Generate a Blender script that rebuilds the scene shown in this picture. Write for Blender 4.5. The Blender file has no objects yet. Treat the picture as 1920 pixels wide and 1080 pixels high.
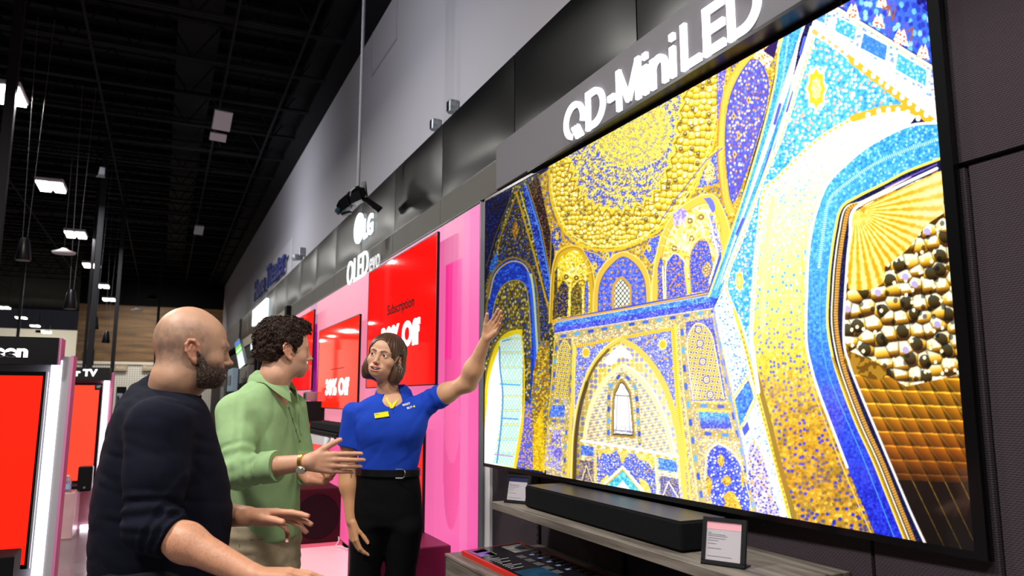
import bpy, math, random
import numpy as np
from mathutils import Vector, Matrix
SC = bpy.context.scene
COL = SC.collection
random.seed(7)
rng = np.random.default_rng(11)
# ---------------------------------------------------------------- camera
FPX = 1402.0
PITCH = math.atan(207 / FPX)
YAW = math.radians(25)
EYE = np.array((0, 0, 1.45))
CF = np.array((math.sin(YAW) * math.cos(PITCH), math.cos(YAW) * math.cos(PITCH), math.sin(PITCH)))
CR = np.array((math.cos(YAW), -math.sin(YAW), 0))
CU = np.cross(CR, CF)


def ray(x, y):
    return CF + (x - 960) / FPX * CR + (540 - y) / FPX * CU


def on(ax, v, x, y):
    """point where the sight line of a measured photo position meets the plane axis=v"""
    d = ray(x, y)
    return EYE + d * ((v - EYE[ax]) / d[ax])


def dep(x, y, t):
    return EYE + ray(x, y) * t


cam = bpy.data.cameras.new('camera')
camo = bpy.data.objects.new('camera', cam)
COL.objects.link(camo)
camo.matrix_world = Matrix([[CR[i], CU[i], -CF[i], EYE[i]] for i in range(3)] + [[0, 0, 0, 1]])
cam.sensor_width = 36
cam.lens = FPX / 1920 * 36
cam.clip_start = .05
cam.clip_end = 200
cam.dof.use_dof = True
cam.dof.focus_distance = 2.9
cam.dof.aperture_fstop = 4.0
SC.camera = camo
SC.view_settings.view_transform = 'Standard'
SC.view_settings.look = 'None'
SC.view_settings.gamma = 1
SC.view_settings.exposure = 0


# ---------------------------------------------------------------- materials
def s2l(c):
    return tuple((v / 12.92 if v <= .04045 else ((v + .055) / 1.055) ** 2.4) for v in c)


def hx(h):
    h = h.lstrip('#')
    return s2l(tuple(int(h[i:i + 2], 16) / 255 for i in (0, 2, 4)))


MATS = {}


def mat(name, color='#808080', rough=.5, metal=0, emit=None, es=0, bump=None, noise=None, attr=False, spec=.5, sss=0,
        coat=0, alpha=None, trans=0):
    """bump=(kind, scale, strength); noise=(scale, amount) colour variation; attr: colour comes from the mesh attribute Col"""
    if name in MATS:
        return MATS[name]
    m = bpy.data.materials.new(name)
    m.use_nodes = True
    nt = m.node_tree
    N = nt.nodes
    L = nt.links
    b = N['Principled BSDF']
    c = hx(color) if isinstance(color, str) else color
    b.inputs['Base Color'].default_value = (*c, 1)
    b.inputs['Roughness'].default_value = rough
    b.inputs['Metallic'].default_value = metal
    if spec == .5 and rough > .54:
        spec = .12
    b.inputs['Specular IOR Level'].default_value = spec
    if sss:
        b.inputs['Subsurface Weight'].default_value = sss
        b.inputs['Subsurface Radius'].default_value = (1, .3, .15)
        b.inputs['Subsurface Scale'].default_value = .008
    if coat:
        b.inputs['Coat Weight'].default_value = coat
        b.inputs['Coat Roughness'].default_value = .03
    if trans:
        b.inputs['Transmission Weight'].default_value = trans
    if alpha is not None:
        b.inputs['Alpha'].default_value = alpha
    src = None
    if attr:
        a = N.new('ShaderNodeAttribute')
        a.attribute_name = 'Col'
        src = a.outputs['Color']
    if noise:
        tc = N.new('ShaderNodeTexCoord')
        nz = N.new('ShaderNodeTexNoise')
        nz.inputs['Scale'].default_value = noise[0]
        nz.inputs['Detail'].default_value = 5
        L.new(tc.outputs['Object'], nz.inputs['Vector'])
        mr = N.new('ShaderNodeMapRange')
        mr.inputs['From Min'].default_value = .3
        mr.inputs['From Max'].default_value = .7
        mr.inputs['To Min'].default_value = 1 - noise[1]
        mr.inputs['To Max'].default_value = 1 + noise[1]
        L.new(nz.outputs['Fac'], mr.inputs['Value'])
        vm = N.new('ShaderNodeVectorMath')
        vm.operation = 'SCALE'
        if src:
            L.new(src, vm.inputs[0])
        else:
            vm.inputs[0].default_value = c
        L.new(mr.outputs['Result'], vm.inputs['Scale'])
        src = vm.outputs['Vector']
    if src:
        L.new(src, b.inputs['Base Color'])
    if emit is not None or (attr and es):
        if attr and emit is None:
            L.new(src, b.inputs['Emission Color'])
        else:
            b.inputs['Emission Color'].default_value = (*(hx(emit) if isinstance(emit, str) else emit), 1)
        b.inputs['Emission Strength'].default_value = es
    if bump:
        kind, scale, st = bump
        tc = N.new('ShaderNodeTexCoord')
        if kind == 'noise':
            t = N.new('ShaderNodeTexNoise')
            t.inputs['Scale'].default_value = scale
            t.inputs['Detail'].default_value = 4
            L.new(tc.outputs['Object'], t.inputs['Vector'])
            out = t.outputs['Fac']
        elif kind == 'weave':
            ws = []
            for ax in ('Z', 'DIAGONAL'):
                t = N.new('ShaderNodeTexWave')
                t.bands_direction = ax
                t.inputs['Scale'].default_value = scale
                t.inputs['Distortion'].default_value = .6
                L.new(tc.outputs['Object'], t.inputs['Vector'])
                ws.append(t.outputs['Fac'])
            ad = N.new('ShaderNodeMath')
            L.new(ws[0], ad.inputs[0])
            L.new(ws[1], ad.inputs[1])
            out = ad.outputs[0]
        else:
            t = N.new('ShaderNodeTexVoronoi')
            t.inputs['Scale'].default_value = scale
            L.new(tc.outputs['Object'], t.inputs['Vector'])
            out = t.outputs['Distance']
        bp = N.new('ShaderNodeBump')
        bp.inputs['Strength'].default_value = st
        bp.inputs['Distance'].default_value = .004
        L.new(out, bp.inputs['Height'])
        L.new(bp.outputs['Normal'], b.inputs['Normal'])
    MATS[name] = m
    return m


def wood(name, c1, c2, axis=1, scale=3, stretch=14, rough=.5, planks=None):
    """streaky wood grain running along the given axis; planks=(width, length, grain axis, across axis)"""
    if name in MATS:
        return MATS[name]
    m = bpy.data.materials.new(name)
    m.use_nodes = True
    N = m.node_tree.nodes
    L = m.node_tree.links
    b = N['Principled BSDF']
    b.inputs['Roughness'].default_value = rough
    tc = N.new('ShaderNodeTexCoord')
    mp = N.new('ShaderNodeMapping')
    sc = [scale * stretch] * 3
    sc[axis] = scale
    mp.inputs['Scale'].default_value = sc
    L.new(tc.outputs['Object'], mp.inputs['Vector'])
    nz = N.new('ShaderNodeTexNoise')
    nz.inputs['Scale'].default_value = 1
    nz.inputs['Detail'].default_value = 6
    nz.inputs['Distortion'].default_value = .5
    L.new(mp.outputs['Vector'], nz.inputs['Vector'])
    cr = N.new('ShaderNodeValToRGB')
    cr.color_ramp.elements[0].position = .32
    cr.color_ramp.elements[0].color = (*hx(c1), 1)
    cr.color_ramp.elements[1].position = .7
    cr.color_ramp.elements[1].color = (*hx(c2), 1)
    L.new(nz.outputs['Fac'], cr.inputs['Fac'])
    out = cr.outputs['Color']
    if planks:
        sep = N.new('ShaderNodeSeparateXYZ')
        L.new(tc.outputs['Object'], sep.inputs[0])
        cmb = N.new('ShaderNodeCombineXYZ')
        L.new(sep.outputs[planks[2]], cmb.inputs[0])
        L.new(sep.outputs[planks[3]], cmb.inputs[1])
        br = N.new('ShaderNodeTexBrick')
        br.inputs['Scale'].default_value = 1
        br.inputs['Brick Width'].default_value = planks[1]
        br.inputs['Row Height'].default_value = planks[0]
        br.inputs['Mortar Size'].default_value = .004
        br.inputs['Color1'].default_value = (1, 1, 1, 1)
        br.inputs['Color2'].default_value = (.8, .78, .76, 1)
        br.inputs['Mortar'].default_value = (.3, .3, .3, 1)
        L.new(cmb.outputs[0], br.inputs['Vector'])
        mx = N.new('ShaderNodeMix')
        mx.data_type = 'RGBA'
        mx.blend_type = 'MULTIPLY'
        mx.inputs['Factor'].default_value = 1
        L.new(out, mx.inputs['A'])
        L.new(br.outputs['Color'], mx.inputs['B'])
        out = mx.outputs['Result']
    L.new(out, b.inputs['Base Color'])
    MATS[name] = m
    return m


# ---------------------------------------------------------------- objects
def tag(o, label=None, cat=None, group=None, kind=None):
    for k, v in (('label', label), ('category', cat), ('group', group), ('kind', kind)):
        if v:
            o[k] = v
    return o


def empty(name, loc=(0, 0, 0), rz=0, label=None, cat=None, group=None):
    o = bpy.data.objects.new(name, None)
    COL.objects.link(o)
    o.location = [float(v) for v in loc]
    o.rotation_euler = (0, 0, rz)
    o.empty_display_size = .05
    return tag(o, label, cat, group)


def rawmesh(name, verts, faces, m, parent=None, smooth=False, col=None, loc=None, matidx=None, mats=None):
    me = bpy.data.meshes.new(name)
    v = np.asarray(verts, dtype=np.float64)
    if isinstance(faces, np.ndarray):
        me.vertices.add(len(v))
        me.vertices.foreach_set('co', v.ravel())
        k = faces.shape[1]
        me.loops.add(faces.size)
        me.loops.foreach_set('vertex_index', faces.astype(np.int32).ravel())
        me.polygons.add(len(faces))
        me.polygons.foreach_set('loop_start', np.arange(0, faces.size, k, dtype=np.int32))
        me.update(calc_edges=True)
    else:
        me.from_pydata([tuple(map(float, p)) for p in v], [], faces)
    for mm in (mats or [m]):
        me.materials.append(mm)
    if matidx is not None:
        me.polygons.foreach_set('material_index', np.asarray(matidx, dtype=np.int32))
    if smooth:
        me.polygons.foreach_set('use_smooth', [True] * len(me.polygons))
    if col is not None:
        at = me.color_attributes.new('Col', 'FLOAT_COLOR', 'POINT')
        c = np.ones((len(v), 4))
        c[:, :3] = col
        at.data.foreach_set('color', c.ravel())
    me.validate()
    o = bpy.data.objects.new(name, me)
    COL.objects.link(o)
    if parent:
        o.parent = parent
    if loc is not None:
        o.location = loc
    return o


class MB:
    """collects simple solids, then links them as ONE mesh object"""

    def __init__(s):
        s.v = []
        s.f = []
        s.m = []
        s.cur = 0

    def add(s, vs, fs):
        n = len(s.v)
        s.v += [tuple(map(float, p)) for p in vs]
        s.f += [[i + n for i in f] for f in fs]
        s.m += [s.cur] * len(fs)
        return s

    def hexa(s, a, b):
        """solid between quad a and quad b (same winding)"""
        return s.add(list(a) + list(b), [(3, 2, 1, 0), (4, 5, 6, 7), (0, 1, 5, 4), (1, 2, 6, 5), (2, 3, 7, 6), (3, 0, 4, 7)])

    def box(s, x0, x1, y0, y1, z0, z1, bev=0):
        if bev <= 0:
            return s.hexa([(x0, y0, z0), (x1, y0, z0), (x1, y1, z0), (x0, y1, z0)],
                          [(x0, y0, z1), (x1, y0, z1), (x1, y1, z1), (x0, y1, z1)])
        pts = []
        # chamfered box: hull of three inset boxes, built as rings
        b = bev
        rings = []
        for (z, i) in ((z0, b), (z0 + b, 0), (z1 - b, 0), (z1, b)):
            X0, X1, Y0, Y1 = x0 + i, x1 - i, y0 + i, y1 - i
            c = b if i == 0 else b * .6
            rings.append([(X0 + c, Y0, z), (X1 - c, Y0, z), (X1, Y0 + c, z), (X1, Y1 - c, z), (X1 - c, Y1, z),
                          (X0 + c, Y1, z), (X0, Y1 - c, z), (X0, Y0 + c, z)])
        return s.loft(rings)

    def loft(s, rings, cap=True, closed=True):
        n = len(rings[0])
        vs = [p for r in rings for p in r]
        fs = []
        for i in range(len(rings) - 1):
            for j in range(n if closed else n - 1):
                k = (j + 1) % n
                fs.append((i * n + j, i * n + k, (i + 1) * n + k, (i + 1) * n + j))
        if cap:
            fs.append(tuple(range(n - 1, -1, -1)))
            fs.append(tuple((len(rings) - 1) * n + j for j in range(n)))
        return s.add(vs, fs)

    def tube(s, pts, r, n=10, cap=True):
        pts = [np.array(p, float) for p in pts]
        rr = r if hasattr(r, '__len__') else [r] * len(pts)
        rings = []
        up = None
        for i, p in enumerate(pts):
            t = pts[min(i + 1, len(pts) - 1)] - pts[max(i - 1, 0)]
            t = t / (np.linalg.norm(t) + 1e-12)
            if up is None:
                up = np.array((0, 0, 1.)) if abs(t[2]) < .9 else np.array((1., 0, 0))
            a = np.cross(t, up)
            a /= np.linalg.norm(a) + 1e-12
            b = np.cross(a, t)
            up = b
            rings.append([p + rr[i] * (math.cos(2 * math.pi * k / n) * a + math.sin(2 * math.pi * k / n) * b) for k in range(n)])
        return s.loft(rings, cap)

    def lathe(s, prof, o=(0, 0, 0), n=24, ax=(0, 0, 1)):
        ax = np.array(ax, float)
        ax /= np.linalg.norm(ax)
        t = np.array((1., 0, 0)) if abs(ax[0]) < .8 else np.array((0, 1., 0))
        a = np.cross(ax, t)
        a /= np.linalg.norm(a)
        b = np.cross(ax, a)
        o = np.array(o, float)
        return s.loft([[o + ax * z + r * (math.cos(2 * math.pi * k / n) * a + math.sin(2 * math.pi * k / n) * b) for k in range(n)] for r, z in prof])

    def prism(s, poly, d, o=(0, 0, 0), u=(1, 0, 0), v=(0, 0, 1), w=(0, 1, 0)):
        """extrude a 2-D outline (u,v axes) by d along w"""
        o, u, v, w = (np.array(q, float) for q in (o, u, v, w))
        a = [o + u * p[0] + v * p[1] for p in poly]
        return s.loft([a, [p + w * d for p in a]])

    def build(s, name, m, parent=None, loc=None, smooth=False, mats=None):
        o = rawmesh(name, s.v, s.f, m, parent, smooth=False, loc=loc, mats=mats, matidx=s.m if mats else None)
        if smooth:
            me = o.data
            me.polygons.foreach_set('use_smooth', [True] * len(me.polygons))
            try:
                me.set_sharp_from_angle(angle=math.radians(40))
            except Exception:
                pass
        return o


_tc = {}


def text_mesh(s, bold=0.0, depth=0.0):
    k = (s, bold, depth)
    if k in _tc:
        return _tc[k]
    cu = bpy.data.curves.new('t', 'FONT')
    cu.body = s
    cu.offset = bold
    cu.extrude = depth
    cu.resolution_u = 4
    o = bpy.data.objects.new('t', cu)
    COL.objects.link(o)
    dg = bpy.context.evaluated_depsgraph_get()
    dg.update()
    me = bpy.data.meshes.new_from_object(o.evaluated_get(dg))
    v = np.array([q.co[:] for q in me.vertices]).reshape(-1, 3)
    f = [tuple(q.vertices) for q in me.polygons]
    bpy.data.objects.remove(o)
    bpy.data.curves.remove(cu)
    bpy.data.meshes.remove(me)
    _tc[k] = (v, f)
    return v, f


def text(s, name, m, parent, O, U, V, w, h, depth=.002, bold=0.0, split=False, sx=0):
    """lettering fitted to a w x h box at O, reading along U, up V; split: each character its own mesh"""
    O, U, V = (np.array(q, float) for q in (O, U, V))
    U /= np.linalg.norm(U)
    V /= np.linalg.norm(V)
    W = np.cross(U, V)
    full, ff = text_mesh(s, bold, .5)
    lo, hi = full.min(0), full.max(0)
    kx, ky = w / (hi[0] - lo[0]), h / (hi[1] - lo[1])

    def put(v, f, dx):
        p = O + np.outer((v[:, 0] + dx - lo[0]) * kx, U) + np.outer((v[:, 1] - lo[1]) * ky, V) + np.outer((v[:, 2] + .5) * depth, W)
        return rawmesh(name, p, f, m, parent)
    if not split:
        return put(full, ff, 0)
    out = []
    for i, ch in enumerate(s):
        if ch == ' ':
            continue
        v, f = text_mesh(ch, bold, .5)
        pre, _ = text_mesh(s[:i + 1], bold, .5)
        out.append(put(v, f, pre[:, 0].max() - v[:, 0].max()))
    return out


def copy_tree(o, parent=None):
    c = o.copy()
    COL.objects.link(c)
    if parent:
        c.parent = parent
    for ch in list(o.children):
        copy_tree(ch, c)
    return c


# ---------------------------------------------------------------- noise and signed-distance modelling
def _hash(i, j, k, s):
    h = (i * 374761393 + j * 668265263 + k * 2147483647 + s * 974634777) & 0xffffffff
    h = ((h ^ (h >> 13)) * 1274126177) & 0xffffffff
    return ((h ^ (h >> 16)) & 0xffff) / 65535.0


def vnoise(p, s=0):
    p = np.asarray(p, float)
    i = np.floor(p).astype(np.int64)
    f = p - i
    f = f * f * (3 - 2 * f)
    r = 0
    for a in (0, 1):
        for b in (0, 1):
            for c in (0, 1):
                w = (f[..., 0] if a else 1 - f[..., 0]) * (f[..., 1] if b else 1 - f[..., 1]) * (f[..., 2] if c else 1 - f[..., 2])
                r = r + w * _hash(i[..., 0] + a, i[..., 1] + b, i[..., 2] + c, s)
    return r * 2 - 1


def fbm(p, s=0, o=3):
    r = 0
    a = 1.
    for q in range(o):
        r = r + a * vnoise(p * (2 ** q) + q * 17.3, s + q)
        a *= .5
    return r


def smin(a, b, k):
    if k <= 0:
        return np.minimum(a, b)
    h = np.maximum(k - np.abs(a - b), 0) / k
    return np.minimum(a, b) - h * h * k * .25


def smax(a, b, k):
    return -smin(-a, -b, k)


def rc(p, a, b, ra, rb):
    """round cone (approximate): sphere-swept segment with linear radius"""
    a = np.asarray(a, float)
    b = np.asarray(b, float)
    ba = b - a
    t = np.clip((p - a) @ ba / (ba @ ba + 1e-12), 0, 1)
    return np.linalg.norm(p - a - t[:, None] * ba, axis=1) - (ra + (rb - ra) * t)


def el(p, c, r, R=None):
    q = p - np.asarray(c, float)
    if R is not None:
        q = q @ R
    r = np.asarray(r, float)
    k0 = np.linalg.norm(q / r, axis=1)
    k1 = np.linalg.norm(q / (r * r), axis=1)
    return np.where(k1 < 1e-9, -r.min(), k0 * (k0 - 1) / np.maximum(k1, 1e-9))


def chain(p, pts, rs, k=.01):
    d = None
    for i in range(len(pts) - 1):
        e = rc(p, pts[i], pts[i + 1], rs[i], rs[i + 1])
        d = e if d is None else smin(d, e, k)
    return d


def section(p, zs, cx, cy, rx, ry, n=2.3):
    """upright lofted body: superellipse cross-sections given at heights zs (ascending)"""
    z = p[:, 2]
    zz = np.clip(z, zs[0], zs[-1])

    def it(v):
        # smooth interpolation (averaged linear) keeps the outline free of creases
        w = .012
        return (np.interp(zz - w, zs, v) + np.interp(zz, zs, v) + np.interp(zz + w, zs, v)) / 3
    a, b = it(rx), it(ry)
    q = (np.abs((p[:, 0] - it(cx)) / a) ** n + np.abs((p[:, 1] - it(cy)) / b) ** n) ** (1 / n)
    d = (q - 1) * np.minimum(a, b)
    return smax(d, np.maximum(zs[0] - z, z - zs[-1]), .02)


def sdf_mesh(f, lo, hi, h, B=10):
    lo = np.asarray(lo, float)
    hi = np.asarray(hi, float)
    nb = np.ceil((hi - lo) / (h * B)).astype(int)
    n = nb * B + 1
    ci = np.stack(np.meshgrid(*[np.arange(k) for k in nb], indexing='ij'), -1).reshape(-1, 3)
    cc = lo + (ci + .5) * B * h
    fv = np.concatenate([f(cc[i:i + 200000]) for i in range(0, len(cc), 200000)])
    grid = np.ones(n, np.float32)
    base = np.repeat(np.repeat(np.repeat(fv.reshape(nb), B, 0), B, 1), B, 2)
    grid[:-1, :-1, :-1] = base
    keep = np.abs(fv) < h * B * .87 * 1.6 + .012
    ci = ci[keep]
    loc = np.stack(np.meshgrid(*[np.arange(B + 1)] * 3, indexing='ij'), -1).reshape(-1, 3)
    ch = max(1, 250000 // len(loc))
    for i in range(0, len(ci), ch):
        idx = (ci[i:i + ch, None, :] * B + loc[None]).reshape(-1, 3)
        grid[idx[:, 0], idx[:, 1], idx[:, 2]] = f(lo + idx * h)
    s = grid < 0
    # cells whose corners differ
    c = s[:-1, :-1, :-1].astype(np.int8)
    tot = np.zeros(c.shape, np.int8)
    for a in (0, 1):
        for b in (0, 1):
            for d in (0, 1):
                tot += s[a:n[0] - 1 + a, b:n[1] - 1 + b, d:n[2] - 1 + d]
    cells = np.argwhere((tot > 0) & (tot < 8))
    vid = -np.ones(tot.shape, np.int32)
    vid[cells[:, 0], cells[:, 1], cells[:, 2]] = np.arange(len(cells))
    acc = np.zeros((len(cells), 3))
    cnt = np.zeros(len(cells))
    cor = [(a, b, d) for a in (0, 1) for b in (0, 1) for d in (0, 1)]
    for A in cor:
        for ax in range(3):
            if A[ax]:
                continue
            Bc = list(A)
            Bc[ax] = 1
            ia = cells + A
            ib = cells + Bc
            va = grid[ia[:, 0], ia[:, 1], ia[:, 2]]
            vb = grid[ib[:, 0], ib[:, 1], ib[:, 2]]
            mk = (va < 0) != (vb < 0)
            t = np.where(mk, va / np.where(mk, va - vb, 1), 0)
            pt = ia + 0.
            pt[:, ax] += t
            acc[mk] += pt[mk]
            cnt[mk] += 1
    verts = lo + acc / cnt[:, None] * h
    quads = []
    for ax in range(3):
        o1, o2 = (ax + 1) % 3, (ax + 2) % 3
        sl0 = [slice(None)] * 3
        sl1 = [slice(None)] * 3
        sl0[ax] = slice(0, n[ax] - 1)
        sl1[ax] = slice(1, n[ax])
        s0, s1 = s[tuple(sl0)], s[tuple(sl1)]
        e = np.argwhere(s0 != s1)
        e = e[(e[:, o1] > 0) & (e[:, o1] < n[o1] - 1) & (e[:, o2] > 0) & (e[:, o2] < n[o2] - 1)]
        if not len(e):
            continue
        flip = s0[e[:, 0], e[:, 1], e[:, 2]]

        def g(d1, d2):
            q = e.copy()
            q[:, o1] -= d1
            q[:, o2] -= d2
            return vid[q[:, 0], q[:, 1], q[:, 2]]
        q = np.stack([g(1, 1), g(0, 1), g(0, 0), g(1, 0)], 1)
        q[~flip] = q[~flip][:, ::-1]
        quads.append(q)
    q = np.concatenate(quads)
    q = q[(q >= 0).all(1)]
    return verts, q


def relax(v, q, it=1, lam=.5):
    for _ in range(it):
        acc = np.zeros_like(v)
        cnt = np.zeros(len(v))
        for a, b in ((0, 1), (1, 2), (2, 3), (3, 0)):
            np.add.at(acc, q[:, a], v[q[:, b]])
            np.add.at(acc, q[:, b], v[q[:, a]])
            np.add.at(cnt, q[:, a], 1)
            np.add.at(cnt, q[:, b], 1)
        v = v + lam * (acc / np.maximum(cnt, 1)[:, None] - v)
    return v
# ================================================================ SETTING
M_wall = mat('painted_wall', '#b4b2b9', .85, bump=('noise', 9, .15))
M_ceil = mat('dark_deck', '#08080a', .9, bump=('noise', 3, .2))
M_joist = mat('joist_paint', '#111115', .65)
M_black = mat('black_plastic', '#0a0a0c', .35, spec=.25)
M_matte = mat('matte_black', '#0b0b0d', .7)
M_white = mat('white_plastic', '#d8d8dc', .5)
M_grey = mat('grey_metal', '#8c8c92', .4, metal=.7)
M_lamp = mat('lit_lamp', '#ffffff', emit='#fff6ea', es=16)
M_led = mat('lit_led', '#ffffff', emit='#f4f4ff', es=3.4)

# floor: dark polished concrete with streaks
mf = mat('polished_floor', '#6b6468', .22, noise=(1.2, .3))
flo = MB().box(-16, 2.3, -3, 58, -.1, 0).build('floor', mf)
tag(flo, kind='structure')
tag(MB().box(2.3, 2.45, -3, 38, 0, 6.45).build('wall_right', M_wall), kind='structure')
tag(MB().box(-16, 2.45, -3, 58, 7.3, 7.4).build('ceiling', M_ceil), kind='structure')
tag(MB().box(-16, -3.2, 57, 57.3, 0, 5.9).build('wall_back', mat('far_wall', '#c9c4b6', .9)), kind='structure')
tag(MB().box(-16.2, -16, -3, 57, 0, 7.3).build('wall_left', mat('dim_wall', '#3c3a3c', .9)), kind='structure')
tag(MB().box(-16, 2.4, -3.2, -3, 0, 7.3).build('wall_front', MATS['dim_wall']), kind='structure')
wpl = wood('plank_wall', '#503820', '#80603a', axis=0, scale=.7, stretch=9, rough=.6, planks=(.2, 2.2, 'X', 'Z'))
tag(MB().box(-3.2, 2.3, 35, 38, 2.88, 5.3).build('wall_far', wpl), kind='structure')
M_peg = bpy.data.materials.new('pegboard')
M_peg.use_nodes = True
_n = M_peg.node_tree.nodes
_l = M_peg.node_tree.links
_tc_ = _n.new('ShaderNodeTexCoord')
_v = _n.new('ShaderNodeTexVoronoi')
_v.inputs['Randomness'].default_value = 0
_v.inputs['Scale'].default_value = 11
_mp = _n.new('ShaderNodeMapping')
_mp.inputs['Scale'].default_value = (1, 0, 1)
_l.new(_tc_.outputs['Object'], _mp.inputs['Vector'])
_l.new(_mp.outputs['Vector'], _v.inputs['Vector'])
_r = _n.new('ShaderNodeValToRGB')
_r.color_ramp.elements[0].position = .2
_r.color_ramp.elements[0].color = (*hx('#77706a'), 1)
_r.color_ramp.elements[1].position = .28
_r.color_ramp.elements[1].color = (*hx('#d9d6cf'), 1)
_l.new(_v.outputs['Distance'], _r.inputs['Fac'])
_l.new(_r.outputs['Color'], _n['Principled BSDF'].inputs['Base Color'])
tag(MB().box(-3.2, 2.3, 34.99, 38, 0, 2.88).build('wall_pegboard', M_peg), kind='structure')
tag(MB().box(-3.2, 2.3, 34.8, 38, 5.3, 7.3).build('wall_bulkhead', M_ceil), kind='structure')
tag(MB().box(-3.22, 2.3, 34.9, 34.99, 2.84, 2.95).build('trim_1', mat('pale_trim', '#d4cec2', .6)), kind='structure')
# ledger beam between the wall and the dark roof
tag(MB().box(2.0, 2.3, -3, 38, 6.32, 7.3).build('trim_2', M_joist), kind='structure')
tag(MB().box(1.72, 2.0, -3, 38, 6.5, 6.62).build('trim_3', M_joist), kind='structure')


def joist(y):
    m = MB()
    x0, x1 = -16, 2.0
    for z in (6.28, 6.86):
        m.box(x0, x1, y - .05, y - .012, z - .02, z + .02)
        m.box(x0, x1, y + .012, y + .05, z - .02, z + .02)
    n = 24
    for i in range(n):
        a = x0 + (x1 - x0) * i / n
        b = x0 + (x1 - x0) * (i + .5) / n
        c = x0 + (x1 - x0) * (i + 1) / n
        m.tube([(a, y, 6.86), (b, y, 6.28)], .012, 4)
        m.tube([(b, y, 6.28), (c, y, 6.86)], .012, 4)
    return tag(m.build('ceiling_joist', M_joist), kind='structure')


j0 = joist(0)
for k in range(24):
    o = j0 if k == 0 else j0.copy()
    if k:
        COL.objects.link(o)
    o.location = (0, 2.6 + 1.42 * k, 0)
# corrugated deck ribs, bridging and conduits running along the store
m = MB()
for k in range(60):
    m.box(-16, 2.0, -2 + k * .62, -2 + k * .62 + .14, 7.2, 7.28)
tag(m.build('ceiling_ribs', M_joist), kind='structure')
for k, x in enumerate((-6.4, -3.4, -1.2, .55, 1.45)):
    m = MB().tube([(x, -3, 6.24), (x + .15, 38, 6.24)], .022, 6)
    tag(m.build('ceiling_bridging', M_joist), kind='structure')
m = MB().box(-.1, .5, 3, 34, 6.95, 7.15)
tag(m.build('ceiling_duct', M_joist), kind='structure')


# ---------------------------------------------------------------- ceiling lights
def high_bay(lit=True):
    r = empty('ceiling_light', (0, 0, 0))
    MB().box(-.22, .22, -.34, .34, .02, .09, .012).build('housing', M_white, r)
    for s in (-1, 1):
        d = MB().box(.115 * s - .082, .115 * s + .082, -.32, .32, -.012, .02)
        d.build('diffuser', M_lamp if lit else M_white, r)
    for s in (-1, 1):
        MB().tube([(.16 * s, 0, .08), (.16 * s, 0, 1.2)], .004, 5).build('cable', M_joist, r)
    return r


hb = high_bay()
spots = [(-2.0, 10.75), (-2.0, 15.3), (-2.0, 19.7), (-2.0, 24.2), (-2.0, 28.6), (-2.0, 32.4)]
ords = ['nearest and brightest of the row at the left edge', 'second of the row over the aisle',
        'third of the row over the aisle', 'fourth of the row, crossed by the dark column',
        'fifth of the row, just above the wood wall', 'farthest of the row, in front of the wood wall']
for i, (x, y) in enumerate(spots):
    o = hb if i == 0 else copy_tree(hb)
    o.location = (x, y, 5.2)
    tag(o, 'twin-panel ceiling light, ' + ords[i], 'ceiling light', 'lit ceiling lights over the aisle')
sp2 = [(-6.15, 37.2), (-6.15, 41.6), (-6.15, 46.), (-6.15, 50.4)]
od2 = ['highest of the far left row, at the frame edge', 'second down of the far left row', 'third down of the far left row',
       'lowest of the far left row, just over the black sign']
for i, (x, y) in enumerate(sp2):
    o = copy_tree(hb)
    o.location = (x, y, 5.2)
    tag(o, 'small twin-panel ceiling light, ' + od2[i], 'ceiling light', 'lit ceiling lights in the far left row')
for i, (px_, py_, sz, lb) in enumerate(((415, 240, 1., 'unlit white box light fixture high under the dark roof'),
                                        (372, 438, .8, 'small unlit white box fixture farther back under the roof'))):
    q = on(2, 5.6, px_, py_)
    r = empty('ceiling_fixture', q, math.radians(8), lb, 'ceiling fixture')
    tl = math.radians(35)
    a, b = math.cos(tl), math.sin(tl)

    def qd_(x0, x1, v0, v1, d):
        return [(x * sz, -(b * v - a * 0) * sz + d * a, v * a * sz + d * b) for x, v in ((x0, v0), (x1, v0), (x1, v1), (x0, v1))]
    MB().hexa(qd_(-.13, .13, -.04, .26, 0), qd_(-.13, .13, -.04, .26, .07)).build('housing', M_white, r)
    if i == 0:
        MB().hexa(qd_(-.14, .10, -.22, -.10, 0), qd_(-.14, .10, -.22, -.10, .05)).build('driver_box', M_white, r)
    MB().tube([(0, .05, .1), (0, .05, 1.2)], .008, 5).build('rod', M_joist, r)

# columns and hanger poles
for (x, y, w, lb) in ((162, 14, .10, 'thick dark square column rising from behind the far kiosk'),
                      (206, 18, .085, 'thinner dark pole right of the thick column'),
                      (286, 24, .08, 'far dark pole in front of the wood wall, beside the bald head'),
                      (22, 20, .07, 'slim dark pole at the left edge above the near kiosk'),
                      (152, 17, .06, 'slim dark pole just left of the thick column'),
                      (-38, 8.5, .11, 'dark upright pole at the left picture edge')):
    p = dep(x, 747, y)
    w2 = w / 2
    o = MB().box(-w2, w2, -w2, w2, 0, 7.2).build('column', mat('column_paint', '#1f1f23', .6), loc=(p[0], p[1], 0))
    tag(o, lb, 'column', 'dark columns and poles')


M_cab = mat('cable_grey', '#4a4a50', .6)


def pendant(x, y, d, s, lb):
    p = dep(x, y, d)
    r = empty('hanging_speaker', p, 0, lb, 'hanging speaker', 'black cone speakers on cables')
    MB().lathe([(.001, .17 * s), (.05 * s, .165 * s), (.07 * s, .12 * s), (.105 * s, -.15 * s), (.095 * s, -.17 * s), (.001, -.17 * s)], n=16).build('shell', M_black, r, smooth=True)
    for e in (-1, 1):
        MB().tube([(e * .03 * s, 0, .16 * s), (e * .09, 0, 6.2 - p[2])], .0045 * s, 5).build('cable', M_cab, r)


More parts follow.
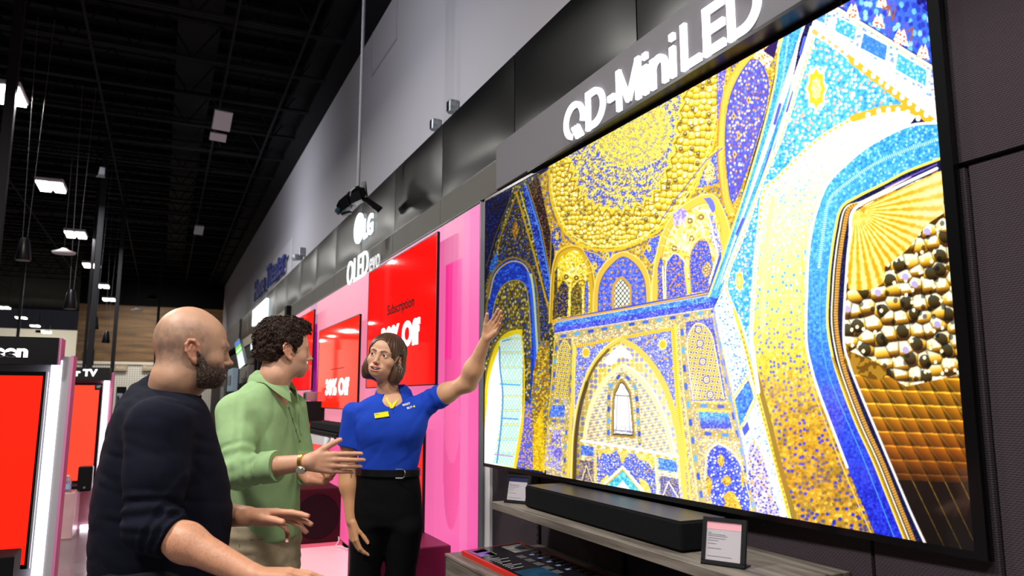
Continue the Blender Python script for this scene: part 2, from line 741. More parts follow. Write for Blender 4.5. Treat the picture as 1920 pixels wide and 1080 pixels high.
pendant(45, 467, 9, .82, 'black cone speaker hanging on two cables, biggest, at the left')
pendant(133, 561, 11, .85, 'black cone speaker hanging left of the thick column')
pendant(177, 605, 15, .8, 'black cone speaker hanging just right of the thick column')
pendant(199, 632, 19, .9, 'smallest black cone speaker, hanging before the wood wall')
for x, y, d, lb in ((120, 471, 11, 'white disc antenna on a short rod below the ceiling lights'),
                    (257, 580, 22, 'small white disc antenna in front of the wood wall')):
    p = dep(x, y, d)
    r = empty('ceiling_antenna', p, 0, lb, 'antenna')
    MB().lathe([(.001, .05), (.03, .045), (.07, .015), (.16, -.012), (.15, -.035), (.001, -.05)], n=20).build('dish', M_white, r, smooth=True)
    MB().tube([(0, 0, .01), (0, 0, 6.2 - p[2])], .006, 5).build('rod', M_joist, r)

# exit-like small unit, and pegboard signs
p = on(1, 34.8, 168, 669)
o = MB().box(-.16, .16, 0, .06, -.3, .3, .01).build('wall_phone_box', M_black, loc=p)
tag(o, 'small black box fixed low on the wood wall by the column', 'box')
rawmesh('panel', [(-.05, -.002, -.1), (.06, -.002, -.1), (.06, -.002, .12), (-.05, -.002, .12)], [(0, 1, 2, 3)], M_white, o)
tanm = mat('tan_sign', '#a8957a', .7)
for (xa, xb, s, lb) in ((214, 239, 'Audio', 'tan sign reading Audio on the white pegboard'),
                        (266, 312, 'Protection', 'tan sign starting Pro on the pegboard, beside the bald man')):
    a = on(1, 34.8, xa, 695)
    b = on(1, 34.8, xb, 695)
    z = on(1, 34.8, xa, 684)[2]
    r = empty('aisle_sign', a, 0, lb, 'sign', 'tan signs on the pegboard')
    MB().box(0, b[0] - a[0], 0, .05, 0, z - a[2]).build('board', tanm, r)
    text(s, 'lettering', M_white, r, (.06, -.01, .08), (1, 0, 0), (0, 0, 1), (b[0] - a[0]) * .7, (z - a[2]) * .5)


# ---------------------------------------------------------------- upper right wall: letters, boxes, pole, projector
M_navy = mat('navy_letter', '#26307c', .5)
a = on(0, 2.24, 479, 566)
b = on(0, 2.24, 536, 517)
r = empty('wall_lettering', (2.24, a[1], a[2]), 0, 'navy lettering reading Home Theater high on the grey wall', 'sign')
hgt = on(0, 2.24, 479, 533)[2] - a[2]
text('Home Theater', 'letter', M_navy, r, (0, 0, 0), (0, -1, 0), (0, 0, 1), a[1] - b[1], hgt * 1.05, .05, .012, split=True)
MB().box(.05, .058, b[1] - a[1] - .4, .3, -.1, hgt * 1.25).build('back_plate', mat('wall_plate', '#c3c1c8', .8), r)
jbm = mat('galvanised_box', '#8d9296', .45, metal=.6, noise=(30, .35))
for (x, y, s, lb) in ((840, 199, 1, 'grey metal junction box on the wall, nearer of the pair'),
                      (808, 233, .92, 'grey metal junction box on the wall, farther of the pair')):
    p = on(0, 2.2, x, y)
    r = empty('junction_box', p, 0, lb, 'junction box', 'metal boxes on the upper wall')
    MB().box(-.0 * s, .1, -.036 * s, .036 * s, -.062 * s, .062 * s, .01).build('case', jbm, r)
    MB().box(-.005, .0, -.025 * s, .025 * s, -.045 * s, .045 * s).build('socket', M_matte, r)
for (x, y, s) in ((560, 480, 1.),):
    p = on(0, 2.18, x, y)
    r = empty('wall_camera', p, 0, 'small grey camera bracket on the wall beside the navy lettering', 'camera')
    MB().box(.0, .12, -.05, .05, .0, .16, .01).build('bracket', jbm, r)
    MB().lathe([(.001, -.10), (.06, -.09), (.06, .08), (.001, .09)], (-.03, 0, -.03), 16, ax=(-1, -.5, -.2)).build('camera_body', jbm, r, smooth=True)
p = on(0, 2.28, 457, 604)
tag(MB().box(-.05, .02, -.15, .15, -.1, .12, .01).build('junction_box', jbm, loc=p), 'tiny far junction box at the end of the grey wall', 'junction box')
# raised access panel at the wall top
a = on(0, 2.29, 697, 140)
b = on(0, 2.29, 744, 60)
yy0, yy1 = b[1], a[1]
m = MB()
z0, z1 = a[2], 6.3
for q in ((yy0, yy1, z0 - .03, z0), (yy0, yy0 + .03, z0, z1), (yy1 - .03, yy1, z0, z1)):
    m.box(2.285, 2.3, *q)
tag(m.build('trim_4', mat('wall_trim', '#a9a7ae', .7)), kind='structure')
# ceiling drop pole with projector
bp = dep(665, 372, 6.3)
M_projb = mat('projector_black', '#060607', .25, spec=.12)
r = empty('projector', bp, math.radians(-25), 'black projector with lens clamped on a ceiling pole above the lit letters', 'projector')
S_ = .1
m = MB()
m.loft([[(x, y * k, z * k + o) for y, z in ((-.07, -.05), (.07, -.05), (.07, .03), (.04, .06), (-.04, .06), (-.07, .03))] for x, k, o in ((-.06, .7, .0), (-.03, 1, 0), (.06, 1, .012), (.11, .6, .03))])
m.build('lamp_body', M_projb, r)
MB().loft([[(x, y * k, z * k + o) for y, z in ((-.06, -.05), (.06, -.05), (.06, .04), (.03, .06), (-.03, .06), (-.06, .04))] for x, k, o in ((-.16, .6, -.05), (-.13, .9, -.04), (-.06, 1, -.015), (-.03, .8, .0))]).build('head', M_projb, r)
MB().lathe([(.001, 0), (.026, 0), (.03, .05), (.022, .055), (.001, .05)], (-.13, -.02, -.055), 16, ax=(-1, -.3, -.5)).build('lens', mat('lens_glass', '#1c3440', .05, spec=1), r, smooth=True)
MB().box(-.14, -.06, -.05, .03, -.115, -.095).build('visor', M_projb, r)
MB().hexa([(.05, -.045, -.02), (.10, -.045, -.03), (.10, .045, -.03), (.05, .045, -.02)], [(.10, -.03, .11), (.13, -.03, .11), (.13, .03, .11), (.10, .03, .11)]).hexa([(.05, -.035, -.02), (.11, -.035, -.03), (.11, .035, -.03), (.05, .035, -.02)], [(.15, -.03, -.17), (.2, -.03, -.14), (.2, .03, -.14), (.15, .03, -.17)]).build('yoke', M_projb, r)
MB().box(.02, .07, -.03, .03, .03, .09, .006).build('clamp', M_projb, r)
MB().tube([(-.02, -.075, .01), (.0, -.09, .05), (.04, -.08, .07)], .006, 6).build('knob_cable', M_grey, r)
r.rotation_euler = (0.1, -.30, math.radians(-25))
pp = dep(672, 340, 6.34)
o = MB().tube([(0, 0, -.1), (0, 0, 6.3 - pp[2])], .014, 8).build('drop_pole', mat('pole_grey', '#74747c', .5), loc=pp)
tag(o, 'thin grey drop pole running from the roof down to the projector', 'pole')
# ================================================================ FASCIA AND DISPLAYS ON THE RIGHT WALL
M_fasc = mat('black_fascia', '#060608', .30, spec=.11)
M_fgrey = mat('grey_fascia', '#64625e', .8, bump=('noise', 120, .2))
M_fab = mat('dark_fabric', '#3b3338', .95, bump=('weave', 60, .35))
M_glossb = mat('gloss_black', '#050506', .08, spec=.35)
M_shelf = wood('grey_oak', '#423c36', '#7f776d', axis=1, scale=2.2, stretch=16, rough=.55)
XF = 1.7
# black glossy panels 1.19 m wide
seams = [.05, 1.24, 2.42, 3.61, 4.80, 5.98, 7.15, 8.33, 9.52, 10.72, 12.0, 13.3, 14.6, 16.0, 17.6, 19.2]
fas = empty('wall_fascia', (XF, 0, 2.83), 0, 'long run of glossy black square panels above the displays on the right wall', 'fascia')
names = {2: 'above the big screen sign', 3: 'right of the tall seam above the grey sign board',
         4: 'next to the pink display corner', 5: 'right of the lit round logo', 6: 'behind the lit LG letters',
         7: 'just left of the lit round logo', 8: 'second left of the lit round logo', 9: 'third left of the lit round logo'}
for i in range(len(seams) - 1):
    y0, y1 = seams[i] + .004, seams[i + 1] - .004
    m = MB()
    n = 10
    ra, rb = [], []
    zs = [2.83 + (3.375 - 2.83) * k / n for k in range(n + 1)]
    # slightly pillowed sheet
    vs, fs = [], []
    for a in range(n + 1):
        for b in range(n + 1):
            u, v = a / n, b / n
            bul = .014 * (1 - (2 * u - 1) ** 4) * (1 - (2 * v - 1) ** 4)
            vs.append((-bul, y0 + (y1 - y0) * u, zs[b] - 2.83))
    for a in range(n):
        for b in range(n):
            k = a * (n + 1) + b
            fs.append((k, k + 1, k + n + 2, k + n + 1))
    m.add(vs, fs)
    m.box(.004, .28, y0, y1, 0, .545)
    o = m.build('panel', M_fasc, fas, smooth=True)
band = empty('grey_band', (XF - .012, 0, 2.62), 0, 'long grey textured band directly over the pink display, below the black panels', 'fascia')
for i in range(3, 10):
    y0, y1 = seams[i] + .004, seams[i + 1] - .004
    if i == 3:
        y0 = 3.62
    MB().box(0, .27, y0, min(y1, 11.5), 0.012, .195).build('panel', M_fgrey, band)
tag(MB().box(XF - .006, XF + .3, 3.6, 20, 2.815, 2.83).build('trim_5', M_black), kind='structure')
tag(MB().box(2.28, 2.3, -3, 38, 0, 3.3).build('wall_lower', mat('dim_wall2', '#2c2a2e', .9)), kind='structure')
# lit letters
M_lit = mat('lit_letter', '#ffffff', emit='#eafcff', es=1.7)
M_litdim = mat('dim_letter', '#cfcfd2', .5, emit='#d0d0d4', es=.35)
M_return = mat('letter_return', '#17323a', .4)
r = empty('lit_logo', (1.67, 7.4, 3.08), 0, 'glowing white round logo and LG letters on the black fascia', 'sign')
cy, cz = -.235, .027
m = MB()
m.prism([(.185 * math.cos(t) , .15 * math.sin(t)) for t in np.linspace(0, 2 * math.pi, 40, endpoint=False)], .014, (0.0, cy, cz), (0, -1, 0), (0, 0, 1), (1, 0, 0))
m.build('disc', M_lit, r)
text('LG', 'letter', M_lit, r, (.01, -.45, -.13), (0, -1, 0), (0, 0, 1), .34, .2, .010, .03, split=True)
r = empty('lit_sign', (1.677, 7.60, 2.585), 0, 'white lit OLED evo lettering rising behind the pink display top', 'sign')
text('OLED', 'letter', M_lit, r, (0, 0, 0), (0, -1, 0), (0, 0, 1), .86, .245, .009, .0, split=True)
text('evo', 'letter', M_litdim, r, (0, -.92, 0.0), (0, -1, 0), (0, 0, 1), .36, .13, .009, .01, split=True)
# far glowing sign
a = on(0, 1.64, 474, 612)
b = on(0, 1.64, 500, 566)
r = empty('lit_sign', (1.62, a[1], a[2]), 0, 'overexposed white glowing sign far along the fascia', 'sign')
MB().box(0, .06, b[1] - a[1], 0, 0, .33, .01).build('light_box', M_lit, r)
# ---------------------------------------------------------------- pink display wall
Y0, Y1, ZT = 4.03, 11.35, 2.615
PX = 1.675
pink_art_slot = (PX, Y0, Y1, ZT)
dr = empty('pink_display', (PX, Y0, 0), 0, 'tall pink backlit display wall with printed rings behind the red televisions', 'display')
MB().box(.0, .024, 0, Y1 - Y0, .09, ZT).build('panel', mat('display_edge', '#7a7a80', .4), dr)
MB().box(-.006, .024, -.008, 0, .08, ZT + .0).build('edge_strip', M_grey, dr)
MB().box(-.004, .013, -.0, Y1 - Y0, ZT, ZT + .012).build('top_rail', M_black, dr)
tag(MB().box(XF + .0, XF + .06, 3.94, 4.02, 0, 2.635).build('trim_7', mat('white_post', '#f2f0f2', .6)), kind='structure')
# printed faces of the display, painted into point colours of a fine sheet


def sheet(name, nu, nv, O, U, V, fn, m, parent, es=1.0):
    """finely divided flat sheet; fn(u,v)->linear rgb"""
    u, v = np.meshgrid(np.linspace(0, 1, nu), np.linspace(0, 1, nv), indexing='ij')
    O, U, V = (np.array(q, float) for q in (O, U, V))
    P = O + u[..., None] * U + v[..., None] * V
    c = fn(u.ravel(), v.ravel(), P.reshape(-1, 3))
    i = np.arange(nu * nv).reshape(nu, nv)
    q = np.stack([i[:-1, :-1], i[1:, :-1], i[1:, 1:], i[:-1, 1:]], -1).reshape(-1, 4)
    return rawmesh(name, P.reshape(-1, 3), q, m, parent, col=c)


def pinkfn(u, v, P):
    y = P[:, 1] + Y0   # along the wall
    z = P[:, 2]
    base = np.array(hx('#ff6cb4'))
    c = np.tile(base, (len(y), 1))

    def put(mask, h, soft=1.):
        c[mask] = c[mask] * (1 - soft) + np.array(hx(h)) * soft
    # print gradient: paler toward the left end, magenta at the right
    t = np.clip((y - 4.05) / 3.2, 0, 1)[:, None]
    c[:] = np.array(hx('#ff5cb2')) * (1 - t) + np.array(hx('#ff98ae')) * t
    put((y > 4.2) & (y < 4.33), '#ff74b8')
    # folded ribbon band
    b = (y > 4.33) & (y < 4.62) & (z > .95)
    put(b, '#ff4ca6')
    put(b & (y > 4.5), '#ff2494')
    put((y > 4.3) & (y < 4.66) & (z > 2.32), '#f07eae')
    s = (z < 1.62)
    # capsule and oval
    cy = 4.475
    cap = (((y - cy) / .145) ** 2 + ((z - .98) / .33) ** 2 < 1) | ((abs(y - cy) < .145) & (z > .98) & (z < 1.7))
    put(cap, '#ff4fa0')
    g = np.clip((y - cy) / .145, -1, 1)
    c[cap] = c[cap] * (.95 - .12 * g[cap])[:, None]
    ov = (((y - cy) / .142) ** 2 + ((z - 1.3) / .25) ** 2 < 1)
    c[ov] = np.array(hx('#ff62a8')) * (1.03 - .13 * g[ov] + .1 * (z[ov] - 1.3))[:, None]
    # purple slanted recess
    k = y - 9.05 - (z - 1.2) * .18
    put((k > -.12) & (k < .3) & (z < 2.35), '#b01090')
    put((k > -.02) & (k < .2) & (z < 2.35), '#7c0a7a')
    put((k > -.12) & (k < .35) & (z >= 2.35), '#c08aa8')
    put((y > 10.5), '#ff8fc0')
    put((y > 6.0) & (y < 6.6) & (z > 2.46), '#b07aa2')
    # big ring near the floor
    rr = np.hypot(y - 6.3, (z - 1.0))
    put((rr > .95) & (rr < 1.12) & (z < 1.0), '#f279b0')
    put((rr <= .95) & (z < 1.1), '#ff8cb8')
    put((y > 6.9) & (z < 1.1) & (rr > 1.12), '#ff5f9e')
    return c


M_print = mat('backlit_print', attr=True, es=.86, rough=.4)
_pb = M_print.node_tree.nodes['Principled BSDF']
for _k in list(_pb.inputs['Base Color'].links):
    M_print.node_tree.links.remove(_k)
_pb.inputs['Base Color'].default_value = (.12, .04, .08, 1)
sheet('printed_face', 520, 220, (-.004, Y1 - Y0 - .01, .1), (0, -(Y1 - Y0 - .02), 0), (0, 0, ZT - .11), pinkfn, M_print, dr)
# pink plinth in front
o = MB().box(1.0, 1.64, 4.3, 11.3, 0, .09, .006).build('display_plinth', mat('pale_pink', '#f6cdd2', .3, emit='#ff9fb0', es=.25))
tag(o, 'low glossy pale pink plinth running along the foot of the pink display', 'plinth')

M_red = mat('red_screen', '#200000', .04, emit='#ff1612', es=1.05, spec=.9)
M_red2 = mat('red_screen_warm', '#200000', .04, emit='#ff2a14', es=1.05, spec=.9)
M_txtw = mat('screen_white', '#ffffff', emit='#ffffff', es=1.3)
M_txtk = mat('screen_black', '#060000', .7)


def tv(y0, y1, z0, z1, x, lb, smat, txt=(), grp='red televisions on the pink display', rim=.008):
    """television hung on the wall, screen facing -X; local y measured from the far (left) edge"""
    w, h = y1 - y0, z1 - z0
    r = empty('television', (x, y1, z0), 0, lb, 'television', grp)
    MB().box(.008, .02, -w, 0, 0, h, .003).box(.02, PX - x - .003, -w * .75, -w * .25, h * .25, h * .75, .003).build('case', M_glossb, r)
    MB().box(-.0, .01, -w, 0, 0, rim).box(-.0, .01, -w, 0, h - rim, h).box(-.0, .01, -rim, 0, 0, h).box(-.0, .01, -w, -w + rim, 0, h).build('bezel', M_black, r)
    s = rawmesh('screen', [(.003, -rim, rim), (.003, -w + rim, rim), (.003, -w + rim, h - rim), (.003, -rim, h - rim)], [(0, 1, 2, 3)], smat, r)
    for (t, mm, u, v, tw, th, b) in txt:
        text(t, 'screen_text', mm, s, (.0015, -u * w, v * h), (0, -1, 0), (0, 0, 1), tw * w, th * h, .001, b)
    return r


tv(4.60, 6.41, 1.535, 2.545, 1.6, 'largest red television reading Subscription 30% Off, behind the woman', M_red,
   [('Subscription', M_txtk, .348, .535, .384, .105, .015), ('30% Off', M_txtw, .254, .282, .558, .19, .05)])
tv(6.70, 8.62, 1.345, 2.21, 1.6, 'red television reading 30% Off, between the man in green and the woman', M_red2,
   [('30% Off', M_txtw, .245, .156, .573, .197, .05), ('plus financing offers', M_txtk, .375, .455, .32, .018, .0)])
tv(9.0, 10.45, 1.55, 2.5, 1.6, 'farthest red television, half hidden by the face of the man in green', M_red,
   [('30% Off', M_txtw, .2, .3, .6, .22, .03)])
tv(4.82, 6.2, .5, 1.3, 1.6, 'low red television mostly hidden behind the woman, on the pink display', M_red)
tv(8.0, 9.4, .62, 1.22, 1.61, 'low red television behind the hands of the man in green', M_red)
# shelf with soundbar, gadget slope, speaker, subwoofer under the second television
a = on(0, 1.45, 581, 797)
o = MB().box(1.38, 1.58, 6.3, 7.75, 1.16, 1.225, .006).build('soundbar', mat('speaker_cloth', '#1b1b1d', .9, bump=('weave', 90, .3)))
tag(o, 'dark grey soundbar just beneath the red television in the middle', 'soundbar')
o = MB().box(1.34, 1.655, 6.3, 7.85, 1.13, 1.157, .004).build('wall_shelf', M_matte)
tag(o, 'thin black shelf under the dark grey soundbar by the woman', 'shelf')
r = empty('price_label', on(0, 1.32, 585, 828), math.radians(-15), 'sloped grey information plate under the far soundbar', 'label holder')
L0, L1 = on(0, 1.32, 573, 829), on(0, 1.32, 611, 836)
T0, T1 = on(0, 1.38, 580, 806), on(0, 1.38, 622, 812)
r.location = (0, 0, 0)
r.rotation_euler = (0, 0, 0)
MB().hexa([L0, L1, T1, T0], [L0 + (.03, 0, -.0), L1 + (.03, 0, 0), T1 + (.02, 0, -.02), T0 + (.02, 0, -.02)]).build('plate', mat('plate_grey', '#b5aeb0', .5), r)
MB().tube([tuple((L0 + T1) / 2 + (.02, 0, 0)), (1.42, float(L0[1] + L1[1]) / 2, 1.135)], .008, 6).build('bracket', M_black, r)
for k, (xa, ya) in enumerate(((605, 835), (617, 836))):
    q0, q1 = on(0, 1.32, xa, ya), on(0, 1.32, xa + 5, ya)
    q3, q2 = on(0, 1.37, xa + 5, 814), on(0, 1.37, xa + 11, 815)
    o = MB().hexa([q0, q1, q2, q3], [q0 + (.02, 0, 0), q1 + (.02, 0, 0), q2 + (.02, 0, 0), q3 + (.02, 0, 0)]).build('price_tag', M_white)
    tag(o, 'slim white tag %s sloped grey plate' % ('right beside the' if k == 0 else 'farther right of the'), 'price tag', 'white tags by the sloped plate')
p = on(0, 1.5, 580, 773)
o = MB().box(-.09, .14, -.14, .16, -.115, .12, .008).build('bookshelf_speaker', mat('speaker_dark', '#141416', .6), loc=p)
tag(o, 'small square black speaker beside the soundbar shelf', 'speaker')
p = on(0, 1.52, 576, 743)
r = empty('camera_device', p, 0, 'tiny silver and black device hung under the farthest red television', 'device')
MB().box(-.03, .12, -.09, .09, -.05, .05, .01).build('body', mat('silver', '#aaaab0', .3, metal=.7), r)
MB().box(-.035, -.03, -.04, .05, -.035, .03).build('front', M_black, r)
MB().box(.12, .154, -.02, .02, -.02, .02).build('bracket', M_black, r)
p = (1.42, 7.72)
r = empty('subwoofer', (1.42, 7.65, .09), 0, 'dark red lit subwoofer box on the pink plinth behind the man in green', 'subwoofer')
M_sub = mat('maroon_box', '#3a0a16', .6)
MB().box(-.22, .2, -.35, .35, .03, .52, .012).build('cabinet', M_sub, r)
MB().lathe([(.001, 0), (.17, 0), (.175, .008), (.16, .012), (.001, .012)], (-.23, -.02, .27), 28, ax=(1, 0, 0)).build('driver', mat('maroon_dark', '#1c040c', .6), r)
MB().lathe([(.001, 0), (.2, 0), (.205, .008), (.001, .012)], (-.02, -.36, .27), 28, ax=(0, 1, 0)).build('driver', MATS['maroon_dark'], r)
MB().box(-.24, .22, -.37, .37, 0, .03, .004).build('foot', mat('pink_foot', '#d86a80', .4), r)
pc = [on(2, .1, *q) for q in ((612, 992), (619, 978), (627, 980), (634, 975))]
tag(MB().tube([(1.62, 7.4, .2), (1.6, 7.25, .14), (1.56, 7.2, .1), (1.6, 7.1, .1), (1.62, 6.9, .12)], .006, 6).build('cable', M_white), 'thin white cable lying behind the subwoofer on the pink plinth', 'cable')
# dark box right of the woman
r = on(1, 4.35, 846, 1022)
zt = r[2]
o = MB().box(r[0] - .5, r[0], 4.35, 4.85, .09, zt, .006).build('display_box', mat('magenta_box', '#5c0a2c', .4))
tag(o, 'dark magenta box standing between the woman and the grey wood counter', 'box')

# ---------------------------------------------------------------- fabric wall behind the big screen
for (ya, yb, za, zb, n) in ((-.6, 1.69, 2.012, 2.82, 'wall_upper_textile'), (-.6, 1.10, 0, 1.998, 'wall_lower_textile'),
                            (1.112, 1.44, 0, 1.998, 'wall_near_textile'), (1.452, 2.62, 0, 2.3, 'wall_middle_textile'), (2.63, 3.935, 0, 2.6, 'wall_side_textile')):
    tag(MB().box(1.715, 1.775, ya, yb, za, zb).build(n, M_fab), kind='structure')
tag(MB().box(1.78, 2.2, -.6, 3.93, 0, 2.61).build('wall_backing', M_matte), kind='structure')
# slotted uprights
for y, lb in ((3.355, 'left'), (2.62, 'right')):
    m = MB().box(1.703, 1.714, y - .012, y + .012, .753, 1.5)
    o = m.build('slotted_upright', M_matte)
    m = MB()
    for k in range(22):
        m.box(1.701, 1.703, y - .005, y + .005, .77 + k * .032, .77 + k * .032 + .018)
    m.build('slot', M_fab, o)
    tag(o, 'dark slotted wall upright under the big screen, %s one' % lb, 'upright')
# shelf
o = MB().box(1.39, 1.713, 1.52, 3.2, .956, .989, .002).build('wall_shelf', M_shelf)
tag(o, 'long grey oak shelf under the big screen carrying the soundbar', 'shelf')
r = empty('soundbar', (1.446, 1.90, .989), 0, 'long black soundbar on the grey oak shelf under the big screen', 'soundbar')
M_cl = mat('bar_cloth', '#0d0d0f', .85, bump=('weave', 120, .3))
MB().box(0, .182, 0, 1.07, .004, .091, .006).build('grille', M_cl, r)
MB().box(.004, .178, .006, 1.064, .091, .094, .001).build('top_plate', mat('bar_top', '#1d1d20', .4), r)
for k in (0.05, .93):
    MB().box(.03, .14, k, k + .03, 0, .005).build('foot', M_black, r)


def price_stand(loc, rz, w, h, head, lb, lines):
    r = empty('price_display', loc, rz, lb, 'price display', 'small price displays on the oak shelf')
    b = MB()
    t = math.radians(14)
    # frame leaning back, front faces local -Y
    U = np.array((1., 0, 0))
    V = np.array((0, math.sin(t), math.cos(t)))
    W = np.array((0, math.cos(t), -math.sin(t)))

    def quad(u0, u1, v0, v1, d):
        return [U * u0 + V * v0 + W * d, U * u1 + V * v0 + W * d, U * u1 + V * v1 + W * d, U * u0 + V * v1 + W * d]
    fr = MB()
    bz = .011
    for (u0, u1, v0, v1) in ((-w / 2, w / 2, 0, bz * 1.3), (-w / 2, w / 2, h - bz, h), (-w / 2, -w / 2 + bz, bz, h - bz), (w / 2 - bz * 1.2, w / 2, bz, h - bz)):
        fr.hexa(quad(u0, u1, v0, v1, 0), quad(u0, u1, v0, v1, .012))
    fr.build('frame', mat('tag_frame', '#1e1e20', .6), r)
    MB().hexa(quad(-w / 2 + .004, w / 2 - .004, .004, h - .004, .005), quad(-w / 2 + .004, w / 2 - .004, .004, h - .004, .014)).build('back', M_black, r)
    a0, a1, c0, c1 = -w / 2 + bz, w / 2 - bz * 1.2, bz * 1.3, h - bz
    pp = rawmesh('paper', quad(a0, a1, c0, c1, .0042), [(0, 1, 2, 3)], mat('paper', '#aaa4aa', .6, emit='#cfc9cf', es=.06), r)
    rawmesh('header', quad(a0, a1, c1 - (c1 - c0) * .2, c1, .0036), [(0, 1, 2, 3)], head, pp)
    mm = MB()
    for (u, v, L) in lines:
        q = quad(a0 + (a1 - a0) * u, a0 + (a1 - a0) * (u + L), c0 + (c1 - c0) * v, c0 + (c1 - c0) * (v + .012), .0034)
        mm.add(q, [(0, 1, 2, 3)])
    mm.build('print', mat('print_grey', '#77757c', .6), pp)
    # little feet behind
    MB().box(-w / 2, w / 2, .0, .05, 0, .004).build('foot', M_black, r)
    return r


lin = [(.05, .7, .1), (.05, .66, .5), (.05, .62, .55), (.05, .56, .5), (.05, .5, .3), (.05, .42, .25), (.05, .3, .4), (.05, .1, .7)]
price_stand((1.44, 1.712, .989), math.radians(-62), .126, .130, mat('head_pink', '#d89aa4', .5, emit='#d89aa4', es=.1), 'dark framed price display with a pink header at the near end of the shelf', lin)
price_stand((1.457, 3.09, .989), math.radians(-60), .126, .126, mat('head_navy', '#151848', .5), 'dark framed price display with a navy header at the far end of the shelf', lin)

# counter
r = empty('counter', (1.226, 3.34, 0), 0, 'grey wood counter below the shelf carrying the information panel', 'counter')
MB().box(0, .485, -2.6, 0, .0, .742).build('body', M_shelf, r)
MB().box(-.004, .485, -2.6, .004, .742, .752).build('top', M_shelf, r)
MB().box(-.0, .485, .0, .012, .0, .742).build('end_panel', mat('counter_end', '#3b3838', .6), r)
r = empty('information_panel', (0, 0, .752), math.radians(0), 'red-edged black information panel lying on the grey wood counter', 'panel')
Q = [on(2, .765, *q)[:2] for q in ((861, 1035), (972, 1019), (1118, 1082))]
A, B, C_ = (np.array(q) for q in Q)
D = A + (C_ - B)
A2 = np.array((1.235, 3.24))
fr = MB()
P4 = np.array([(1.275, 3.27), (1.60, 3.34), (1.62, 2.2), (1.30, 2.13)])
fr.prism([tuple(q) for q in P4[::-1]], .02, (0, 0, 0), (1, 0, 0), (0, 1, 0), (0, 0, 1))
fr.build('tray', mat('red_edge', '#c3200f', .4), r)
cen = P4.mean(0)
I4 = cen + (P4 - cen) * np.array((.93, .985))
face = rawmesh('face', [(*q, .0206) for q in I4], [(3, 2, 1, 0)], mat('panel_face', '#17161b', .12), r)


def bil(u, v):
    return I4[3] * (1 - u) * (1 - v) + I4[2] * u * (1 - v) + I4[1] * u * v + I4[0] * (1 - u) * v


def patch(nm, u0, u1, v0, v1, mm, z=.0209):
    return rawmesh(nm, [(*bil(u0, v0), z), (*bil(u1, v0), z), (*bil(u1, v1), z), (*bil(u0, v1), z)], [(0, 1, 2, 3)], mm, face)


patch('picture', .03, .3, .86, .97, mat('pic_purple', '#6e4a9c', .3, noise=(40, .9)))
patch('picture', .2, .32, .86, .91, mat('pic_green', '#6f8a3c', .3, noise=(60, .7)))
patch('picture', .08, .3, .93, .97, mat('pic_red', '#7c2440', .3, noise=(60, .7)))
patch('picture', .6, .97, .84, .97, mat('pic_grey', '#9a948c', .3, noise=(30, .6)))
patch('picture', .75, .9, .87, .93, mat('pic_navy', '#1d2c4c', .3, noise=(60, .7)), .0212)
patch('picture', .05, .5, .4, .58, mat('pic_teal', '#15405c', .3, noise=(14, .5)))
for k in range(5):
    patch('icon', .5, .62, .74 - k * .07, .79 - k * .07, mat('icon_grey', '#5a5a5c', .4, noise=(200, .6)))
    patch('icon', .72, .8, .76 - k * .07, .78 - k * .07, mat('icon_blue', '#8890c8', .3, noise=(90, .6)))
mm = MB()
for k in range(10):
    for (u0, u1, v0) in ((.08, .12 + .3 * ((k * 7) % 5) / 5, .82 - k * .022), (.82, .95, .8 - k * .05)):
        a, b = bil(u0, v0), bil(u1, v0)
        c, d = bil(u1, v0 + .005), bil(u0, v0 + .005)
        mm.add([(*a, .0211), (*b, .0211), (*c, .0211), (*d, .0211)], [(0, 1, 2, 3)])
mm.build('print', mat('print_white', '#b9b4b4', .5), face)

# ---------------------------------------------------------------- grey sign board over the big screen
M_board = mat('board_grey', '#737176', .85, bump=('weave', 150, .25))
r = empty('sign_board', (1.6, 3.64, 2.5), 0, 'wide grey board with white QD-Mini LED lettering above the big screen', 'sign')
MB().box(0, .088, -2.235, 0, .078, .330, .003).build('board', M_board, r)
MB().box(-.004, .088, -2.235, -.4, .066, .078).build('under_rail', M_black, r)
M_qd = mat('sign_white', '#ffffff', emit='#fbf8ff', es=1.5)
g = [0]


def geo_letter(poly_fn, name='letter'):
    pass


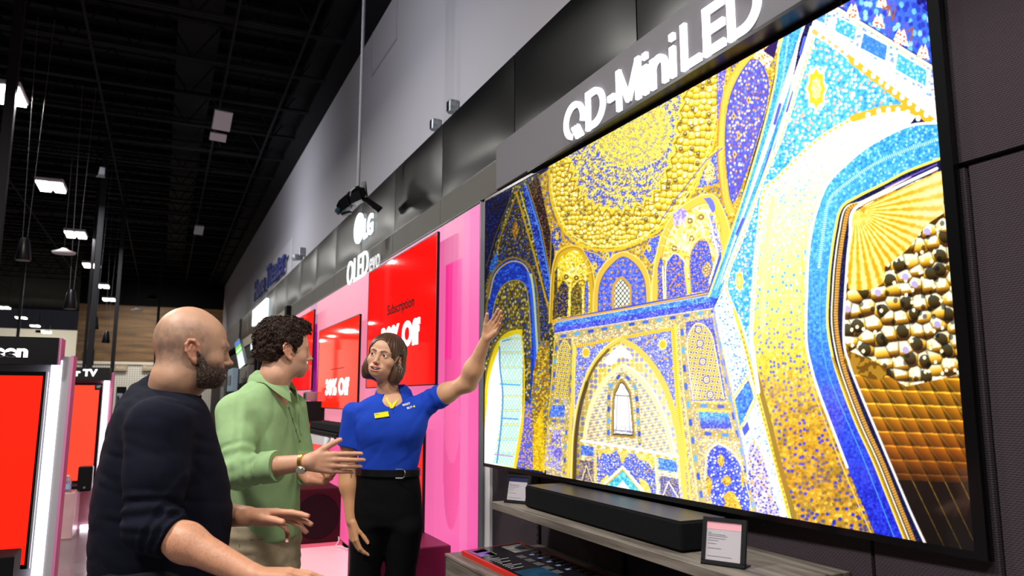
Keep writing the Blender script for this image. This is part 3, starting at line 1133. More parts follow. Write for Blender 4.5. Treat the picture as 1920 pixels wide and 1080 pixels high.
def stroke_letters():
    """thin geometric letters built from strokes; x runs along -Y, baseline z"""
    T = .026
    H = .17

    def obj(mb):
        mb.build('letter', M_qd, r)

    def bar(mb, x0, z0, x1, z1, t=T):
        d = np.array((x1 - x0, z1 - z0))
        L = np.linalg.norm(d)
        n = np.array((-d[1], d[0])) / L * t / 2
        pts = [(x0 + n[0], z0 + n[1]), (x0 - n[0], z0 - n[1]), (x1 - n[0], z1 - n[1]), (x1 + n[0], z1 + n[1])]
        mb.prism(pts, .016, (-.014, 0, 0), (0, -1, 0), (0, 0, 1), (1, 0, 0))

    def arc(mb, cx, cz, rx, rz, a0, a1, t=T, n=22):
        A = np.linspace(math.radians(a0), math.radians(a1), n)
        for i in range(n - 1):
            o = [(cx + (rx) * math.cos(a), cz + rz * math.sin(a)) for a in (A[i], A[i + 1])]
            q = [(cx + (rx - t) * math.cos(a), cz + (rz - t) * math.sin(a)) for a in (A[i + 1], A[i])]
            mb.prism(o + q, .016, (-.014, 0, 0), (0, -1, 0), (0, 0, 1), (1, 0, 0))
    B = .085

    x = .79
    m = MB()   # Q
    arc(m, x + .088, B + H / 2, .088, .085, -20, 250)
    for k in range(3):
        bar(m, x + .075 + k * .022, B + .055, x + .115 + k * .022, B - .004, .012)
    obj(m)
    x = .985
    m = MB()   # D
    bar(m, x + T / 2, B, x + T / 2, B + H)
    arc(m, x + .06, B + H / 2, .085, .085, -90, 90)
    bar(m, x, B + T / 2, x + .06, B + T / 2)
    bar(m, x, B + H - T / 2, x + .06, B + H - T / 2)
    obj(m)
    m = MB()
    bar(m, 1.16, B + .075, 1.205, B + .075)
    obj(m)
    x = 1.225
    m = MB()   # M
    bar(m, x + T / 2, B, x + T / 2, B + H)
    bar(m, x + .16 - T / 2, B, x + .16 - T / 2, B + H)
    bar(m, x + T / 2, B + H - .01, x + .08, B + .02)
    bar(m, x + .08, B + .02, x + .16 - T / 2, B + H - .01)
    obj(m)
    for x in (1.408, 1.575):   # i
        m = MB()
        bar(m, x + T / 2, B, x + T / 2, B + .115)
        bar(m, x + T / 2, B + .14, x + T / 2, B + .165)
        obj(m)
    x = 1.455
    m = MB()   # n
    bar(m, x + T / 2, B, x + T / 2, B + .118)
    arc(m, x + .05, B + .07, .05, .05, 0, 180)
    bar(m, x + .1 - T / 2, B, x + .1 - T / 2, B + .072)
    obj(m)
    x = 1.64
    m = MB()   # L
    bar(m, x + T / 2, B, x + T / 2, B + H)
    bar(m, x, B + T / 2, x + .1, B + T / 2)
    obj(m)
    x = 1.76
    m = MB()   # E
    bar(m, x + T / 2, B, x + T / 2, B + H)
    for z in (T / 2, H / 2, H - T / 2):
        bar(m, x, B + z, x + .1, B + z)
    obj(m)
    x = 1.88
    m = MB()   # D
    bar(m, x + T / 2, B, x + T / 2, B + H)
    arc(m, x + .06, B + H / 2, .085, .085, -90, 90)
    bar(m, x, B + T / 2, x + .06, B + T / 2)
    bar(m, x, B + H - T / 2, x + .06, B + H - T / 2)
    obj(m)


stroke_letters()
tag(MB().box(1.62, 1.69, .6, 1.395, 2.575, 2.825).build('sign_board', M_matte), 'dark blank board at the upper right above the screen corner', 'sign')
# ================================================================ THE BIG SCREEN
AX, AY, AW, AH = 895, -100, 965, 1150
_yy, _xx = np.mgrid[AY:AY + AH, AX:AX + AW].astype(np.float32)
ART = np.zeros((AH, AW, 3), np.float32)


def C8(h):
    h = h.lstrip('#')
    return np.array([int(h[i:i + 2], 16) / 255 for i in (0, 2, 4)], np.float32)


def cat(pts, n=10, closed=False):
    """smooth curve through points"""
    P_ = [np.array(p, float) for p in pts]
    L = [2 * P_[0] - P_[1]] + P_ + [2 * P_[-1] - P_[-2]]
    out = []
    for i in range(1, len(L) - 2):
        for t in np.linspace(0, 1, n, endpoint=False):
            a, b, c, d = L[i - 1], L[i], L[i + 1], L[i + 2]
            out.append(.5 * ((2 * b) + (c - a) * t + (2 * a - 5 * b + 4 * c - d) * t * t + (3 * b - a - 3 * c + d) * t ** 3))
    out.append(P_[-1])
    return [tuple(p) for p in out]


def win(pts, pad=0):
    p = np.array(pts)
    x0, y0 = np.floor(p.min(0) - pad).astype(int)
    x1, y1 = np.ceil(p.max(0) + pad).astype(int) + 1
    x0, x1 = max(x0 - AX, 0), min(x1 - AX, AW)
    y0, y1 = max(y0 - AY, 0), min(y1 - AY, AH)
    return slice(y0, max(y1, y0)), slice(x0, max(x1, x0))


def pmask(pts, w):
    X, Y = _xx[w], _yy[w]
    ins = np.zeros(X.shape, bool)
    n = len(pts)
    for i in range(n):
        x1, y1 = pts[i]
        x2, y2 = pts[(i + 1) % n]
        if y1 == y2:
            continue
        c = (y1 > Y) != (y2 > Y)
        ins ^= c & (X < (x2 - x1) * (Y - y1) / (y2 - y1) + x1)
    return ins


def fill(pts, c, keep=None):
    w = win(pts)
    m = pmask(pts, w)
    if keep is not None:
        m &= keep[w]
    if callable(c):
        col = c(_xx[w][m], _yy[w][m])
    else:
        col = C8(c) if isinstance(c, str) else c
    ART[w][m] = col
    return m


def sdist(pts, w):
    X, Y = _xx[w], _yy[w]
    best = np.full(X.shape, 1e9, np.float32)
    arc = np.zeros(X.shape, np.float32)
    s = 0
    for (x1, y1), (x2, y2) in zip(pts[:-1], pts[1:]):
        dx, dy = x2 - x1, y2 - y1
        L = math.hypot(dx, dy)
        if L < 1e-6:
            continue
        t = np.clip(((X - x1) * dx + (Y - y1) * dy) / (L * L), 0, 1)
        d = np.hypot(X - x1 - t * dx, Y - y1 - t * dy)
        k = d < best
        best[k] = d[k]
        arc[k] = s + t[k] * L
        s += L
    return best, arc, s


def line(pts, wd, c, dash=None, c2=None):
    w = win(pts, wd + 2)
    if _xx[w].size == 0:
        return
    d, a, s = sdist(pts, w)
    al = np.clip(wd / 2 - d + .5, 0, 1)[..., None]
    col = C8(c)
    if dash:
        k = (a % dash) < dash * .5
        if c2 is None:
            al = al * k[..., None]
            cc = col
        else:
            cc = np.where(k[..., None], col, C8(c2))
    else:
        cc = col
    ART[w] = ART[w] * (1 - al) + cc * al


def hsh(i, j, s):
    return _hash(i.astype(np.int64), j.astype(np.int64), np.zeros_like(i, dtype=np.int64), s)


def cells(x, y, s, seed=0, sy=None, jit=.8):
    sy = sy or s
    u, v = x / s, y / sy
    iu, iv = np.floor(u), np.floor(v)
    f1 = np.full(x.shape, 9., np.float32)
    f2 = np.full(x.shape, 9., np.float32)
    hid = np.zeros(x.shape, np.float32)
    oy = np.zeros(x.shape, np.float32)
    for a in (-1, 0, 1):
        for b in (-1, 0, 1):
            i, j = iu + a, iv + b
            px = i + .5 + (hsh(i, j, seed) - .5) * jit
            py = j + .5 + (hsh(i, j, seed + 7) - .5) * jit
            d = np.hypot(u - px, v - py)
            n = d < f1
            f2 = np.where(n, f1, np.minimum(f2, d))
            f1 = np.where(n, d, f1)
            hid = np.where(n, hsh(i, j, seed + 13), hid)
            oy = np.where(n, v - py, oy)
    return f1, f2, hid, oy


def fleck(bg, cols, s=5, r=.36, seed=1, sy=None, jit=.8, var=.12, frac=1.):
    """small coloured dots on a ground"""
    def f(x, y):
        f1, f2, h, oy = cells(x, y, s, seed, sy, jit)
        out = np.tile(C8(bg), (len(x), 1)) if isinstance(bg, str) else bg(x, y)
        n = len(cols)
        k = np.minimum((h / frac * n).astype(int), n - 1)
        pal = np.stack([C8(c) for c in cols])
        al = (np.clip((r - f1) * s * .8 + .5, 0, 1) * (h < frac))[:, None]
        out = out * (1 - al) + pal[k] * al
        nz = hsh(np.floor(x / 2), np.floor(y / 2), seed + 3)[:, None]
        return out * (1 - var + 2 * var * nz)
    return f


def mosaic(a, b, sc=.3, th=0., seed=3, c=None, tc=.5, sy=None):
    """interlaced two-colour arabesque"""
    def f(x, y):
        p = np.stack([x * sc, y * (sy or sc), np.zeros_like(x)], -1)
        n = vnoise(p, seed) + .6 * vnoise(p * 2.1, seed + 1)
        t = np.clip((n - th) * 5 + .5, 0, 1)[:, None]
        o = C8(a) * (1 - t) + C8(b) * t
        if c:
            m = np.clip((vnoise(p * 1.3 + 9, seed + 5) - tc) * 6 + .5, 0, 1)[:, None]
            o = o * (1 - m) + C8(c) * m
        return o
    return f


def grad(fns, key):
    """blend pattern functions by key(x,y) in 0..1"""
    def f(x, y):
        t = np.clip(key(x, y), 0, 1) * (len(fns) - 1)
        o = 0
        for i, g_ in enumerate(fns):
            wgt = np.clip(1 - np.abs(t - i), 0, 1)[:, None]
            o = o + wgt * g_(x, y)
        return o
    return f


def flat(c):
    return lambda x, y: np.tile(C8(c), (len(x), 1))


def lattice(bg, l1, l2, s=9, seed=4):
    """girih-like star lattice"""
    def f(x, y):
        o = np.tile(C8(bg), (len(x), 1))
        u = (x + .18 * y) / s
        v = (y - .12 * x) / s
        a = np.abs(((u + v) % 1) - .5)
        b = np.abs(((u - v) % 1) - .5)
        c = np.hypot((u % 1) - .5, (v % 1) - .5)
        m = (np.minimum(a, b) < .12)[:, None]
        o = np.where(m, C8(l1), o)
        o = np.where((c < .2)[:, None], C8(l2), o)
        o = np.where((np.abs(c - .34) < .05)[:, None], C8('#fff4c0'), o)
        return o
    return f


def capsules(pts, wd, L, bg='#b9a45c', c=('#3c5fd8', '#58a4e8', '#2c49c4'), gap=.26):
    w = win(pts, wd)
    if _xx[w].size == 0:
        return
    d, a, s = sdist(pts, w)
    m = d < wd / 2
    ART[w][m] = C8(bg)
    k = a / L
    fr = k % 1
    lx = np.maximum(np.abs(fr - .5) - (.5 - gap) + .12, 0) * L
    cd = np.hypot(lx, d)
    m2 = m & (cd < wd * .36) & (np.abs(fr - .5) < .5 - gap * .4)
    idx = (np.floor(k).astype(int)) % len(c)
    pal = np.stack([C8(q) for q in c])
    ART[w][m2] = pal[idx[m2]]
    m3 = m & (np.abs(fr - .5) > .46) & (d < wd * .2)
    ART[w][m3] = C8('#f4ecd0')


# ---- grounds
TVQ = [(905, 381), (1760, -100), (1860, -100), (1860, 1040), (1830, 1030), (903, 870)]
fill([(895, -100), (1860, -100), (1860, 1050), (895, 1050)], fleck('#0b0c30', ['#20266a', '#16184a'], 6, .3))
olive = fleck('#2c2a18', ['#8a7a26', '#27419c', '#c0aa30', '#54501e', '#cfc27a'], 4.2, .4, 2, sy=6)
fill([(911, 378), (1010, 325), (1046, 620), (1036, 885), (905, 872)], olive)
fill([(905, 381), (962, 352), (930, 455), (905, 560)], fleck('#0a0a33', ['#141a58', '#1b2480', '#2b1d10'], 6, .3, 3))
gable = fleck('#221d22', ['#24409e', '#6e5e22', '#3852b8', '#9a8a50', '#4a3410'], 4, .4, 5)
fill([(968, 362), (1002, 470), (1030, 600), (1035, 760), (905, 700), (914, 545)], gable)
fill([(967, 408), (973, 432), (966, 452), (960, 430)], mosaic('#7a4a14', '#b88a2c', .5))
line([(972, 355), (940, 440), (913, 545)], 2.2, '#a07c18')
line([(957, 372), (930, 440), (912, 500)], 1.6, '#5a4a1c')
line([(968, 360), (1000, 470), (1040, 620)], 3.2, '#c49a16')
line([(976, 360), (1008, 470), (1040, 600)], 2., '#e6d64e')
fill([(918, 500), (931, 470), (934, 490), (922, 520)], fleck('#1c45b0', ['#3a8ad8'], 4))
# dark niche beside the strip
fill(cat([(990, 348), (1015, 326), (1030, 350), (1033, 420), (1030, 520), (1026, 560), (1010, 480), (998, 400)]), fleck('#1c0d10', ['#4a2c18', '#6a4a20', '#301a2c', '#8a6a3a'], 3.5, .35, 8))
line(cat([(1014, 328), (1030, 352), (1034, 420), (1031, 520), (1029, 590)]), 2.6, '#96781c')
line(cat([(1007, 345), (1000, 372), (1008, 352)]), 1.3, '#6a4c10')
# blue diagonal strip
st = [(979, 351), (988, 346), (1012, 420), (1046, 606), (1041, 620), (1008, 480)]
fill(st, fleck('#1a2a9c', ['#5a94ea', '#2c56d4', '#101658'], 3.2, .42, 9))
line([(986, 347), (1012, 430), (1030, 520), (1046, 600)], 2.6, '#5aa2ee', dash=4, c2='#2f6ae0')
line([(990, 346), (1016, 430), (1033, 520), (1047, 598)], 1.4, '#b68a2c')
# arch with blue band at the left
fill(cat([(905, 660), (912, 585), (922, 520), (945, 492), (970, 486), (993, 505), (1004, 545), (1010, 640), (1010, 760), (1000, 880)]) + [(905, 880)], fleck('#1838c0', ['#2c62e8', '#122a9c', '#0e2188'], 5, .4, 11))
line(cat([(911, 590), (921, 521), (944, 490), (970, 484), (995, 503), (1007, 545), (1012, 640)]), 3.4, '#8a6c18')
line(cat([(917, 560), (928, 516), (948, 495), (968, 490), (986, 500), (999, 530)]), 2.6, '#c8b264')
line(cat([(996, 515), (1002, 560), (1008, 660), (1010, 750)]), 4.4, '#d6dc6a', dash=3, c2='#8ab8c8')
line(cat([(990, 512), (997, 560), (1003, 660), (1003, 760), (996, 880)]), 4, '#2c5ae0')
inner = cat([(918, 640), (926, 578), (940, 540), (962, 526), (984, 534), (992, 575), (996, 660), (992, 760), (975, 880)])
fill(inner + [(905, 880), (905, 700)], fleck('#4a3e16', ['#a88e1e', '#cdb63a', '#2c4aa4', '#7a6418', '#d8cf94', '#1d2a66'], 3.6, .42, 12, sy=6))
line(inner[:60], 1.8, '#b49a24')
fill([(1000, 700), (1012, 640), (1030, 640), (1034, 880), (985, 880)], fleck('#9a7a14', ['#d8b21c', '#3a56b8', '#7c4a18', '#e8cf46'], 4, .4, 13))
fill([(1002, 800), (1018, 760), (1022, 885), (996, 880)], fleck('#e2b80e', ['#f4d428', '#c89a10'], 5, .4, 14))
fill([(985, 750), (997, 762), (1000, 880), (966, 875)], fleck('#6a52b8', ['#4a6ae0', '#b8a0d8', '#d8b448'], 4, .4, 15))
# luminous pointed window
fill(cat([(903, 860), (905, 760), (913, 700), (926, 655), (940, 632), (958, 620), (979, 617)]) + [(981, 700), (981, 790), (966, 880), (903, 872)], '#f2d400')
line(cat([(906, 740), (914, 690), (927, 648), (941, 628), (958, 617), (980, 613)]), 3.2, '#7a6a10')
line(cat([(909, 745), (916, 695), (929, 652), (943, 633), (960, 623), (976, 621)]), 2., '#fff04a', dash=3, c2='#caa808')
fill(cat([(903, 868), (912, 770), (917, 715), (930, 668), (944, 641), (960, 630), (977, 629)]) + [(980, 700), (978, 785), (963, 876), (903, 870)], '#ffffff')


def greek(x, y):
    u = (x - 940 + (y - 640) * .06)
    k1 = np.abs(((u + .55 * y) / 11) % 1 - .5)
    k2 = np.abs(((u - .55 * y) / 11) % 1 - .5)
    k3 = np.abs((y / 27) % 1 - .5)
    o = np.tile(C8('#f6feff'), (len(x), 1))
    m = (np.abs(k1 - .22) < .07) | (np.abs(k2 - .25) < .06)
    o[m] = C8('#8ee2ea')
    o[k3 < .05] = C8('#f2efa0')
    o[(k3 < .09) & (k3 >= .05)] = C8('#6ac4e0')
    o[(np.minimum(k1, k2) < .05)] = C8('#f4f29c')
    return o


fill(cat([(936, 640), (950, 633), (977, 631), (980, 700), (976, 785), (962, 876)]) + [(925, 868), (937, 800), (941, 740), (939, 690)], greek)
line(cat([(937, 650), (938, 690), (943, 740), (940, 800), (932, 868)]), 2.4, '#3a86cc')
line([(942, 640), (958, 636)], 2, '#3a9ad4')
line([(938, 720), (975, 722)], 2.4, '#46a6dc')
line([(940, 784), (972, 786)], 2.4, '#5a9ae0')
line([(928, 852), (962, 856)], 2, '#b88cd8')
line([(916, 740), (942, 770)], .8, '#f4d8b8')
line([(930, 690), (914, 790)], .8, '#f4e4e0')
line(cat([(980, 640), (983, 700), (981, 790), (967, 880)]), 2.6, '#f0d020')

# ---- dome
rim = cat([(1030, 318), (1032, 360), (1042, 400), (1062, 438), (1094, 461), (1130, 469), (1172, 464), (1222, 441), (1268, 402), (1304, 352), (1332, 290), (1350, 215), (1358, 150), (1362, 100)], 8)
fill([(1010, 330), (1040, 470), (1035, 610), (1335, 560), (1440, 200), (1470, 60), (1360, 100)], fleck('#b88e22', ['#dab234', '#3c54c8', '#8c6818', '#f0d060'], 5, .38, 16))


def muqarnas(x, y):
    d = np.hypot((x - 1190) / 1.0, (y - 170) / 1.15)
    s = 11
    o = np.zeros((len(x), 3), np.float32)
    # rings of small niches around the dome centre
    ang = np.arctan2(y - 150, x - 1190)
    sc = np.interp(x, [1030, 1180, 1350], [9, 9.5, 14])
    f1, f2, h, oy = cells(x, y * .8, 7.2, 21, jit=.75)
    f1b, f2b, hb, oyb = cells(x, y * .85, 10.5, 22, jit=.6)
    big = x + y * .3 > 1330
    f1 = np.where(big, f1b, f1)
    h = np.where(big, hb, h)
    oy = np.where(big, oyb, oy)
    edge = np.clip((np.where(big, f2b - f1b, f2 - f1)) * 6, 0, 1)
    shade = np.clip(.62 - oy * .8, 0, 1)
    a, b, c = C8('#7a5408'), C8('#e6b814'), C8('#fff08a')
    t = shade[:, None]
    o = np.where(t < .5, a + (b - a) * t * 2, b + (c - b) * (t - .5) * 2)
    o = o * (.55 + .45 * edge[:, None])
    dk = (h > .86) & (f1 < .40)
    o[dk] = o[dk] * .45 + C8('#2a1a20') * .2
    hot = (f1 < .22) & (oy < -.02)
    o[hot] = o[hot] * .4 + C8('#fff8c8') * .6
    lt = (h < .22) & (f1 < .25)
    o[lt] = C8('#fffadd')
    fine = hsh(np.floor(x), np.floor(y), 5)[:, None]
    return np.clip(o * (.88 + .22 * fine) * 1.05, 0, 1.2)


fill(rim + [(1362, 60), (1000, 250)], muqarnas)
line(rim, 4.2, '#e2bc1c')
line(cat([(1034, 330), (1037, 365), (1048, 402), (1067, 434), (1097, 455), (1131, 463), (1170, 458), (1218, 436), (1262, 398), (1298, 350), (1326, 288), (1344, 214), (1352, 150)]), 2.2, '#ffe766')
line(cat([(1028, 330), (1029, 365), (1040, 408), (1060, 444), (1094, 467), (1130, 475), (1173, 469), (1224, 446), (1272, 406)]), 1.4, '#4a3c8c')
# star edged medallion
star = []
base = cat([(1070, 300), (1078, 332), (1092, 362), (1118, 384), (1150, 392), (1186, 388), (1222, 366), (1246, 330), (1262, 280), (1272, 220), (1284, 170)], 6)
for i, p in enumerate(base):
    q = np.array(p) - (1180, 230)
    q = q * (1.0 + (.05 if i % 3 == 0 else (-.035 if i % 3 == 1 else 0)))
    star.append(tuple(q + (1180, 230)))


def medal(x, y):
    d = np.hypot(x - 1185, (y - 245) * 1.05)
    a = np.arctan2(y - 245, x - 1185)
    p = np.stack([x * .48, y * .48, x * 0], -1)
    n = vnoise(p, 31) + .7 * vnoise(p * 1.9, 33) - .22
    rings = np.sin(d * .42) * .35 + .25 * np.sin(a * 34 + d * .2)
    t = np.clip((n + rings * .9 + .02 + (d - 90) * .002) * 3 + .5, 0, 1)[:, None]
    y1 = C8('#ffe23c') * (1 - .3) + C8('#f6f08c') * .3
    o = y1 * (1 - t) + C8('#3c4ee0') * t
    g = (hsh(np.floor(x / 2), np.floor(y / 2), 8) > .86)
    o[g] = C8('#a5781c')
    m = d < 70
    o[m] = o[m] * .55 + C8('#ffe23a') * .45
    return o


fill(star + [(1290, 100), (1060, 240)], medal)
line(star, 3, '#f2cf30')
line([tuple((np.array(p) - (1180, 230)) * 1.05 + (1180, 230)) for p in star], 1.6, '#8a6410')
# ---- kites and ribs right of the dome
fill([(1345, 120), (1365, 110), (1352, 200), (1345, 230)], fleck('#4a50d0', ['#e0b85a', '#8a6cd8'], 5))
rib = cat([(1412, 96), (1384, 132), (1362, 180), (1354, 230), (1353, 300), (1362, 370), (1372, 400)])
fill([(1405, 100), (1440, 130), (1470, 70), (1440, 60)], fleck('#ffe9c4', ['#e8b048', '#fff8e8', '#b46a2c'], 5, .4, 41))
fill([(1432, 96), (1462, 66), (1452, 110)], '#20104a')
vio = cat([(1408, 112), (1424, 116), (1440, 150), (1436, 200), (1416, 270), (1396, 330), (1374, 378), (1364, 320), (1361, 250), (1368, 190), (1385, 145), (1408, 112)])
fill(vio, fleck('#4a4ed6', ['#d8a044', '#e8c888', '#8a5a70', '#7a86f0', '#f0dcb8', '#5a3c78'], 5.4, .36, 42, sy=7))
line(vio, 2, '#3038d8')
for (cx, cy) in ((1376, 218), (1386, 254), (1378, 290), (1404, 188)):
    fill([(cx - 4, cy), (cx, cy - 9), (cx + 4, cy), (cx, cy + 9)], '#e6b65a')
    fill([(cx - 2, cy), (cx, cy - 4), (cx + 2, cy), (cx, cy + 4)], '#7a4a3c')
line(rib, 13, '#dca62a')
line(rib, 9, '#f4cc54', dash=3, c2='#d09a20')
line(cat([(1352, 190), (1347, 240), (1347, 310), (1355, 378)]), 2, '#c86a3c')
fill([(1345, 282), (1346, 345), (1308, 352), (1320, 318)], fleck('#3c50dc', ['#8ea4f4', '#e8c060'], 4.5, .36, 43))
fill(cat([(1330, 300), (1340, 312), (1338, 335), (1327, 342), (1320, 328), (1330, 300)]), fleck('#f0d070', ['#a8642c', '#fff0b0'], 4))
line([(1300, 360), (1318, 312), (1346, 276), (1350, 276)], 3, '#f2c440')
line([(1355, 278), (1325, 300), (1270, 370), (1240, 412)], 1.6, '#4a48c4')

# ---- gallery arches
fill([(1036, 430), (1050, 455), (1042, 470), (1033, 450)], fleck('#2c3cb4', ['#d8ac30', '#5a78e0'], 4))
line([(1037, 415), (1053, 425), (1060, 458)], 3, '#d0a01c')
fill([(1038, 425), (1050, 430), (1054, 452), (1040, 458)], fleck('#2438b0', ['#e2c040'], 5, .3))
fill(cat([(1043, 433), (1048, 440), (1047, 450), (1042, 448), (1043, 433)]), '#e0bc3a')
a1 = cat([(1030, 606), (1034, 520), (1042, 480), (1058, 464), (1078, 460), (1096, 470), (1110, 500), (1116, 540), (1116, 600)])
fill(a1, '#cfa41c')
line(a1, 2, '#f0cf4a')
line([(p[0] * .94 + 1075 * .06, p[1] * .97 + 600 * .03) for p in a1], 1.2, '#8a680e')
a1i = cat([(1040, 600), (1042, 520), (1050, 486), (1064, 474), (1080, 470), (1092, 482), (1103, 510), (1106, 540), (1106, 600)])
fill(a1i, grad([mosaic('#f2d418', '#fff8b4', .25, .2, 51, '#b8900c', .5), mosaic('#d8b414', '#fff08c', .25, .3, 51, '#8a6a0c', .3)], lambda x, y: (y - 470) / 90))
for k in range(9):
    a = math.radians(200 + k * 18)
    line([(1078, 520), (1078 + 40 * math.cos(a), 520 + 44 * math.sin(a))], 1, '#fff6a0')
for cx, cy in ((1062, 519), (1081, 521)):
    fill([(cx + 5 * math.cos(t), cy + 5 * math.sin(t)) for t in np.linspace(0, 6.28, 10)], '#6c5410')
    fill([(cx + 2 * math.cos(t), cy + 2 * math.sin(t)) for t in np.linspace(0, 6.28, 8)], '#f0d860')
fill(cat([(1046, 596), (1046, 550), (1052, 532), (1058, 527), (1064, 536), (1066, 560), (1064, 592)]), fleck('#1c1438', ['#6a5420', '#2e3a9a', '#9c8428'], 4, .4, 52))
fill([(1036, 600), (1041, 510), (1046, 500), (1046, 596)], fleck('#4a3c1c', ['#8a7028', '#2a2040'], 4))
fill(cat([(1071, 592), (1071, 550), (1077, 536), (1083, 530), (1090, 540), (1092, 560), (1091, 588)]), fleck('#5a4a1a', ['#b8982c', '#3a3420', '#8c7424'], 4, .4, 53))
fill([(1096, 588), (1097, 540), (1101, 522), (1104, 540), (1104, 586)], fleck('#2a3cc0', ['#c0a84c', '#6a84ea'], 3.5))
line([(1068, 595), (1069, 540)], 2, '#ffe860')
line([(1094, 590), (1094, 540)], 1.6, '#f8e468')
# kite between
kite = fleck('#3046d0', ['#7a90f0', '#e0b840', '#9a86dc'], 4, .36, 54)
for kp, c in (([(1092, 468), (1120, 476), (1138, 490), (1120, 520), (1112, 500)], (1116, 499)), ([(1130, 474), (1150, 470), (1146, 486), (1136, 490)], (1139, 480)),
              ([(1186, 468), (1206, 462), (1198, 476)], (1196, 468)), ([(1206, 476), (1220, 446), (1238, 440), (1236, 468), (1222, 498)], (1217, 466))):
    fill(kp, kite)
    line(kp + [kp[0]], 1.8, '#eac238')
    fill([(c[0] - 5, c[1]), (c[0] - 2, c[1] - 7), (c[0] + 3, c[1] - 6), (c[0] + 5, c[1] + 2), (c[0], c[1] + 8)], '#f0cc50')
    fill([(c[0] - 2, c[1]), (c[0], c[1] - 3), (c[0] + 2, c[1]), (c[0], c[1] + 3)], '#9c6a1c')
a2 = cat([(1112, 594), (1114, 545), (1122, 512), (1140, 488), (1168, 472), (1196, 484), (1212, 504), (1219, 530), (1221, 572)])
fill(a2, '#dcb234')
line(a2, 1.6, '#fbe48a')
a2i = cat([(1122, 592), (1123, 548), (1130, 520), (1146, 498), (1168, 482), (1190, 494), (1204, 514), (1210, 536), (1212, 574)])
fill(a2i, fleck('#4858dc', ['#7c86f2', '#8a94f4', '#3442b8'], 3.6, .36, 55))
fill(a2i, fleck(lambda x, y: ART[(y - AY).astype(int), (x - AX).astype(int)].copy(), ['#d89c3c', '#c4862c'], 12, .2, 56, var=0, jit=.3))
line(a2i, 1.4, '#3a3f9c')
fill(cat([(1147, 580), (1148, 540), (1155, 526), (1166, 518), (1176, 526), (1184, 540), (1185, 572)]), '#c8983a')
wn = cat([(1152, 577), (1153, 542), (1158, 531), (1166, 524), (1174, 531), (1180, 542), (1181, 570)])
fill(wn, lambda x, y: np.where(((np.minimum(np.abs(((x + y * .8) / 8) % 1 - .5), np.abs(((x - y * .8) / 8) % 1 - .5)) < .14))[:, None], C8('#4c5030'), C8('#f4f6ee')))
a3 = cat([(1222, 570), (1224, 520), (1236, 456), (1258, 408), (1286, 382), (1316, 366), (1338, 366), (1352, 384), (1366, 420), (1372, 450)])
fill(a3 + [(1330, 552)], '#e4b83a')
line(a3, 1.8, '#ffe48a')
a3i = cat([(1233, 568), (1236, 520), (1246, 462), (1264, 420), (1290, 396), (1316, 382), (1332, 384), (1344, 404), (1352, 436), (1345, 500)])
fill(a3i + [(1328, 550)], grad([mosaic('#fbe05a', '#fffce0', .18, .1, 61, '#c09430', .55), mosaic('#f0cc3c', '#fff6b0', .2, .2, 61, '#a27c24', .4)], lambda x, y: (y - 380) / 160))
line(a3i, 1.5, '#c89424')
fill(cat([(1262, 400), (1280, 390), (1288, 400), (1282, 418), (1264, 424)]), mosaic('#c8b8f0', '#8c7cd8', .3, 0, 62))
fill(cat([(1320, 372), (1334, 372), (1342, 390), (1336, 398), (1326, 380)]), '#6068dc')
for cx, cy in ((1297, 447), (1265, 466), (1315, 407), (1294, 414)):
    fill([(cx + 6 * math.cos(t), cy + 6 * math.sin(t)) for t in np.linspace(0, 6.28, 10)], '#8c6c30')
    fill([(cx + 2.4 * math.cos(t), cy + 2.4 * math.sin(t)) for t in np.linspace(0, 6.28, 8)], '#ffe68c')
for k in range(10):
    a = math.radians(190 + k * 17)
    line([(1285, 470), (1285 + 46 * math.cos(a), 470 + 60 * math.sin(a))], 1.1, '#fff8c8')
bl = fleck('#3440cc', ['#7880f0', '#e0a648', '#6a78ec', '#c88a3c'], 4.4, .36, 63)
fill([(1233, 566), (1234, 500), (1239, 480), (1246, 500), (1248, 560)], bl)
fill(cat([(1249, 560), (1249, 500), (1256, 484), (1266, 475), (1278, 484), (1286, 500), (1291, 552)]), bl)
line(cat([(1249, 560), (1249, 500), (1256, 484), (1266, 475), (1278, 484), (1286, 500), (1291, 552)]), 1.8, '#fff2b8')
for k in range(6):
    cx, cy = 1268 + (-5 if k % 2 else 5), 494 + k * 10
    fill([(cx - 4, cy), (cx, cy - 3), (cx + 4, cy), (cx, cy + 3)], '#d88c3c')
fill(cat([(1296, 550), (1293, 490), (1300, 464), (1312, 450), (1326, 452), (1334, 480), (1336, 510), (1326, 546)]), bl)
line(cat([(1296, 550), (1293, 490), (1300, 464), (1312, 450), (1326, 452)]), 2, '#d0a850')
fill(cat([(1318, 500), (1328, 490), (1334, 505), (1326, 520), (1316, 512)]), fleck('#8c6a3c', ['#f0d890'], 4))
fill([(1330, 404), (1338, 404), (1356, 470), (1345, 480), (1332, 440)], fleck('#6a72e0', ['#f0c070', '#ffffff'], 5))
line([(1290, 548), (1284, 500)], 4, '#e8c050')
line([(1246, 566), (1243, 500)], 3.4, '#fff0a8')
line([(1331, 410), (1346, 478), (1330, 530)], 3, '#fff6dc')

# ---- cornice
fill([(1040, 612), (1046, 598), (1328, 546), (1352, 470), (1356, 520), (1338, 580), (1040, 632)], '#2c44c8')
fill([(1043, 605), (1330, 554), (1338, 570), (1040, 622)], fleck('#3c74e0', ['#7cc0f6', '#2c50cc', '#5a9cf0'], 4, .4, 65))
fill([(1041, 614), (1336, 564), (1338, 577), (1040, 624)], fleck('#3a48d4', ['#5a60e4', '#2434a0', '#8a90f4'], 3.6, .4, 66))
line([(1044, 601), (1180, 578), (1328, 550)], 3.4, '#f0b83c', dash=2.6, c2='#d08a24')
line([(1044, 604), (1329, 554)], 1.2, '#fff2c0')
line([(1040, 625), (1337, 578)], 1.6, '#ffe9b0')
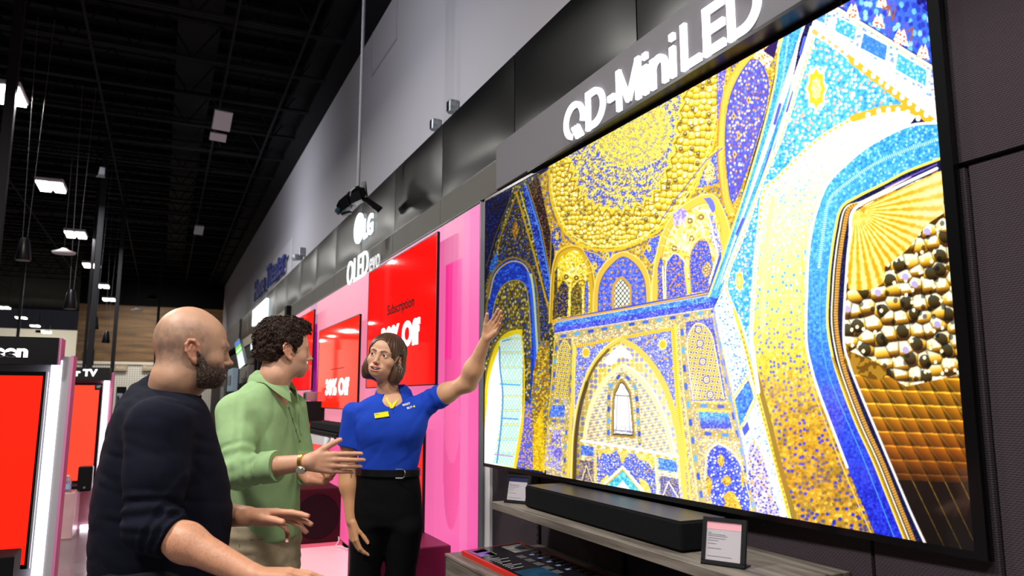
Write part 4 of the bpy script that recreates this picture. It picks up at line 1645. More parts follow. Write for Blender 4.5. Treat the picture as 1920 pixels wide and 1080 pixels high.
# ---- main wall below
wall = [(1040, 626), (1338, 579), (1360, 600), (1440, 990), (1024, 890)]
fill(wall, fleck('#c8b070', ['#f0dc8c', '#8c86b8', '#fff4cc', '#a88c50'], 3.4, .4, 67))
capsules([(1044, 632), (1190, 607), (1336, 584)], 8, 26)
# frame around the great arch
fill([(1074, 648), (1266, 612), (1292, 950), (1062, 895)], '#e2c240')
fr2 = [(1082, 652), (1258, 620), (1280, 950), (1068, 900)]
fill(fr2, fleck('#6a72d8', ['#c8ccfa', '#8c94ec', '#f0f0ff', '#4c54b8', '#e8b850'], 4, .36, 68))
line([(1078, 650), (1262, 616), (1286, 930)], 4, '#f0d03c', dash=4, c2='#c89a1c')
line([(1076, 900), (1078, 650)], 2.6, '#f6e070')
for (cx, cy, rr) in ((1099, 661, 10), (1243, 646, 10)):
    P_ = []
    for k in range(24):
        q = rr * (1.25 if k % 2 else .85)
        P_.append((cx + q * math.cos(k / 24 * 6.283) * .8, cy + q * math.sin(k / 24 * 6.283)))
    fill(P_, '#f6e48c')
    fill([(cx + rr * .72 * math.cos(t) * .8, cy + rr * .72 * math.sin(t)) for t in np.linspace(0, 6.28, 16)], '#f0b81c')
for (cx, cy) in ((1112, 648), (1216, 640), (1228, 632), (1092, 690), (1260, 690), (1250, 672)):
    fill([(cx + 3 * math.cos(t), cy + 3 * math.sin(t)) for t in np.linspace(0, 6.28, 8)], '#e0a030')
oL = [(1163, 632), (1138, 648), (1114, 676), (1096, 712), (1082, 760), (1074, 820), (1070, 900)]
oR = [(1163, 632), (1196, 650), (1226, 682), (1250, 722), (1268, 775), (1280, 835), (1290, 950)]
fill(cat(oL[::-1]) + cat(oR), '#e6c44c')
outer = cat(oL[::-1]) + cat(oR)
bL = [(1163, 641), (1141, 656), (1118, 683), (1101, 718), (1088, 765), (1080, 822), (1077, 900)]
bR = [(1163, 641), (1194, 660), (1221, 690), (1243, 730), (1260, 782), (1271, 840), (1282, 950)]


def diam(x, y):
    f1, f2, h, oy = cells(x, y, 8.5, 71, sy=10, jit=.25)
    o = np.tile(C8('#f8e890'), (len(x), 1))
    o = np.where((f1 < .34)[:, None], np.where((h > .5)[:, None], C8('#8a88dc'), C8('#ecc040')), o)
    o = np.where(((f1 > .34) & (f1 < .42))[:, None], C8('#b8902c'), o)
    br = np.clip((x - 1165) / 60, 0, 1)[:, None]
    o = o * (1 - .35 * br) + C8('#e8ecff') * .35 * br
    dk = np.clip((1128 - x) / 50, 0, 1)[:, None]
    return o * (1 - .3 * dk)


fill(cat(bL[::-1]) + cat(bR), diam)
line(cat(oL), 2.4, '#f6e48a')
line(cat(oR), 3, '#f4d464', dash=4, c2='#e0b43c')
line(cat(bL), 1.4, '#a8882c')
fill(cat([(1163, 646), (1150, 658), (1132, 678), (1148, 684), (1163, 668)]), '#fffdf2')
fill(cat([(1163, 646), (1180, 660), (1186, 674), (1163, 668)]), '#fbf6e0')
line(cat(bL[1:]), 5, '#6c5418')
line(cat(bL[3:]), 7, '#4c3a12')
iL = [(1165, 682), (1146, 696), (1124, 722), (1106, 760), (1096, 806), (1092, 850), (1090, 905)]
iR = [(1165, 682), (1190, 694), (1218, 724), (1242, 768), (1258, 815), (1266, 860), (1274, 950)]
fill(cat(iL[::-1]) + cat(iR), '#f4e6a8')


def lat2(x, y):
    o = np.tile(C8('#eed9a0'), (len(x), 1))
    u, v = (x - .06 * y) / 13, (y + .16 * x) / 11.5
    row = np.floor(v)
    uu = (u + .5 * (row % 2)) % 1 - .5
    vv = v % 1 - .5
    d = np.abs(uu) * 1.1 + np.abs(vv) * 1.3
    o = np.where((d < .28)[:, None], C8('#7c9cd8'), o)
    o = np.where(((d > .34) & (d < .44))[:, None], C8('#cf9c24'), o)
    o = np.where(((d > .56))[:, None], C8('#f6ecc8'), o)
    o = np.where((np.abs(np.abs(vv) - .5) < .07)[:, None], C8('#a89478'), o)
    t = np.clip((1128 - x) / 40, 0, 1)[:, None]
    return o * (1 - .12 * t) - t * C8('#001018')


fill(cat([(iL[i][0] + 5, iL[i][1] + 8) for i in range(7)][::-1]) + cat([(iR[i][0] - 6, iR[i][1] + 8) for i in range(7)]), lat2)
line(cat(iR), 2.6, '#fff8e4')
line(cat(iL), 2.2, '#ffe88c')
capsules(cat([(1141, 822), (1143, 735), (1154, 716), (1166, 702), (1182, 714), (1193, 735), (1200, 832)]), 7, 22)
fill(cat([(1146, 818), (1149, 745), (1155, 724), (1166, 710), (1178, 724), (1185, 745), (1192, 822)]), '#a8842c')
fill(cat([(1150, 815), (1152, 747), (1158, 728), (1166, 716), (1176, 728), (1182, 747), (1188, 818)]), '#40382c')
fill(cat([(1151, 812), (1153, 748), (1159, 730), (1166, 718), (1175, 730), (1181, 748), (1187, 815)]), grad([mosaic('#eceaf4', '#b8b4dc', .5, .2, 72), flat('#ffffff'), flat('#fbfbff'), mosaic('#ffffff', '#a8a4d4', .5, .1, 73)], lambda x, y: (y - 718) / 97))
line([(1153, 741), (1183, 743)], 1.2, '#3a3430')
line([(1158, 741), (1156, 808)], .8, '#6a6458')
line([(1178, 742), (1182, 812)], .8, '#6a6458')
line([(1150, 806), (1188, 810)], 1.2, '#4a4238')
# sill bands
line([(1090, 826), (1170, 838), (1272, 856)], 5, '#fffbe8')
line([(1088, 832), (1170, 844), (1272, 862)], 4, '#d8b02c', dash=16, c2='#fff4c8')
fill([(1090, 834), (1114, 838), (1114, 856), (1089, 853)], fleck('#5274dc', ['#3c50b8', '#8cb4f4'], 4, .4, 74))
fill([(1088, 862), (1114, 866), (1113, 910), (1086, 906)], fleck('#6a5a5c', ['#a08cc0', '#d8b860', '#3c3458'], 3.4, .4, 75))
line([(1090, 905), (1100, 872), (1111, 906)], 1.6, '#f0e2a8')
fill([(1120, 842), (1226, 856), (1232, 940), (1120, 920)], fleck('#4858d4', ['#ffffff', '#b8c0fa', '#8c98f0', '#e8b848'], 4.4, .34, 76))
cl_ = mosaic('#e8bc38', '#f6d66c', .4, 0, 77, '#fff0a8')
for P_ in ([(1120, 842), (1150, 845), (1144, 852), (1130, 850), (1124, 862)], [(1160, 846), (1180, 848), (1172, 860), (1168, 870), (1163, 858)], [(1190, 850), (1226, 856), (1224, 880), (1214, 866), (1200, 862)],
           [(1128, 900), (1140, 890), (1136, 912), (1122, 916)], [(1198, 895), (1214, 905), (1222, 930), (1206, 925)]):
    fill(cat(P_ + [P_[0]]), cl_)
fill([(1168, 872), (1124, 912), (1122, 925), (1214, 935), (1208, 918)], '#fff6d0')
fill([(1168, 879), (1132, 912), (1205, 925)], '#e0a82c')
fill([(1168, 882), (1136, 912), (1202, 924)], fleck('#4cc4dc', ['#8ae4ee', '#2ca0cc'], 5, .4, 78))
fill([(1168, 900), (1150, 920), (1186, 924)], '#f4ffff')
line([(1228, 852), (1236, 942)], 3, '#fff0b8')
line([(1117, 842), (1117, 912)], 3, '#f0d060')
fill([(1234, 858), (1268, 864), (1271, 886), (1236, 880)], fleck('#4c84dc', ['#3858c0', '#78b8f0'], 4, .4, 79))
line([(1232, 884), (1274, 892)], 3, '#f6e49c', dash=8, c2='#fffbe8')
fill([(1237, 892), (1272, 898), (1277, 945), (1240, 938)], fleck('#4a4674', ['#a89cc8', '#d0ac5c', '#6a72d8'], 3.4, .4, 80))
line([(1240, 938), (1254, 903), (1276, 940)], 2, '#fff6dc')
# left column
line([(1042, 628), (1036, 700), (1028, 800), (1020, 885)], 3, '#e8c838')
capsules([(1044, 640), (1038, 720), (1030, 800)], 6, 25, '#a89040')
fill([(1048, 638), (1072, 634), (1068, 746), (1040, 746)], fleck('#8c7438', ['#4a4a9c', '#d8c060'], 3.6, .38, 81))
fill(cat([(1040, 746), (1044, 680), (1050, 650), (1060, 638), (1070, 652), (1070, 680), (1066, 746)]), lattice('#dcbc24', '#7c6814', '#5a5698', 8))
line(cat([(1044, 680), (1050, 650), (1060, 638), (1070, 652)]), 1.4, '#f4e8a0')
capsules([(1073, 648), (1070, 748)], 5, 24, '#a89040')
line([(1075, 640), (1072, 760), (1066, 892)], 2.6, '#f0d440')
capsules([(1036, 752), (1068, 753)], 7, 16, '#b09438', ('#4a64cc', '#a8b8e8'))
fill([(1034, 759), (1060, 760), (1058, 782), (1031, 781)], fleck('#4468d8', ['#5a84e4', '#2c48b0', '#8cb0f0'], 4, .4, 82))
capsules([(1031, 788), (1064, 791)], 7, 16, '#b09438', ('#4a64cc', '#5a7ce0'))
capsules([(1063, 798), (1058, 886)], 5, 26, '#c8a438')
fill([(1028, 796), (1058, 798), (1052, 884), (1020, 880)], fleck('#d8c078', ['#7a6cd4', '#9c90e8', '#f0e060', '#ffffff', '#c8a830'], 5, .4, 83))
fill(cat([(1030, 840), (1040, 812), (1052, 820), (1050, 880), (1028, 870)]), fleck('#8c80d8', ['#c8c0f8', '#f0dc60', '#5a50b8'], 4.4, .4, 84))
# right column
fill([(1270, 600), (1345, 585), (1366, 640), (1430, 980), (1290, 950)], fleck('#b89c58', ['#e8d084', '#8c86c0', '#fff0b8'], 3.4, .4, 85))
line([(1266, 608), (1274, 740), (1298, 955)], 3.4, '#f4d040')
line([(1274, 606), (1282, 740), (1312, 960)], 1.8, '#ffe78c')
capsules([(1278, 606), (1286, 720), (1300, 830), (1320, 960)], 8, 34)
capsules([(1342, 596), (1360, 700), (1382, 810), (1412, 960)], 8, 34)
fill([(1286, 604), (1336, 595), (1352, 690), (1362, 750), (1298, 752), (1290, 690)], fleck('#5a60d0', ['#8890ea', '#e0b040', '#3c3c98'], 4, .36, 86))
pp_ = cat([(1300, 750), (1292, 690), (1289, 640), (1296, 618), (1308, 606), (1324, 612), (1336, 632), (1346, 680), (1358, 748)])
fill(pp_, lattice('#dcbc4c', '#8a7440', '#6a62b0', 10))
line(pp_, 1.6, '#fff4c8')
for (cx, cy) in ((1310, 618), (1313, 644), (1318, 678), (1325, 712), (1332, 740)):
    for q, c in ((8, '#6c64b0'), (5.5, '#fff2b8'), (3.6, '#a87820'), (1.6, '#fff8d0')):
        fill([(cx + q * math.cos(t) * .85, cy + q * math.sin(t)) for t in np.linspace(0, 6.28, 14)], c)
capsules([(1304, 760), (1368, 763)], 9, 32, '#b89c50', ('#5a8ae0', '#4c50c8'))
line([(1302, 753), (1366, 755)], 2, '#f4d458')
line([(1304, 769), (1370, 771)], 3, '#f0cc44')
fill([(1309, 772), (1366, 775), (1373, 803), (1315, 804)], grad([fleck('#58a8e4', ['#3c78d0', '#88d0f4'], 4), fleck('#4450cc', ['#3c3ca8', '#7a80e8'], 4)], lambda x, y: (y - 776) / 20))
capsules([(1312, 812), (1378, 817)], 9, 32, '#b89c50', ('#3c50d0', '#5088e0'))
fill([(1318, 822), (1384, 828), (1412, 962), (1336, 955)], fleck('#e0ca80', ['#a89cd0', '#fff4c8', '#c09c40'], 3.8, .4, 87))
fill(cat([(1326, 900), (1328, 856), (1340, 838), (1352, 836), (1372, 850), (1390, 880), (1404, 960), (1338, 952)]), fleck('#3a44d4', ['#a8b4fa', '#6878ee', '#ffffff', '#2830b0'], 5, .36, 88))
for P_ in ([(1350, 850), (1358, 860), (1354, 876), (1346, 866)], [(1352, 900), (1364, 892), (1372, 902), (1362, 912)], [(1356, 930), (1370, 920), (1384, 936), (1390, 962), (1352, 955), (1360, 945)], [(1326, 890), (1336, 905), (1330, 930), (1324, 910)], [(1388, 880), (1396, 900), (1392, 915)]):
    fill(cat(P_ + [P_[0]]), mosaic('#d89c20', '#f0c44c', .4, 0, 89, '#7a5a10'))
line(cat([(1322, 900), (1326, 852), (1346, 832), (1374, 846), (1396, 880)]), 1.6, '#fff6d0')

# ---- big right pier: blue script band
bandL = [(1500, -60), (1478, 40), (1462, 90), (1452, 160), (1424, 270), (1390, 380), (1356, 480), (1329, 556)]
bandR = [(1540, -60), (1516, 30), (1500, 80), (1486, 150), (1452, 280), (1418, 380), (1378, 480), (1346, 560)]
fill(cat(bandL) + cat(bandR)[::-1], fleck('#3a9ade', ['#58b4ec', '#2c80d0', '#4aa6e6'], 5, .42, 91))
line([(1478, 70), (1468, 150), (1438, 270), (1404, 370), (1366, 480), (1340, 545)], 4, '#bfe4fa', dash=3.4, c2='#3a92dc')
line(cat(bandL), 3.6, '#ffdf6c')
line([(1492, 80), (1478, 150), (1446, 280), (1412, 380)], 2.6, '#2a70d0')
wR = [(1560, -60), (1536, 30), (1526, 66), (1498, 150), (1468, 250), (1436, 340), (1400, 430), (1362, 528)]
fill(cat(bandR) + cat(wR)[::-1] + [(1340, 560)], fleck('#fdfcff', ['#d8dcfa', '#ffffff', '#e8d8f4'], 5, .4, 92))
for (x, y, dx, dy) in ((1506, 86, -4, 15), (1480, 190, -5, 18), (1458, 214, -5, 18), (1440, 300, -6, 20), (1388, 425, -6, 14), (1350, 560, -7, 14)):
    line([(x - dx, y - dy), (x + dx, y + dy)], 6, '#5a68dc')
    line([(x - dx, y - dy), (x + dx, y + dy)], 3, '#3e4cc8')
line(cat([(1520, 50), (1488, 160), (1452, 270), (1424, 350), (1380, 460), (1354, 530)]), 2.4, '#ffe9a4')
# below the knee of the band
fill([(1338, 580), (1362, 528), (1402, 650), (1484, 975), (1420, 965), (1366, 700)], fleck('#f4f4ff', ['#7ac0f0', '#b0b8f8', '#ffffff', '#5a8ce4', '#f0d8b0'], 5.5, .38, 93))
line([(1338, 578), (1352, 660), (1374, 760), (1420, 965)], 3, '#8c94ee')
line([(1343, 578), (1358, 660), (1380, 760), (1428, 968)], 3, '#fff0c0')
fill([(1378, 750), (1404, 712), (1414, 745), (1388, 800)], fleck('#3c6cd8', ['#4c9ce8', '#2c50c0'], 6, .4, 94))
line([(1376, 745), (1402, 706), (1418, 748), (1388, 806), (1376, 745)], 2.4, '#f4cc48')
fill([(1372, 726), (1396, 690), (1400, 702), (1376, 738)], fleck('#f0f0ff', ['#5a88e0'], 6))
fill([(1390, 812), (1416, 768), (1422, 790), (1396, 830)], '#f4f2ff')
fill([(1392, 805), (1402, 790), (1406, 805), (1396, 818)], '#4048cc')
fill(cat([(1402, 900), (1404, 850), (1414, 824), (1428, 850), (1448, 920), (1462, 970), (1424, 966)]), fleck('#c8bce0', ['#5a58cc', '#e8a83c', '#fffae8', '#8c84e0', '#3a3890'], 5, .4, 95))
line(cat([(1402, 900), (1402, 846), (1414, 820), (1430, 846), (1454, 920), (1470, 972)]), 2, '#ffffff')

# ---- spandrel and long strip
dashL = [(1528, 62), (1500, 150), (1468, 250), (1432, 335), (1396, 435), (1362, 527), (1378, 585), (1398, 650), (1420, 735), (1450, 850), (1482, 975)]
arch = [(1757, 235), (1725, 210), (1695, 202), (1655, 205), (1616, 217), (1575, 236), (1534, 262), (1496, 296), (1459, 334), (1432, 362), (1424, 430), (1418, 480), (1409, 618), (1412, 660), (1422, 735)]
sp = cat(dashL[:8]) + [(1412, 700)] + cat(arch[2:13])[::-1]
fill(sp, fleck('#48b0e6', ['#ffffff', '#d8f0ff', '#f8a890', '#8cd4f6', '#ffffff', '#3890d8'], 7.5, .36, 96))
fill([(1470, 240), (1432, 335), (1396, 435), (1362, 527), (1398, 640), (1410, 610), (1420, 470), (1432, 365), (1500, 290)], fleck('#3ea2e2', ['#ffffff', '#e8f4ff', '#b0a8e8', '#6cc4f2', '#2c80d8'], 5.6, .36, 97))
fill([(1528, 62), (1696, 198), (1640, 206), (1560, 240), (1520, 100)], fleck('#48b0e6', ['#ffffff', '#d8f0ff', '#f8a890', '#8cd4f6', '#ffffff', '#3890d8'], 8, .36, 98))
for (cx, cy, a, b) in ((1531, 166, 17, 38), (1387, 527, 7, 19)):
    P_ = []
    for k in range(16):
        t = k / 16 * 6.283
        q = 1 if k % 2 == 0 else .8
        P_.append((cx + a * q * math.cos(t), cy + b * q * math.sin(t)))
    fill([((x - cx) * 1.25 + cx, (y - cy) * 1.2 + cy) for x, y in P_], '#f4fbff')
    fill(P_, '#f8b820')
    fill([((x - cx) * .6 + cx, (y - cy) * .6 + cy) for x, y in P_], fleck('#fff4b4', ['#f0b840'], 4))
line(cat(dashL), 7, '#fffaf0')
line(cat(dashL), 3.4, '#f6b860', dash=13, c2='#fff4dc')
line(cat([(1378, 585), (1398, 650), (1420, 735), (1450, 850), (1482, 975)]), 6, '#f2c63c')
line(cat([(1385, 590), (1406, 655), (1428, 735), (1458, 850), (1490, 975)]), 3, '#fffef4')
line([(1390, 620), (1412, 707), (1440, 810), (1478, 955)], 2.4, '#a87820', dash=10)
# ---- yellow soffit
so = cat(arch[1:13]) + cat([(1409, 618), (1418, 700), (1440, 780), (1462, 870), (1492, 980)])[1:] + [(1640, 1000)] + cat([(1638, 994), (1589, 876), (1536, 736), (1512, 634), (1514, 500), (1530, 400), (1552, 345), (1635, 270), (1705, 235)])
so_f = grad([fleck('#fffdf4', ['#d4ecf8', '#ffffff', '#f4e8c0', '#b8dcf4'], 6, .36, 101, sy=4),
             fleck('#fff6a4', ['#ffffff', '#7cc8e8', '#fffbd0'], 9, .3, 102, sy=11),
             fleck('#fdea78', ['#fffbe0', '#4ca8e0', '#fff3a0', '#f4e074'], 8.5, .3, 103, sy=11),
             fleck('#f2c83c', ['#4c64dc', '#fff0a0', '#e8b42c', '#4c64dc'], 8, .3, 104, sy=9),
             fleck('#c8961c', ['#2c34d0', '#e8b830', '#2c34d0', '#a87810'], 9, .34, 105, sy=9),
             fleck('#c8921c', ['#2830cc', '#f0c040', '#8a6010', '#1c24b0'], 11, .34, 106, sy=10)],
            lambda x, y: (y - 230 + (x - 1480) * .1) / 740)
fill(so, so_f)
# interlacing shape noise on the lower soffit
w_ = win([(1400, 640), (1660, 1000)])
_m = pmask(so, w_)
_n2 = vnoise(np.stack([_xx[w_] * .11, _yy[w_] * .1, _xx[w_] * 0], -1), 108) + .5 * vnoise(np.stack([_xx[w_] * .3, _yy[w_] * .28, _xx[w_] * 0], -1), 109)
_t = np.clip((_n2 - .15) * 5, 0, 1) * _m * np.clip((_yy[w_] - 640) / 130, 0, 1) * .45
ART[w_] = ART[w_] * (1 - _t[..., None]) + C8('#7c5c18') * _t[..., None]
line(cat([(1418, 700), (1440, 780), (1462, 870), (1494, 985)]), 9, '#8c6c1c')
line(cat(arch[2:]), 8, '#fffdf4')
line(cat(arch[2:11]), 5, '#f0b43c', dash=12, c2='#fff6dc')
line(cat(arch[10:13]), 2.4, '#e8a860', dash=8, c2='#fff4dc')
line(cat([(1450, 370), (1440, 440), (1434, 520), (1430, 620)]), 8, '#fff08c')
# dotted orange band over the spandrel
ob = [(1528, 60), (1560, 78), (1640, 143), (1700, 190), (1770, 246)]
line(ob, 15, '#fffaf0')
line(ob, 11, '#f0a860', dash=15, c2='#ffffff')
line([(1600, 112), (1700, 190), (1770, 246)], 17, '#f0ac24')
line([(1600, 222), (1655, 205), (1695, 202), (1730, 215), (1770, 243)], 13, '#f0ac24')
for (x, y) in ((1606, 117), (1622, 130), (1638, 142), (1652, 153), (1664, 162), (1678, 172), (1692, 182), (1706, 193), (1721, 204), (1737, 215), (1752, 230), (1648, 209), (1666, 206), (1684, 206), (1702, 211), (1628, 216), (1722, 222)):
    fill([(x + 5 * math.cos(t), y + 6 * math.sin(t)) for t in np.linspace(0, 6.28, 12)], '#f0f4ff')
# white band, cartouche band, deep blue top
fill([(1524, 38), (1535, 30), (1770, 190), (1770, 236), (1700, 182), (1530, 56)], '#fffdfa')
line([(1540, 48), (1770, 212)], 1.6, '#f4c8a8')
fill([(1520, 40), (1545, -20), (1566, 12), (1770, 138), (1770, 200), (1535, 38)], fleck('#cfe0fb', ['#ffffff', '#5aa0e8', '#8c94f0', '#ffffff'], 7, .38, 111))
for P_, c in (([(1570, 32), (1606, 50), (1602, 76), (1566, 58)], '#44a8e0'), ([(1620, 62), (1664, 86), (1660, 114), (1614, 90)], '#3a7cdc'), ([(1684, 100), (1738, 132), (1736, 162), (1680, 130)], '#48b0e4'), ([(1530, 10), (1550, 20), (1546, 44), (1528, 36)], '#4c90e4')):
    cx, cy = np.mean(P_, 0)
    fill([((x - cx) * 1.18 + cx, (y - cy) * 1.2 + cy) for x, y in P_], '#f6f8ff')
    fill(P_, fleck(c, ['#7cd0f0', c, '#b8e8fa'] if c != '#3a7cdc' else [c, '#5a94e8'], 6, .4, 112))
line([(1540, 0), (1566, 14), (1770, 140)], 7, '#fffdf4')
line([(1560, 14), (1770, 144)], 1.6, '#f0b848')
fill([(1545, -20), (1600, -100), (1770, -100), (1770, 134), (1566, 8)], fleck('#3a62dc', ['#6ab4f4', '#2c3cc0', '#94ccf8', '#2840b8', '#5a58d8'], 11, .42, 113, sy=14))
for (cx, cy, s) in ((1600, 22, 1), (1648, 40, .9), (1690, 70, 1.1), (1732, 98, .9), (1575, 2, .7), (1655, 5, .8)):
    P_ = [(cx - 15 * s, cy + 10 * s), (cx - 10 * s, cy - 4 * s), (cx - 3 * s, cy - 16 * s), (cx, cy - 8 * s), (cx + 4 * s, cy - 18 * s), (cx + 9 * s, cy - 2 * s), (cx + 13 * s, cy + 16 * s)]
    fill(P_, fleck('#fff4ec', ['#f0a870', '#c8502c', '#d8c8f4'], 6, .34, 114))
for P_ in ([(1655, 18), (1668, 10), (1664, 30)], [(1670, 15), (1674, 38), (1680, 16)], [(1700, 60), (1712, 52), (1708, 78)]):
    line(P_, 2.6, '#a8501c')
fill([(1700, -100), (1770, -100), (1748, 30), (1720, 6)], fleck('#1c1c88', ['#3c48d0', '#141460', '#5a3cb8'], 9, .4, 115))

# ---- inner blue band, yellow line, white line
bo = [(1770, 230), (1705, 236), (1635, 270), (1590, 305), (1552, 345), (1530, 400), (1518, 460), (1514, 520), (1512, 634), (1522, 690), (1536, 736), (1562, 805), (1589, 876), (1614, 935), (1645, 1010)]
bi = [(1775, 292), (1757, 300), (1700, 322), (1660, 343), (1610, 368), (1578, 390), (1566, 435), (1558, 490), (1554, 540), (1552, 607), (1562, 670), (1579, 725), (1606, 795), (1638, 865), (1664, 930), (1700, 1020)]
fill(cat(bo) + cat(bi)[::-1], grad([fleck('#3ca0de', ['#5cb8ec', '#2c84d4', '#9cd8f6'], 6, .4, 121), fleck('#44a2e4', ['#6cbcf0', '#3484dc'], 6, .4, 122),
                                   fleck('#3a88e4', ['#58a8f0', '#2c6cd8'], 6, .4, 123), fleck('#2a44d8', ['#3c60ec', '#1c30b8'], 6, .4, 124), fleck('#1c28cc', ['#2c3ce8', '#1418a4'], 6, .4, 125)], lambda x, y: (y - 300) / 640))
line(cat([(1757, 262), (1690, 285), (1640, 308), (1590, 342), (1556, 375), (1545, 430), (1536, 500)]), 6, '#c8e8fa', dash=4, c2='#3c9ce0')
line(cat(bo[:13]), 5, '#fffcf4')
line(cat([(1505, 480), (1504, 634), (1514, 690), (1530, 745), (1582, 880), (1636, 1005)]), 2.2, '#f0c84c')
line(cat([(1540, 500), (1538, 610), (1548, 680), (1566, 735), (1620, 862), (1680, 1015)]), 1.4, '#4cb4f0')
line(cat(bi), 5, '#ffe05c')
b2 = [(x + 8, y + (9 if x > 1590 and y < 420 else 0)) for x, y in bi]
line(cat(b2[2:]), 3, '#fff4c0')
b3 = [(x + 16, y + (14 if x > 1590 and y < 420 else 0)) for x, y in bi]
line(cat(b3[3:]), 8, '#a06a1c', dash=5, c2='#d8a040')
line(cat([(1562, 670), (1582, 725), (1609, 795), (1641, 865), (1667, 930), (1703, 1020)]), 4, '#d8a424', dash=4, c2='#8c5c10')
# inner window content
iw = cat([(1790, 318), (1757, 322), (1680, 358), (1606, 396), (1594, 440), (1588, 500), (1582, 629), (1592, 680), (1611, 731), (1645, 812), (1681, 897), (1710, 965), (1748, 1040)]) + [(1860, 1040), (1860, 318)]


def fan(x, y):
    a = np.arctan2(y - 396, x - 1606)
    d = np.hypot(x - 1606, y - 396)
    r = np.sin(a * 44)
    t = np.clip(.5 + .6 * r + .35 * vnoise(np.stack([x * .2, y * .2, x * 0], -1), 131), 0, 1)[:, None]
    o = C8('#d89a10') * (1 - t) + C8('#fff08a') * t
    k = np.clip((x - 1690) / 50, 0, 1)[:, None]
    return o * (1 - .3 * k) + C8('#fffce0') * .3 * k


def bigcells(x, y):
    f1, f2, h, oy = cells(x - .25 * y, y + .15 * x, 25, 132, sy=27, jit=.6)
    g1, g2, gh, goy = cells(x, y, 11, 133, sy=13, jit=.8)
    o = np.tile(C8('#c07c10'), (len(x), 1))
    t = np.clip(.55 - oy * 1.3, 0, 1)[:, None]
    o = np.where(t < .5, C8('#4a2806') + (C8('#f0b020') - C8('#4a2806')) * t * 2, C8('#f0b020') + (C8('#fff6cc') - C8('#f0b020')) * (t - .5) * 2)
    w = (h > .5) & (f1 < .40 + .1 * np.sin(x * .7)) & (oy < .1)
    o[w] = o[w] * .25 + C8('#fdfcff') * .75
    dk = (h < .36) & (f1 < .48)
    o[dk] *= .28
    e = np.clip((f2 - f1) * 4 + .45, .6, 1)[:, None]
    o = o * e
    sp_ = (gh > .8) & (g1 < .3)
    o[sp_] = C8('#fff4d0')
    dk2 = (gh < .16) & (g1 < .4)
    o[dk2] *= .45
    lv = (h > .9) & (f1 < .25)
    o[lv] = C8('#b8a8d8')
    return np.clip(o, 0, 1.2)


def gridc(x, y):
    rowh = 26.
    v = (y - (x - 1600) * .04) / rowh
    u = (x - (y - 650) * .48) / 30
    o = np.tile(C8('#a8680c'), (len(x), 1))
    fu, fv = u % 1, v % 1
    o = np.where((fv < .12)[:, None], C8('#f0b02c'), o)
    o = np.where(((fu - fv * .3) % 1 < .1)[:, None], C8('#e0a428'), o)
    t = ((fu * .7 + (1 - fv) * .6))[:, None]
    o = o * (.35 + .8 * t)
    k = np.clip((y - 760) / 170, 0, 1)[:, None]
    red = C8('#7c2c0c') * (.5 + .6 * t)
    o = o * (1 - k) + red * k * np.clip(1.1 - (y[:, None] - 830) / 100, .12, 1)
    line_ = ((u % 1) < .05)[:, None] & (y > 850)[:, None]
    o = np.where(line_, o * .3 + C8('#a87a20') * .55, o)
    return np.clip(o, 0, 1.1)


fill(iw, bigcells)
fill([(1600, 398), (1680, 358), (1770, 318), (1770, 400), (1740, 420), (1700, 470), (1660, 500), (1630, 520), (1592, 530), (1588, 500), (1594, 440)], fan)
# mix: rays dissolve into cells
fill(cat([(1592, 505), (1620, 510), (1650, 478), (1660, 520), (1640, 540), (1600, 545), (1590, 540)]), fan)
fill([(1583, 660), (1640, 690), (1700, 725), (1790, 705), (1860, 705), (1860, 1040), (1748, 1040), (1710, 965), (1645, 812), (1592, 690)], gridc)
fill(cat([(1583, 655), (1610, 665), (1660, 690), (1650, 712), (1600, 700), (1583, 680)]), mosaic('#6a4408', '#a87818', .12, 0, 135))
w_ = win([(1582, 640), (1860, 1040)])
line(cat([(1594, 440), (1588, 500), (1582, 629), (1592, 680), (1611, 731), (1645, 812), (1681, 897), (1710, 965), (1740, 1030)]), 4.5, '#f6f2f4')
line(cat([(1757, 316), (1680, 352), (1604, 391), (1594, 440)]), 6, '#fffdf4')
line([(1757, 308), (1660, 352)], 2.4, '#7c5cc8')
fill([(1612, 392), (1626, 388), (1620, 400)], '#c8901c')
# darker toward the lower right of the picture shown
fill([(1684, 900), (1800, 905), (1860, 900), (1860, 1040), (1748, 1040)], lambda x, y: np.where((((x - (y - 650) * .48) / 30) % 1 < .06)[:, None], C8('#6c5418'), C8('#150b06')) * (1.25 - np.clip((y - 900) / 200, 0, 1)[:, None]))

# ---- build the television: screen plane through the four measured corners
TVA = np.array((1.600, 3.783, 1.108))   # far lower
TVB = np.array((1.690, 1.150, 1.118))   # near lower
TVH = 1.442
uu = (TVB - TVA)
uu[2] = 0
TVW = float(np.linalg.norm(uu))
uu /= TVW
nrm = np.array((-uu[1], uu[0], 0))      # toward +x? fixed below
if nrm[0] > 0:
    nrm = -nrm
yaw_tv = math.atan2(uu[1], uu[0])
tvr = empty('television', TVA, 0, 'huge wide television showing a golden domed blue-tiled hall, above the grey oak shelf', 'television')
zax = np.array((0, 0, 1.))


def tvbox(mb, u0, u1, v0, v1, d0, d1):
    q = lambda d: [uu * u0 + zax * v0 + nrm * d, uu * u1 + zax * v0 + nrm * d, uu * u1 + zax * v1 + nrm * d, uu * u0 + zax * v1 + nrm * d]
    mb.hexa(q(d0), q(d1))
    return mb


